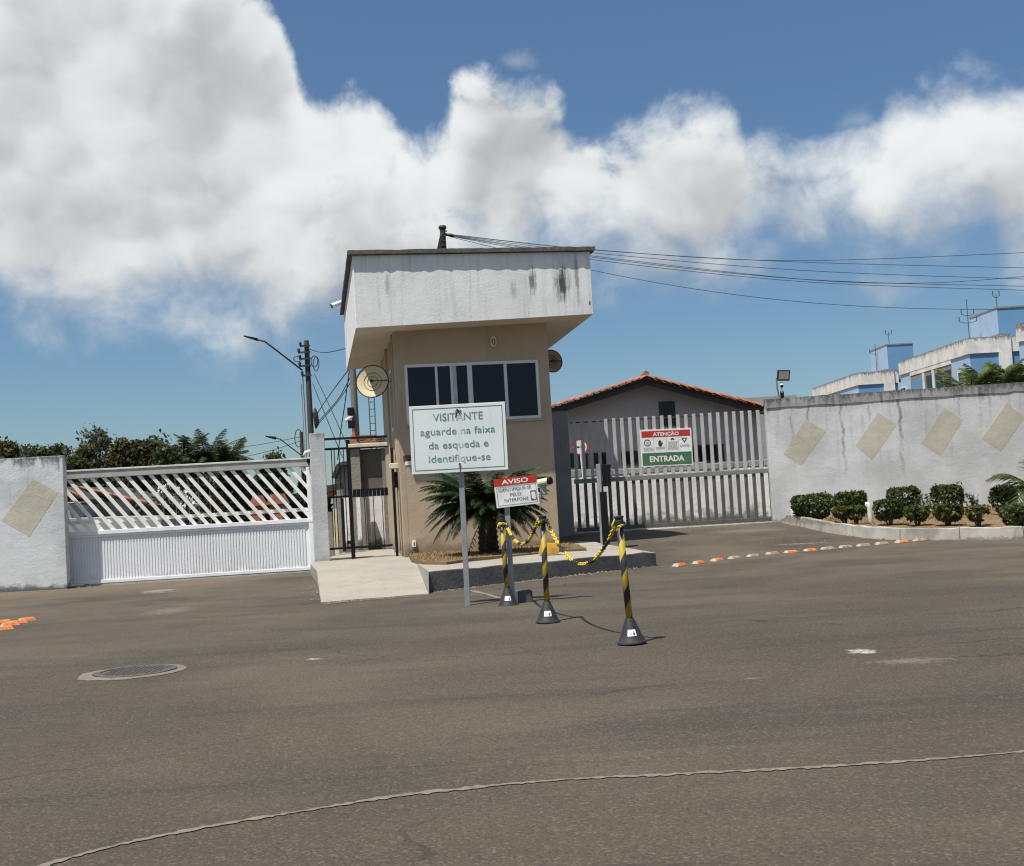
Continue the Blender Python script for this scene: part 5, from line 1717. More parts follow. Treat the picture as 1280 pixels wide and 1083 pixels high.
antenna('three-pronged mast on the nearer blue tower', 1246.5, 388, 368, 93, ((.8, .25),))
antenna('three-pronged mast on the farther blue tower', 1111.5, 431, 415, 119, ((.75, .3),))
antenna('thin television antenna left of the nearer blue tower', 1211.5, 420, 374, 95, ((.55, .5), (.35, .7)))
antenna('thin television antenna left of the farther blue tower', 1096, 462, 430, 121, ((.6, .6),))

# ================================================================== SIGNS AND STANCHIONS
# visitor sign
YS = 13.62
W, R_, U_, nn = panel_frame(P(515, 593.6, YS), P(635.4, 587.2, YS), P(511, 508.6, YS))
vs_ = thing('visitor_sign', 'large white sign with green lettering VISITANTE on a grey steel post', 'sign', G(585, 758))
mb = MB(); mb.hexa([W(0, 0, 0), W(1, 0, 0), W(1, 0, -.018), W(0, 0, -.018)], [W(0, 1, 0), W(1, 1, 0), W(1, 1, -.018), W(0, 1, -.018)]); fix_normals(mb.build('board', M['signwhite'], vs_, bevel=.003))
mb = MB(); rect_outline(mb, W, .032, .968, .048, .955, .006, .009, .002); mb.build('border_line', M['dullgreen'], vs_)
text('VISITANTE', W, .243, .764, .765, .116, M['fadeink'], vs_, bold=.004)
text('aguarde na faixa', W, .107, .885, .563, .108, M['fadeink'], vs_, bold=.0)
text('da esqueda e', W, .187, .808, .36, .108, M['fadeink'], vs_, bold=.0)
text('identifique-se', W, .182, .822, .162, .108, M['fadeink'], vs_, bold=.0)
mb = MB()
for s_, t_, l in ((.502, .915, 7), (.5, .12, 5)):
    c = W(s_, t_, .0)
    mb.tube([c + nn * -.02, c + nn * .012], .012, 8)
    for j in range(l):
        q = Vector((rnd.uniform(-.03, .05), 0, rnd.uniform(-.1, .0))) * (1 if l > 5 else .8)
        if l == 5:
            q = Vector((rnd.uniform(-.006, .006), 0, -.03 - .015 * j))
        mb.tube([c + nn * .004, c + q * .5 + nn * .006, c + q + nn * .004], .0035, 4)
mb.build('bolt', M['ink'], vs_)
gb = G(584.5, 758); ptop = P(572.5, 512, YS + .045)
mb = MB(); mb.bar(gb + Vector((0, .045, -.05)), ptop, .062, .04, up=Vector((1, 0, 0)))
fix_normals(mb.build('post', M['galv'], vs_, bevel=.004))

# AVISO sign
YA = 13.48
W, R_, U_, nn = panel_frame(P(621, 635.6, YA), P(674.6, 629.3, YA), P(616.6, 599.6, YA))
gA = P(641, 752, 13.52); gA.z = 0
av = thing('notice_sign', 'small red and white AVISO notice about the intercom on a grey post', 'sign', gA)
mb = MB(); mb.hexa([W(0, 0, 0), W(1, 0, 0), W(1, 0, -.012), W(0, 0, -.012)], [W(0, 1, 0), W(1, 1, 0), W(1, 1, -.012), W(0, 1, -.012)]); fix_normals(mb.build('board', M['plaqwhite'], av))
patch('red_band', .0, 1.0, .735, 1.0, .002, M['red'], av, W)
text('AVISO', W, .18, .80, .79, .16, M['plaqwhite'], av, bold=.02)
text('IDENTIFIQUE-SE', W, .09, .85, .545, .115, M['ink'], av, bold=-.004)
text('PELO', W, .345, .60, .36, .115, M['ink'], av, bold=-.004)
text('INTERFONE', W, .20, .755, .175, .115, M['ink'], av, bold=-.004)
mb = MB(); rect_outline(mb, W, .045, .965, .06, .70, .008, .012, .002); mb.build('border_line', M['ink'], av)
mb = MB(); rect_outline(mb, W, .815, .945, .14, .47, .016, .025, .003); mb.quad(W(.84, .17, .003), W(.87, .17, .003), W(.87, .2, .003), W(.84, .2, .003)); mb.build('intercom_symbol', M['ink'], av)
ptA = P(632, 606, YA + .04)
mb = MB(); mb.bar(gA + Vector((0, .03, -.05)), ptA, .06, .035, up=Vector((1, 0, 0))); fix_normals(mb.build('post', M['galv'], av, bevel=.004))
pc = P(680, 603, YA + .1)
cc = thing('security_camera', 'cream bullet camera with a black lens beside the AVISO notice', 'camera', pc)
mb = MB(); a0_ = P(671.5, 604.5, YA + .12); a1_ = P(686, 601.5, YA + .02)
mb.tube([a0_, a0_.lerp(a1_, .02), a1_], [.03, .042, .04], 14); fix_normals(mb.build('housing', M['cream'], cc))
mb = MB(); mb.tube([a1_, a1_ + (a1_ - a0_).normalized() * .03], [.044, .042], 14); fix_normals(mb.build('lens', M['black'], cc))
mb = MB(); k0_ = P(674.5, 619, YA + .1); k1_ = P(680.5, 605, YA + .1); mb.box(-.035, .04, -.03, .03, -.12, 0, T=lambda q: q + P(678.5, 606, YA + .1)); fix_normals(mb.build('bracket', M['galv'], cc, bevel=.01))
mb = MB(); mb.tube([P(674, 617, YA + .1), P(655, 622, YA + .06), P(636, 625, YA + .05)], .014, 6); mb.build('arm', M['galv'], cc)
mb = MB(); mb.tube([P(675, 618, YA + .1), P(675.5, 630, YA + .08), P(674.8, 638, YA + .08)], .006, 5); mb.build('cable', M['white'], cc)
g_ = G(652, 754)
mb = MB(); mb.box(-.055, .12, -.07, .09, -.02, .145, T=lambda q: g_ + Matrix.Rotation(.25, 3, 'Z') @ q)
ob = fix_normals(mb.build('concrete_block', M['islandside'], loc=g_, bevel=.012)); tag(ob, 'dark concrete block at the foot of the AVISO post', 'block')

# stanchions
def stanchion(label, basepx, toppx, first=None):
    g = G(*basepx)
    tp = P(toppx[0], toppx[1], g.y)
    ax_ = (tp - g); L = ax_.length; ax_.normalize()
    H_ = 1.02
    t = thing('stanchion', label, 'stanchion', g, 'striped stanchions in front of the island')
    t.rotation_mode = 'QUATERNION'
    t.rotation_quaternion = Vector((0, 0, 1)).rotation_difference(ax_)
    if first is None:
        mb = MB(); mb.lathe([(.118, .0), (.12, .006), (.117, .016), (.108, .02), (.096, .045), (.04, .185), (.034, .2), (.0, .202)], (0, 0, 0), 28); mb.build('cone_base', M['darkrubber'], t, world=False, smooth=False)
        mb = MB(); mb.lathe([(.0275, .19), (.0275, .955)], (0, 0, 0), 18); mb.build('pole', M['stripe'], t, world=False, smooth=True)
        mb = MB(); mb.lathe([(.031, .95), (.037, .953), (.037, .985), (.033, 1.0), (.033, 1.005), (.04, 1.01), (.04, 1.025), (.0, 1.03)], (0, 0, 0), 18); mb.build('cap', M['blackplastic'], t, world=False)
        mb = MB()
        def st_(a, z):
            r = .0975 - (z - .045) * (.056 / .14) + .002
            return Vector((r * math.sin(a), -r * math.cos(a), z))
        na = 5
        for i in range(na):
            a0, a1 = -.42 + .84 * i / na, -.42 + .84 * (i + 1) / na
            mb.quad(st_(a0, .065), st_(a1, .065), st_(a1, .115), st_(a0, .115))
        mb.build('sticker', M['plaqwhite'], t, world=False)
        mb = MB()
        for a0, a1, z0, z1 in ((-.2, -.06, .08, .086), (.12, .28, .072, .092), (.2, .26, .092, .105)):
            mb.quad(st_(a0, z0) * 1.0 + Vector((0, -.0015, 0)), st_(a1, z0) + Vector((0, -.0015, 0)), st_(a1, z1) + Vector((0, -.0015, 0)), st_(a0, z1) + Vector((0, -.0015, 0)))
        mb.build('sticker_print', M['ink'], t, world=False)
    else:
        for c in list(first.children):
            k_ = inst(c, t); k_.location = c.location
    s_ = L / H_
    t.scale = (1, 1, 1)
    return t, g, ax_


st1, g1, ax1 = stanchion('front-most yellow and black striped stanchion, leaning left', (790, 804), (773, 643))
st2, g2, ax2 = stanchion('middle yellow and black striped stanchion between two chain spans', (685, 778), (678, 647), st1)
st3, g3, ax3 = stanchion('rear yellow and black striped stanchion beside the AVISO post', (635.5, 757.5), (627, 650), st1)
st2.rotation_quaternion = st2.rotation_quaternion @ Matrix.Rotation(.9, 3, 'Z').to_quaternion() if False else st2.rotation_quaternion


def chain(label, p0, p1, sag, wraps0, wraps1, seed):
    """links along a hanging curve, in runs of yellow and black, with a few turns round each pole"""
    t = thing('plastic_chain', label, 'chain', p0, 'plastic chains between the stanchions')
    pts = []
    for (c, ax_, n_) in (wraps0,):
        for k in range(n_):
            a = -2.2 + 4.8 * k / max(1, n_ - 1)
            pts.append(c + Vector((.052 * math.cos(a), .052 * math.sin(a), -.004 * k)))
    n = 60
    cur = catenary(p0, p1, sag, n)
    pts += cur
    for k in range(wraps1[2]):
        a = 2.6 - 4.8 * k / max(1, wraps1[2] - 1)
        pts.append(wraps1[0] + Vector((.052 * math.cos(a), .052 * math.sin(a), .02 - .006 * k)))
    # resample
    step = .031
    out = [pts[0]]; acc = 0
    for i in range(1, len(pts)):
        seg = pts[i] - pts[i - 1]; l = seg.length; pos_ = 0
        while acc + (l - pos_) >= step:
            pos_ += step - acc; acc = 0
            out.append(pts[i - 1] + seg * (pos_ / l))
        acc += l - pos_
    protos = {}
    for i in range(len(out) - 1):
        a, b = out[i], out[i + 1]
        key = 'yellow' if i % 14 < 8 else 'chainblack'
        if key not in protos:
            mb = MB()
            loop = []
            for k in range(12):
                th = math.tau * k / 12
                loop.append(Vector((.024 * math.cos(th) if abs(math.cos(th)) > .5 else .024 * math.cos(th), .013 * math.sin(th), 0)))
            loop.append(loop[0]); loop.append(loop[1])
            mb.tube(loop[:13], .0066, 5, cap=False)
            o = mb.build('chain_link', M[key], t, world=False, smooth=True); protos[key] = o
        else:
            o = inst(protos[key], t, name='chain_link')
        o.rotation_mode = 'QUATERNION'
        d_ = (b - a).normalized()
        o.rotation_quaternion = d_.to_track_quat('X', 'Z') @ Matrix.Rotation((i % 2) * math.pi / 2 + .5, 3, 'X').to_quaternion()
        o.location = (a + b) / 2 - p0
    return t


def on(g, ax_, h):
    return g + ax_ * h


c1 = chain('short yellow and black chain hanging between the rear and middle stanchions', on(g3, ax3, .90) + Vector((.05, -.03, 0)), on(g2, ax2, .98) + Vector((-.045, .02, 0)), .215, (on(g3, ax3, .93), ax3, 9), (on(g2, ax2, .975), ax2, 5), 0)
c2 = chain('long yellow and black chain sagging between the middle and front stanchions', on(g2, ax2, .96) + Vector((.045, -.03, 0)), on(g1, ax1, .93) + Vector((-.045, .03, 0)), .345, (on(g2, ax2, .97), ax2, 3), (on(g1, ax1, .965), ax1, 9), 0)

# yellow wedge on the island
W0 = G(690, 691, .285)
mb = MB()
q = lambda x, y, z: W0 + RU * x + RV * y + Vector((0, 0, z))
mb.hexa([q(-.2, -.05, -.02), q(.1, -.05, -.02), q(.1, .18, -.02), q(-.2, .18, -.02)], [q(-.15, .0, .17), q(.14, -.02, .14), q(.14, .1, .14), q(-.15, .1, .17)])
ob = fix_normals(mb.build('marker_block', M['mustard'], loc=W0, bevel=.012)); tag(ob, 'mustard yellow block on the island behind the chain', 'block')

# access totem
gt = G(757, 681.5, .23)
tot = thing('access_post', 'grey and black card reader post on the island in front of the slatted gate', 'access post', gt)
Yt = gt.y
a = P(748.5, 600, Yt); ztt = P(753, 580, Yt).z
tl = P(747.5, 582, Yt); bl = P(753, 681, Yt)
leanx = (P(757, 681, Yt).x - P(749.5, 582, Yt).x)
def tp_(x, y, z):
    f = (ztt - z) / (ztt - gt.z)
    return Vector((a.x - .03 + x + 0.0 * leanx * f, Yt + y, z))
mb = MB(); mb.hexa([tp_(0, 0, .15), tp_(.075, 0, .15), tp_(.075, .12, .15), tp_(0, .12, .15)], [tp_(0, 0, ztt), tp_(.075, 0, ztt), tp_(.075, .12, ztt), tp_(0, .12, ztt)]); fix_normals(mb.build('post', M['galv'], tot, bevel=.006))
zmid = P(755, 615, Yt).z
mb = MB(); mb.box(.03, .16, -.012, .1, .16, zmid, T=lambda q: tp_(q.x, q.y, q.z)); fix_normals(mb.build('black_cover', M['black'], tot, bevel=.005))
zr1, zr0_ = P(762, 580.5, Yt).z, P(762, 608, Yt).z
mb = MB(); mb.hexa([tp_(.105, -.02, zr0_), tp_(.235, -.02, zr0_), tp_(.235, .14, zr0_), tp_(.105, .14, zr0_)], [tp_(.095, -.03, zr1), tp_(.265, -.03, zr1), tp_(.265, .14, zr1), tp_(.095, .14, zr1)]); fix_normals(mb.build('reader_box', M['black'], tot, bevel=.006))
mb = MB(); mb.box(.07, .11, .03, .09, zr0_ + .1, zr0_ + .2, T=lambda q: tp_(q.x, q.y, q.z)); fix_normals(mb.build('bracket', M['galv'], tot))

# ================================================================== ROAD STUDS, MANHOLE
sp_ = [(849.7, 706.9), (873.8, 703.8), (896.6, 700.6), (919, 697.8), (942, 695.3), (966, 692.5), (989, 690.6), (1013, 688.4), (1035, 686.3), (1057.5, 684.2), (1080, 682.2), (1102.8, 680), (1127.8, 677.8), (1150.6, 675.6), (1173, 673.6), (1193, 672)]
ordn = ['first', 'second', 'third', 'fourth', 'fifth', 'sixth', 'seventh', 'eighth']
colr = ['orange', 'orange', 'orange', 'worn', 'worn', 'worn', 'orange', 'orange', 'worn', 'worn', 'worn', 'worn', 'orange', 'worn', 'orange', 'orange']
def stud(c, dirv, kind, label, group):
    ang = math.atan2(dirv.y, dirv.x)
    t = thing('road_stud', label, 'road stud', c, group)
    t.rotation_euler = (0, 0, ang)
    l, w_, h = .108, .07, .036
    mb = MB(); mb.hexa([Vector((-l, -w_, -.01)), Vector((l, -w_, -.01)), Vector((l, w_, -.01)), Vector((-l, w_, -.01))], [Vector((-l * .72, -w_ * .55, h)), Vector((l * .72, -w_ * .55, h)), Vector((l * .72, w_ * .55, h)), Vector((-l * .72, w_ * .55, h))])
    mb.build('stud_body', M['studorange' if kind == 'orange' else 'studworn'], t, world=False, bevel=.012)
    mb = MB(); mb.hexa([Vector((-l - .025, -w_ * .9, -.01)), Vector((-l * .78, -w_ * .9, -.01)), Vector((-l * .78, w_ * .9, -.01)), Vector((-l - .025, w_ * .9, -.01))], [Vector((-l * .95, -w_ * .5, h * .8)), Vector((-l * .73, -w_ * .5, h * .95)), Vector((-l * .73, w_ * .5, h * .95)), Vector((-l * .95, w_ * .5, h * .8))])
    mb.build('stud_end', M['studpale'], t, world=False, bevel=.006)
for i, q in enumerate(sp_):
    c = G(*q)
    nb_ = G(*sp_[min(i + 1, len(sp_) - 1)]) - G(*sp_[max(0, i - 1)])
    lab = ('%s %s road stud from the island end of the diagonal line' % (ordn[i], colr[i])) if i < 8 else ('%s %s road stud from the kerb end of the diagonal line' % (ordn[15 - i], colr[i]))
    stud(c, Vector((1, -.12, 0)) if False else nb_, colr[i], lab, 'road studs in a line across the driveway')
lq = [(4, 778.5, 'at the left picture edge, back row'), (14, 781.8, 'second from the picture edge, middle of the left cluster'), (35, 775.5, 'at the right tip of the left cluster'), (24, 778.8, 'just behind the tip of the left cluster'), (6, 787.0, 'nearest the camera at the left picture edge')]
for x, y, l_ in lq:
    stud(G(x, y), Vector((1, .55, 0)), 'orange', 'orange road stud ' + l_, 'orange studs at the left picture edge')

cm = G(170, 840.5)
mh = thing('manhole_cover', 'round iron manhole cover in a broken pale concrete ring on the left asphalt', 'manhole cover', Vector((cm.x, cm.y, 0.004)))
mb = MB()
nseg = 48
for k in range(nseg):
    a, b = math.tau * k / nseg, math.tau * (k + 1) / nseg
    def q(t, r, z):
        j = .014 * math.sin(t * 7) + .010 * math.sin(t * 17 + 1)
        return Vector((cm.x + (r + (j if r > .4 else 0)) * math.cos(t), cm.y + (r + (j if r > .4 else 0)) * math.sin(t), z))
    w1_ = .395 + .05 * max(0, math.cos(a - 3.4)); w2_ = .395 + .05 * max(0, math.cos(b - 3.4))
    mb.quad(q(a, .335, .012), q(a, w1_, .004), q(b, w2_, .004), q(b, .335, .012))
    mb.quad(q(b, .335, .012), q(b, .325, .0), q(a, .325, .0), q(a, .335, .012))
mb.build('concrete_ring', M['ring'], mh)
mb = MB(); mb.lathe([(.318, -.01), (.318, .014), (.31, .017), (.27, .017), (.268, .012), (.0, .012)], (cm.x, cm.y, 0), 40); mb.build('lid', M['iron'], mh)
for k in range(10):
    for j in range(-3, 4):
        pass
mb = MB()
for i in range(-6, 7):
    for j in range(-6, 7):
        x, y = i * .042, j * .042
        if x * x + y * y < .062:
            mb.box(cm.x + x - .012, cm.x + x + .012, cm.y + y - .012, cm.y + y + .012, .011, .016)
stuff(mb.build('lid_tread', M['iron'], mh))
cm2 = G(199, 739.5)
mb = MB(); mb.lathe([(.26, -.01), (.26, .008), (.235, .014), (.0, .012)], (0, 0, 0), 28)
ob = mb.build('inspection_cover', M['seam']); ob.location = cm2; tag(ob, 'small pale inspection cover in front of the sliding gate', 'cover')

# ================================================================== VEGETATION
def leaf_cloud(mb, pts, size, rnd, flat=0.0, asp=1.6):
    for p in pts:
        a = rnd.uniform(0, math.tau); t = rnd.uniform(-1, 1)
        n = Vector((math.cos(a) * math.sqrt(1 - t * t), math.sin(a) * math.sqrt(1 - t * t), t))
        n.z += flat; n.normalize()
        u = n.orthogonal().normalized(); v = n.cross(u)
        b = rnd.uniform(0, math.tau); u2 = u * math.cos(b) + v * math.sin(b); v2 = n.cross(u2)
        s = size * rnd.uniform(.6, 1.3)
        u2 *= s * asp / 2; v2 *= s / 2
        p = Vector(p)
        mb.add([p - u2, p + v2 * .9 - u2 * .1, p + u2, p - v2 * .9 - u2 * .1], [(0, 1, 2, 3)])


def bush(label, px, py, w, ytop, seed, mat='leafbush', shape='box', group='trimmed bushes along the right wall', zbase=None, lift=0.3):
    """clipped shrub: leafy crown on a few stems; px,py base centre, w width in px, ytop top in px"""
    rnd = random.Random(seed)
    g = Vector(P(px, py, 1)); x_, k_ = ray(px, py)
    # base height from the strip profile
    z = .2; Y = 21
    for _ in range(25):
        Y = (z - EYE) / k_; z = .5 * z + .5 * strip_z(x_ * Y, Y)
    c = Vector((x_ * Y, Y, z))
    W_ = w * Y / FPX; Ht = P(px, ytop, Y).z - z
    t = thing('bush', label, 'bush', c, group)
    mb = MB()
    cen = c + Vector((0, 0, Ht * (lift + (1 - lift) / 2)))
    rx, ry, rz = W_ * .47, W_ * .4, Ht * (1 - lift) / 2
    pts = []
    n = int(2100 * min(2.0, (W_ / .55) * (Ht / .5)))
    e = 0.33 if shape == 'box' else 0.7
    lumps = [(rnd.uniform(0, math.tau), rnd.uniform(-1, 1), rnd.uniform(.0, .2)) for _ in range(11)]
    while len(pts) < n:
        a = rnd.uniform(0, math.tau); t_ = rnd.uniform(-1, 1)
        q = Vector((math.cos(a) * math.sqrt(1 - t_ * t_), math.sin(a) * math.sqrt(1 - t_ * t_), t_))
        m_ = (abs(q.x) ** (2 / e) + abs(q.y) ** (2 / e) + abs(q.z) ** (2 / e)) ** (e / 2)
        q = q / m_
        bump_ = 1 + sum(b * max(0, math.cos(a - la)) ** 6 * max(0, 1 - abs(t_ - lz)) for la, lz, b in lumps) - .05
        r_ = bump_ * (1 - abs(rnd.gauss(0, .13)) + rnd.uniform(-.02, .05))
        taper = 1 - .3 * max(0, -q.z) ** 1.0
        pts.append(cen + Vector((q.x * rx * r_ * taper, q.y * ry * r_ * taper, q.z * rz * min(r_, 1.05))))
    for k in range(70):
        a = rnd.uniform(0, math.tau); r_ = rnd.uniform(.7, 1.12)
        pts.append(cen + Vector((math.cos(a) * rx * r_, math.sin(a) * ry * r_, rz * rnd.uniform(.2, 1.18))))
    hole = [(cen + Vector((rnd.uniform(-1, 1) * rx, -ry, rnd.uniform(-1, .6) * rz)), rnd.uniform(.05, .1)) for _ in range(6)]
    pts = [p for p in pts if all(math.hypot(p.x - h_.x, p.z - h_.z) > hr or rnd.random() < .3 for h_, hr in hole)]
    leaf_cloud(mb, pts, .052, rnd, .25)
    mb.build('foliage', M[mat], t)
    mb = MB()
    for k in range(9):
        a = rnd.uniform(0, math.tau)
        q = Vector((math.cos(a) * rx * .65, math.sin(a) * ry * .6, Ht * .7))
        mb.tube([c + Vector((q.x * .12, q.y * .12, -.04)), c + q * .5 + Vector((0, 0, .02)), c + q], [.016, .011, .005], 5)
    mb.build('stem', M['trunk'], t)
    return t


bush('widest flat-topped bush beside the white outlet box at the gate end of the planting strip', 1017, 652.5, 52, 619, 1, lift=.12)
bush('clipped rear bush behind the white bent pipe', 1065, 645.5, 37, 616, 2, lift=.1)
bush('small front bush left of the bent pipe, nearer the wide bush', 1056, 656, 26, 634, 3, 'leafbush2', 'round')
bush('small front bush touching the bent white pipe', 1070.5, 655.5, 22, 634, 4)
bush('tall front bush just right of the bent white pipe', 1112, 657.5, 37, 626, 5, lift=.25)
bush('rear block bush overlapping the tall one right of the pipe', 1131, 644, 38, 610, 6, lift=.05)
bush('dark front bush under two thin saplings', 1147.5, 658.5, 29, 633, 7)
bush('rear cube-shaped bush below the third tan diamond', 1187, 643, 36, 607, 8, lift=.05)
bush('yellowish front bush below the cube-shaped bush', 1186, 659, 36, 631, 9, 'leafbush2')
bush('ragged front bush between the yellowish bush and the right-edge bush', 1223, 659.5, 28, 633, 10, 'leafbush2', 'round')
bush('rear bush partly covered by the small palm at the right', 1258, 643, 28, 609, 11, lift=.05)
bush('front bush at the right picture edge', 1271, 660, 34, 632, 12, lift=.05)


def sapling(label, px, py, ytop, seed):
    rnd = random.Random(seed)
    Y = 23.6; z = strip_z(0, Y); b = P(px, py, Y); b.z = z
    tp = P(px, ytop, Y)
    t = thing('sapling', label, 'sapling', b, 'thin saplings among the bushes')
    mb = MB(); pts = []
    for k in range(4):
        q = Vector((rnd.uniform(-.14, .14), rnd.uniform(-.1, .1), 0))
        e = Vector((b.x, b.y, tp.z)) + q - Vector((0, 0, rnd.uniform(0, .12)))
        mb.tube([b, b.lerp(e, .5) + q * .2, e], [.01, .007, .004], 5)
        for i in range(26):
            f = rnd.uniform(.35, 1.05)
            pts.append(b.lerp(e, f) + Vector((rnd.gauss(0, .035), rnd.gauss(0, .035), rnd.gauss(0, .03))))
    mb.build('stem', M['trunk'], t)
    mb = MB(); leaf_cloud(mb, pts, .05, rnd); mb.build('foliage', M['leaftree3'], t)


sapling('thin grey-green sapling above the dark front bush', 1157, 648, 619, 31)
sapling('thin grey-green sapling above the ragged bush', 1220, 646, 616, 32)


def frond_mesh(L, droop, rise, n_leaf, leaf_len, leaf_w, rnd, vee=0.35, taper=True):
    """one pinnate frond in local space: rachis in +X, up +Z"""
    mb = MB()
    pts = []
    N_ = 9
    for i in range(N_ + 1):
        t = i / N_
        pts.append(Vector((L * (t - .12 * droop * t * t), 0, rise * L * t - droop * L * .75 * t * t)))
    mb.tube(pts, [max(.003, leaf_w * .7 * (1 - t / (N_ + .5))) for t in range(N_ + 1)], 4, cap=False)
    def at_(t):
        f = t * N_; i = min(N_ - 1, int(f)); return pts[i].lerp(pts[i + 1], f - i), (pts[i + 1] - pts[i]).normalized()
    for k in range(n_leaf):
        t = .08 + .92 * (k + .5) / n_leaf
        p, d = at_(t)
        ll = leaf_len * (math.sin(math.pi * min(1, t * .9 + .12)) ** .7 if taper else 1) * rnd.uniform(.85, 1.1)
        up_ = d.cross(Vector((0, 1, 0))) * -1
        for s in (-1, 1):
            out = (Vector((0, s, 0)) * 1 + d * (.55 + .5 * t) + up_ * vee * rnd.uniform(.6, 1.3)).normalized()
            tip = p + out * ll + Vector((0, 0, -ll * .18 * rnd.uniform(0, 1.6)))
            w_ = d * leaf_w * rnd.uniform(.8, 1.2)
            mid = p.lerp(tip, .5) + Vector((0, 0, ll * .05))
            mb.add([p - w_ * .4, p + w_ * .4, mid + w_ * .5, mid - w_ * .5, tip], [(0, 1, 2, 3), (3, 2, 4)])
    return mb


def palm(name, label, cat, base, trunk_h, trunk_r, L, nf, mats, rnd, rise=(.2, 1.1), droop=(.3, .9), n_leaf=26, leaf_len=.2, leaf_w=.016, trunkmat='trunk', group=None, dead=0, lean=Vector()):
    t = thing(name, label, cat, base, group)
    topv = Vector((0, 0, trunk_h)) + lean
    mb = MB()
    N_ = 14; pts = []; rs = []
    for i in range(N_ + 1):
        f = i / N_
        pts.append(base + Vector((0, 0, -.05)) + topv * f); rs.append(trunk_r * (1 + .12 * ((i % 2) * 2 - 1) * .6) * (1.05 - .15 * f))
    mb.tube(pts, rs, 12)
    mb.build('trunk', M[trunkmat], t)
    protos = []
    for k in range(nf):
        f = k / nf
        if k < 6:
            rr = rise[0] + (rise[1] - rise[0]) * k / 5
            dr = droop[1] + (droop[0] - droop[1]) * k / 5
            o = frond_mesh(L * rnd.uniform(.92, 1.05), dr, rr, n_leaf, leaf_len, leaf_w, rnd).build('frond', M[mats], t, world=False)
            protos.append(o)
        else:
            o = inst(protos[k % 6], t, name='frond')
        o.location = topv + Vector((rnd.uniform(-.3, .3) * trunk_r, rnd.uniform(-.3, .3) * trunk_r, rnd.uniform(-.05, .03)))
        o.rotation_euler = (rnd.uniform(-.25, .25), rnd.uniform(-.18, .18), k * 2.39996 + rnd.uniform(-.2, .2))
        o.scale = (1, 1, 1)
    for k in range(dead):
        if k == 0:
            dp = frond_mesh(L * .55, 1.5, -.3, 14, leaf_len * .6, leaf_w, rnd).build('dry_frond', M['dryfrond'], t, world=False); o = dp
        else:
            o = inst(dp, t, name='dry_frond')
        o.location = topv * .9; o.rotation_euler = (0, 0, k * 2.1 + .4)
    return t


rnd = random.Random(21)
gs = G(611, 690.5, .285)
gs.y = max(gs.y, 19.9)
sx, sk = ray(611, 690.5); gs = Vector((sx * 20.3, 20.3, .28))
tophub = P(607, 645, 20.3).z - .28
palm('sago_palm', 'dark green sago palm growing in front of the guardhouse wall', 'palm', gs, tophub, .17, 1.24, 150, 'leafsago', rnd, rise=(.55, 1.32), droop=(1.0, 1.06), n_leaf=64, leaf_len=.18, leaf_w=.0155, trunkmat='sagotrunk', dead=5)
# young palm at the right edge of the planting strip
pb_ = P(1294, 640, 23.0); pb_.z = strip_z(0, 23.0)
palm('young_palm', 'young palm with arching fronds at the right picture edge among the bushes', 'palm', pb_, .5, .07, .92, 15, 'leafpalm', rnd, rise=(.3, 1.2), droop=(.8, 1.2), n_leaf=20, leaf_len=.34, leaf_w=.03)
# palms behind the right wall
for i, (px, yc, L, lab) in enumerate(((1212, 494, .92, 'leftmost low palm crown showing over the right wall'), (1243, 487, .98, 'middle palm crown over the right wall, its fronds highest'), (1275, 484, .98, 'palm crown over the right wall cut by the right picture edge'))):
    Y = 31.0 + i * .6
    c = P(px, yc, Y)
    palm('palm_tree', lab, 'palm', Vector((c.x, Y, .3)), c.z - .3, .1, L, 38, 'leafpalm', rnd, rise=(.0, 1.15), droop=(.5, .75), n_leaf=30, leaf_len=.34, leaf_w=.032)


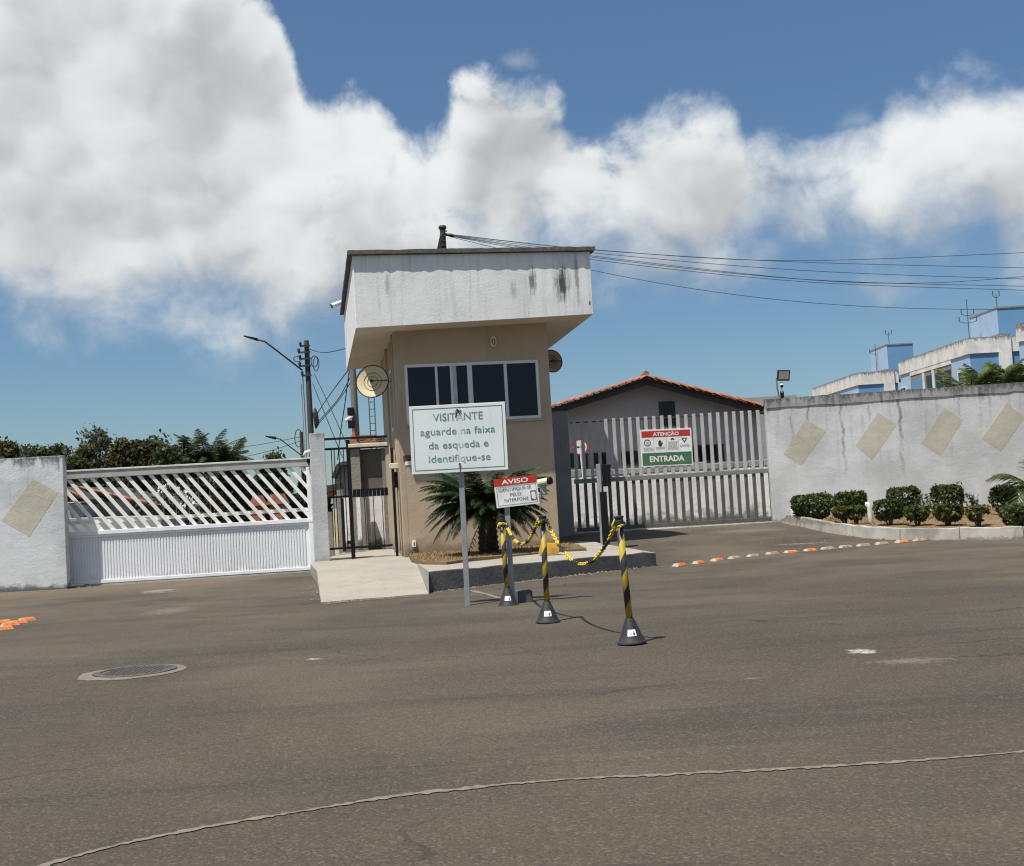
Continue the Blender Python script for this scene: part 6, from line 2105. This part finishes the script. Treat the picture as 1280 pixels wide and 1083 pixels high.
def tree(label, px, ytop, w, seed, Y=60, mat='leaftree', hfrac=.75, airy=0.0, n=1900, name='tree', leaf=.155):
    rnd = random.Random(seed)
    base = P(px, 600, Y); base.z = 0.03
    tp = P(px, ytop, Y)
    Ht = tp.z - base.z
    W_ = w * Y / FPX
    t = thing(name, label, 'tree', base)
    mb = MB()
    c0 = base + Vector((0, 0, Ht * (1 - hfrac)))
    mb.tube([base - Vector((0, 0, .1)), base + Vector((rnd.uniform(-.1, .1), 0, Ht * .3)), base + Vector((rnd.uniform(-.2, .2), 0, Ht * .62))], [.16, .12, .07], 7)
    limbs = []
    nl = 7
    for k in range(nl):
        a = rnd.uniform(0, math.tau); r_ = rnd.uniform(.35, .9) * W_ / 2
        e = Vector((base.x + math.cos(a) * r_, base.y + math.sin(a) * r_ * .8, base.z + Ht * rnd.uniform(1 - hfrac * .85, .93)))
        s_ = base + Vector((0, 0, Ht * rnd.uniform(.25, .55)))
        mb.tube([s_, s_.lerp(e, .5) + Vector((0, 0, .2)), e], [.07, .05, .02], 5); limbs.append(e)
    mb.build('trunk', M['trunk'], t)
    mb = MB(); pts = []
    ncl = 34; n = int(n * 2.3)
    cl = [(e, rnd.uniform(.16, .26) * max(W_, Ht * .5)) for e in limbs]
    cl.append((Vector((base.x + rnd.uniform(-.2, .2), base.y, tp.z - .12 * Ht)), .12 * max(W_, Ht * .5)))
    while len(cl) < ncl:
        a = rnd.uniform(0, math.tau); f = rnd.uniform(0, 1) ** .8
        rad_ = W_ / 2 * math.sqrt(max(.08, 1 - (abs(f - .45) / .6) ** 2)) * rnd.uniform(.45, 1)
        cl.append((Vector((base.x + math.cos(a) * rad_, base.y + math.sin(a) * rad_ * .8, base.z + Ht * (1 - hfrac + hfrac * f * .93))), rnd.uniform(.08, .17) * max(W_, Ht * .5)))
    for k in range(n):
        c, r_ = cl[k % len(cl)]
        d = Vector((rnd.gauss(0, 1), rnd.gauss(0, 1), rnd.gauss(0, .8)))
        d = d.normalized() * (abs(rnd.gauss(.75, .3))) * r_
        pts.append(c + d)
    if airy:
        pts = [p for p in pts if rnd.random() > airy]
    leaf_cloud(mb, pts, leaf, rnd, .2)
    mb.build('crown', M[mat], t)
    return t


tree('dark rounded tree at the far left, cut by the picture edge', 5, 545, 40, 41, mat='leaftree2', n=2200)
tree('tree standing just outside the left picture edge', -28, 548, 40, 61, n=1800)
tree('wide tree well outside the left picture edge', -70, 553, 46, 62, mat='leaftree2', n=1800)
tree('small pointed tree with a gap to its left, behind the left wall', 34, 557, 18, 42, mat='leaftree3', n=1100)
tree('low dome-shaped dark tree behind the left wall', 54, 559, 30, 43, n=1800)
tree('bushy tree rising over the right end of the left wall', 76, 552, 24, 44, n=1700)
tree('dense dark tree over the left end of the sliding gate', 93, 562, 34, 45, Y=57, n=2200)
tree('slim olive tree just left of the tall airy tree', 108, 551, 18, 46, Y=58, mat='leaftree2', n=1500)
tree('tall airy grey-green tree, highest of the left row', 126, 533, 36, 47, Y=62, mat='leaftree3', airy=.35, n=2300, leaf=.13)
tree('olive-brown tree right of the tall airy tree', 155, 549, 34, 48, Y=58, mat='leaftree2', n=2200)
tree('rounded olive tree left of the thin-topped tree', 176, 549, 26, 49, Y=59, mat='leaftree2', n=2000)
tree('tree with one thin wispy top beside the palms', 197, 545, 16, 50, Y=61, n=1300)
tree('broad low green tree between the thin-topped tree and the palms', 206, 561, 40, 51, Y=56, n=2200)
tree('small dark tree top above the right end of the sliding gate', 344, 566, 26, 52, Y=66, n=1300)
for i, (px, ytop, lab, L) in enumerate(((229, 557, 'leftmost windblown palm above the sliding gate', 1.7), (258, 561, 'middle palm above the sliding gate with fronds swept left', 1.9), (284, 564, 'rightmost low palm above the sliding gate', 1.5))):
    Y = 58
    c = P(px, ytop + 14, Y)
    palm('palm_tree', lab, 'palm', Vector((c.x, Y, .03)), c.z - .03, .16, L * .9, 34, 'leaftree', rnd, rise=(.0, 1.2), droop=(.6, 1.0), n_leaf=34, leaf_len=.5, leaf_w=.045)
# dense planting seen through the gate bars
for i, (px, ytop, w, Y, lab) in enumerate(((122, 588, 70, 44, 'dark shrub mass above the orange roof edge behind the gate bars'), (185, 585, 66, 43, 'dark shrub behind the white blossoms beyond the gate'), (240, 584, 62, 42, 'dark broad shrub in the middle of the gate view'),
                                           (293, 584, 62, 43, 'dark shrub left of the red hut roofs behind the gate'), (340, 583, 60, 44, 'dark shrub above the red hut roofs behind the gate'), (392, 592, 44, 45, 'shrub in the gap beside the white pillar behind the gate'),
                                           (268, 622, 40, 36, 'olive green low bush behind the gate bars'))):
    rnd2 = random.Random(70 + i)
    base = P(px, 650, Y); base.z = .03
    tp = P(px, ytop, Y); Ht = tp.z; W_ = w * Y / FPX
    t = thing('shrub', lab, 'shrub', base)
    pts = []
    for k in range(3000):
        a = rnd2.uniform(0, math.tau); f = rnd2.uniform(0, 1)
        rr = W_ * .56 * math.sqrt(max(.05, 1 - f ** 3)) * math.sqrt(rnd2.uniform(.15, 1))
        pts.append(base + Vector((math.cos(a) * rr, math.sin(a) * rr * .55, Ht * f * rnd2.uniform(.93, 1.0))))
    mb = MB(); leaf_cloud(mb, pts, .19, rnd2, .2); mb.build('foliage', M['leafdark' if i < 6 else 'leaftree2'], t)
    mb = MB()
    for k in range(5):
        e = base + Vector((rnd2.uniform(-.4, .4) * W_, 0, Ht * .7)); mb.tube([base - Vector((0, 0, .05)), e], [.05, .02], 5)
    mb.build('stem', M['trunk'], t)
# white blossom shrub
rnd2 = random.Random(90)
Y = 33.0
base = P(216, 650, Y); base.z = .03
t = thing('flowering_shrub', 'shrub with chains of white blossoms seen through the gate bars', 'shrub', base)
mb = MB(); tips = []
for (x0, y0), (x1, y1) in (((213, 606), (245, 632)), ((201, 609), (232, 635)), ((194, 617), (204, 615)), ((206, 632), (212, 633)), ((234, 614), (238, 615))):
    n_ = max(3, int(math.hypot(x1 - x0, y1 - y0) / 1.6))
    for k in range(n_):
        f = k / n_
        tips.append(P(x0 + (x1 - x0) * f + rnd2.uniform(-1, 1), y0 + (y1 - y0) * f + rnd2.uniform(-1.4, 1.4), Y + rnd2.uniform(-.1, .1)))
for tpp in tips[::4]:
    mb.tube([base, base.lerp(tpp, .6) + Vector((0, 0, .15)), tpp], [.025, .014, .006], 5)
mb.build('stem', M['trunk'], t)
for i, tpp in enumerate(tips):
    if i == 0:
        mb = MB(); leaf_cloud(mb, [Vector((rnd2.gauss(0, .025), rnd2.gauss(0, .02), rnd2.gauss(0, .018))) for _ in range(10)], .085, rnd2); fl = mb.build('blossom', M['petal'], t, world=False); o = fl
    else:
        o = inst(fl, t, name='blossom')
    o.location = tpp - base; o.rotation_euler = (rnd2.uniform(0, 3), rnd2.uniform(0, 3), rnd2.uniform(0, 3))
pts = [base + Vector((rnd2.gauss(0, .4), rnd2.gauss(0, .2), rnd2.uniform(.2, 2.0))) for _ in range(700)]
mb = MB(); leaf_cloud(mb, pts, .1, rnd2); mb.build('foliage', M['leafdark'], t)

# low houses behind the sliding gate
Yl = 34.0
def house_left(label, px0, px1, ytop0, ytop1, Y, roof, wallmat):
    a = P(px0, ytop0, Y); b = P(px1, ytop1, Y)
    t = thing('low_house', label, 'house', Vector(((a.x + b.x) / 2, Y, .03)))
    mb = MB(); mb.hexa([Vector((a.x, Y, 0)), Vector((b.x, Y, 0)), Vector((b.x, Y + 4, 0)), Vector((a.x, Y + 4, 0))], [a, b, b + Vector((0, 4, 0)), a + Vector((0, 4, 0))]); mb.build('wall', M[wallmat], t)
    if roof:
        q0, q1 = P(roof[0], roof[1], Y - .4), P(roof[2], roof[3], Y - .4)
        mb = MB(); nt_ = 11
        mb.hexa([q0 + Vector((0, .02, -.1)), q1 + Vector((0, .02, -.1)), q1 + Vector((0, 5, -.1)), q0 + Vector((0, 5, -.1))], [q0 + Vector((0, .02, -.03)), q1 + Vector((0, .02, -.03)), q1 + Vector((0, 5, -.03)), q0 + Vector((0, 5, -.03))])
        rf = fix_normals(mb.build('roof', M['darkwood'], t))
        for k in range(nt_):
            f0, f1 = k / nt_, (k + 1.1) / nt_
            mb = MB(); mb.tube([q0.lerp(q1, f0) + Vector((0, 0, .02)), q0.lerp(q1, min(1, f1)) + Vector((0, 0, -.01))], [.036, .045], 7); mb.build('roof_tile', M['terracotta'], rf, smooth=True)
    return t


house_left('low grey house with a sloping orange tile edge behind the sliding gate', 110.5, 162, 617, 625, Yl, (90, 607.5, 205, 633), 'greyhouse')
house_left('low grey yard wall block behind the lower left bars of the sliding gate', 70, 201, 649, 646, 30.5, None, 'greyhouse')
house_left('small white-eaved building at the left end behind the sliding gate', 74, 104, 628, 631, 32.5, (70, 607, 106, 623), 'greyhouse')
for px0, px1, y0, lab in ((313, 326, 618, 'small brick-red hut roof left of the other behind the gate'), (335, 354, 616, 'small brick-red hut roof nearer the white pillar behind the gate')):
    Y = 38
    a = P(px0, y0 + 15, Y); b = P(px1, y0 + 15, Y); z1 = P(px0, y0 + 2, Y).z
    t = thing('hut', lab, 'hut', Vector(((a.x + b.x) / 2, Y, .03)))
    mb = MB(); mb.box(a.x + .05, b.x - .05, Y, Y + .8, 0, a.z); mb.build('wall', M['brick'], t)
    mb = MB(); mc = (a.x + b.x) / 2
    q = [Vector((a.x - .05, Y - .1, a.z)), Vector((b.x + .05, Y - .1, a.z)), Vector((b.x - .12, Y - .1, z1)), Vector((a.x + .12, Y - .1, z1))]
    mb.prism(q, [p + Vector((0, 1, 0)) for p in q]); fix_normals(mb.build('roof', M['terracotta'], t))

# ================================================================== UTILITY POLES AND CABLES
Yp = 48.0
def pole(label, px_t, y_t, px_b, Y, r0, r1, mat='poledark', name='utility_pole'):
    tp = P(px_t, y_t, Y); b = Vector((tp.x, Y, .03))
    t = thing(name, label, 'utility pole', b)
    mb = MB(); mb.tube([b - Vector((0, 0, .2)), tp], [r0, r1], 12); mb.build('pole', M[mat], t)
    return t, tp


up1, tp1 = pole('dark concrete utility pole with a street lamp arm behind the white pillar', 383, 426, 388, Yp, .145, .1)
def pz(y):
    return P(383, y, Yp).z
# lamp arm and head
A0_ = P(378, 463, Yp - .15); A1_ = P(331, 427, Yp - 1.0); A2_ = P(322, 425, Yp - 1.1); A3_ = P(305, 420.5, Yp - 1.3)
mb = MB(); mb.tube([A0_, A1_, A2_], .035, 7); la = mb.build('lamp_arm', M['poledark'], up1, smooth=True)
mb = MB(); mb.hexa([A2_ + Vector((0, -.1, -.05)), A3_ + Vector((0, -.06, -.02)), A3_ + Vector((0, .06, -.02)), A2_ + Vector((0, .1, -.05))], [A2_ + Vector((0, -.1, .06)), A3_ + Vector((0, -.06, .03)), A3_ + Vector((0, .06, .03)), A2_ + Vector((0, .1, .06))]); fix_normals(mb.build('lamp_head', M['black'], la))
for y, l in ((433, .26), (441, .34), (449, .3), (458, .32), (470, .24)):
    mb = MB(); c = Vector((tp1.x, Yp - .14, pz(y))); mb.box(-l, .16, -.03, .03, -.035, .035, T=lambda q: q + c); mb.build('bracket', M['cable'], up1)
    mb = MB(); mb.lathe([(.03, 0), (.06, .02), (.05, .06), (.065, .09), (.03, .15), (.0, .15)], c + Vector((-l + .03, 0, .03)), 8); mb.build('insulator', M['cable'], up1)
for (cx_, cy_, rx_, ry_) in ((393, 452, 4.2, 7), (395, 455, 3.5, 9), (372, 449, 5, 3.2), (373, 548, 4.5, 11)):
    mb = MB(); mb.tube([P(cx_ + rx_ * math.cos(math.tau * k / 18), cy_ + ry_ * math.sin(math.tau * k / 18), Yp - .2) for k in range(19)], .018, 5, cap=False); mb.build('cable_coil', M['cable'], up1)
mb = MB(); a = P(394, 516, Yp - .2); b = P(396, 530, Yp - .2); mb.tube([a + Vector((0, 0, .2)), a, b, b - Vector((.05, 0, .2))], [.02, .11, .11, .02], 9); mb.build('splice_box', M['cable'], up1)
mb = MB(); a = Vector((tp1.x - .28, Yp - .05, pz(480))); mb.tube([a, Vector((a.x, a.y, 1))], .016, 6); mb.build('conduit', M['galv'], up1)
mb = MB(); a = Vector((tp1.x - .2, Yp - .1, pz(470))); mb.tube([a, Vector((a.x + .02, a.y, pz(540))), Vector((a.x - .05, a.y, 1))], .022, 6); mb.build('conduit', M['poleconc'], up1)
up2, tp2 = pole('smaller distant utility pole with a street lamp just left of the dark pole', 376.5, 540, 377, 80, .16, .12, 'poledark')
A0_ = P(376, 569, 79.8); A1_ = P(350, 549, 79); A2_ = P(345, 548, 79); A3_ = P(332, 545.5, 78.8)
mb = MB(); mb.tube([A0_, A1_, A2_], .045, 6); la = mb.build('lamp_arm', M['poledark'], up2)
mb = MB(); mb.tube([A2_, A3_], [.12, .05], 6); mb.build('lamp_head', M['black'], la)
up3, tp3 = pole('pale concrete pole rising behind the pedestrian gate under the canopy', 440.5, 455, 447, 36, .13, .1, 'poleconc', 'concrete_pole')
for y in (515, 531):
    mb = MB(); c = Vector((tp3.x - .1, 35.85, P(441, y, 36).z)); mb.box(-.1, .08, -.06, .06, -.12, .12, T=lambda q: q + c); mb.build('junction_box', M['black'], up3)
mb = MB(); c = P(438.5, 523, 35.85); mb.tube([c + Vector((.06, 0, .06)), c + Vector((-.16, -.05, -.07))], .05, 8); mb.build('small_lamp', M['white'], up3)
# lattice ladder mast
Ym = 60
lm = thing('lattice_mast', 'thin lattice mast behind the satellite dish', 'mast', Vector((P(466, 540, Ym).x, Ym, .03)))
la0, la1 = P(461, 470, Ym), P(467, 470, Ym)
zt_ = P(462, 462, Ym).z
dl = (P(464, 545, Ym).x - P(462, 497, Ym).x)
for x0_ in (P(463, 540, Ym).x, P(469.8, 540, Ym).x):
    mb = MB(); mb.tube([Vector((x0_, Ym, 0)), Vector((x0_, Ym, zt_))], .028, 5); mb.build('rail', M['wirefar'], lm)
z = 2.0; x0_ = P(463, 540, Ym).x; x1_ = P(469.8, 540, Ym).x
kk = 0
while z < zt_:
    mb = MB(); mb.tube([Vector((x0_, Ym, z)), Vector((x1_, Ym, z))], .02, 5); mb.build('rung', M['wirefar'], lm); z += .36
# mast with cables above the roof
Yt2 = 40.0
up4, tp4 = pole('utility pole with tangled cables rising behind the guardhouse roof', 553, 284, 556, Yt2, .15, .095, 'poledark')
mb = MB(); mb.lathe([(.12, 0), (.14, .05), (.12, .12), (.0, .14)], tp4 - Vector((0, 0, .08)), 10); mb.build('pole_cap', M['cable'], up4)
for i in range(5):
    z = tp4.z - .18 - i * .16
    mb = MB(); c = Vector((tp4.x, Yt2 - .15, z)); mb.box(-.06, .16 - .03 * i, -.02, .02, -.02, .02, T=lambda q: q + c); mb.build('bracket', M['cable'], up4)
rw2 = random.Random(4)
for i in range(8):
    a = Vector((tp4.x + rw2.uniform(-.12, .05), Yt2 - .15, tp4.z - rw2.uniform(.3, .6))); b = Vector((tp4.x - rw2.uniform(.15, .42), Yt2 - .1, tp4.z - 1.3))
    mb = MB(); mb.tube(catenary(a, b, rw2.uniform(-.05, .1), 6), .018, 5); mb.build('hanging_cable', M['cable'], up4)
anchor = P(562, 294, Yt2)
mb = MB(); mb.tube([Vector((tp4.x, Yt2, anchor.z + .05)), anchor, anchor + Vector((.12, 0, -.02))], [.03, .06, .05], 6); mb.build('clamp', M['cable'], up4)


def cable(label, pts, Y, r=.016, group=None, mat='cable'):
    """a hanging cable through measured points"""
    if isinstance(Y, (int, float)):
        Y = [Y] * len(pts)
    ps = [P(x, y, d) for (x, y), d in zip(pts, Y)]
    fine = []
    for i in range(len(ps) - 1):
        p0, p1, p2, p3 = ps[max(0, i - 1)], ps[i], ps[i + 1], ps[min(len(ps) - 1, i + 2)]
        for k in range(7):
            t = k / 7
            fine.append(0.5 * ((2 * p1) + (p2 - p0) * t + (2 * p0 - 5 * p1 + 4 * p2 - p3) * t * t + (3 * p1 - p0 - 3 * p2 + p3) * t ** 3))
    fine.append(ps[-1])
    mb = MB(); mb.tube(fine, r, 5)
    o = mb.build('cable', M[mat], loc=ps[0], smooth=True)
    return tag(o, label, 'cable', group)


gname = 'overhead cables right of the guardhouse'
for lab, pts in (('topmost overhead cable, dipping then rising to the right edge', [(562, 293), (740, 312), (980, 326), (1280, 316), (1420, 308)]),
                 ('second overhead cable from the top, running almost straight to the right', [(562, 293.5), (740, 312.5), (980, 327), (1280, 335), (1420, 338)]),
                 ('faint overhead cable between the second one and the sagging bundle', [(562, 294), (740, 316), (1000, 338), (1280, 349), (1420, 352)]),
                 ('upper cable of the sagging bundle that climbs at the right edge', [(562, 294.5), (740, 320), (1000, 349), (1150, 354), (1280, 346), (1420, 334)]),
                 ('upper flat cable of the sagging bundle', [(562, 295), (735, 321), (1000, 349), (1280, 358), (1420, 360)]),
                 ('lower flat cable of the sagging bundle', [(562, 295.5), (735, 324), (1000, 352), (1280, 363), (1420, 366)]),
                 ('lowest overhead cable, meeting the thin antenna at the right', [(562, 296), (740, 338), (900, 366), (1060, 382), (1240, 387), (1420, 382)])):
    cable(lab, pts, Yt2, .0105, gname, 'wirefar')
gl_ = 'cables between the left poles'
for lab, pts, Y in (('cable sagging from the top of the dark pole to the canopy', [(385, 436), (405, 441), (440, 434)], [48, 44, 36]),
                    ('cable from the dark pole falling steeply to the right, left one', [(391, 480), (407, 520), (424, 562), (428, 572)], [48, 45, 41, 40]),
                    ('cable from the dark pole falling steeply to the right, right one', [(393, 468), (413, 510), (430, 548), (440, 570)], [48, 45, 41, 40]),
                    ('cable climbing from the splice box to the pale pole', [(398, 530), (420, 505), (436, 482), (442, 470)], [48, 44, 39, 36]),
                    ('second cable climbing from the splice box just above the other', [(398, 527), (422, 500), (441, 466)], [48, 42, 36]),
                    ('cable dropping from the canopy past the pale pole', [(437, 460), (431, 505), (425, 545), (422, 575)], [36, 37, 38, 39]),
                    ('thin cable falling left from under the canopy', [(436, 462), (415, 490), (400, 512), (393, 525)], [36, 40, 45, 48])):
    cable(lab, pts, Y, .017, gl_)
for lab, pts in (('long cable from the distant pole to the left above the palms', [(376, 546), (330, 555), (280, 562), (180, 575)]), ('lower cable from the distant pole to the left', [(376, 551), (340, 563), (300, 572), (230, 584)])):
    cable(lab, pts, 78, .022, 'cables left of the distant pole', 'wirefar')

# ================================================================== GRIT: loose stones along kerbs and gates
def grit(name, label, spots, seed):
    rnd = random.Random(seed)
    mb = MB()
    for a, b, n, spread in spots:
        for _ in range(n):
            f = rnd.random(); p = a.lerp(b, f) + Vector((rnd.gauss(0, spread), rnd.gauss(0, spread), 0))
            r_ = rnd.choice((.006, .008, .01, .014, .02)) * rnd.uniform(.7, 1.2)
            z = H(p.x, p.y) + 0.004
            ang = rnd.uniform(0, 6)
            v = [Vector((p.x + math.cos(ang + math.tau * k / 5) * r_ * rnd.uniform(.7, 1.2), p.y + math.sin(ang + math.tau * k / 5) * r_ * rnd.uniform(.7, 1.2), z)) for k in range(5)]
            top_ = Vector((p.x + rnd.uniform(-.3, .3) * r_, p.y, z + r_ * rnd.uniform(.5, 1.1)))
            mb.add(v + [top_], [(k, (k + 1) % 5, 5) for k in range(5)])
    return stuff(mb.build(name, M['seam']), label)


grit('gravel', 'loose grit and small stones along the kerbs and gate sills', [
    (G(395, 722), G(401, 752), 160, .09), (G(405, 755), G(536, 744), 130, .05), (G(540, 741.5), G(818, 708), 260, .06), (G(90, 735), G(385, 716), 220, .12),
    (G(735, 668), G(955, 655), 200, .16), (G(985, 657), G(1080, 673), 180, .07), (G(1080, 674), G(1280, 675), 220, .06), (G(0, 742), G(80, 738), 90, .08), (G(980, 668), G(1030, 690), 40, .4)], 77)
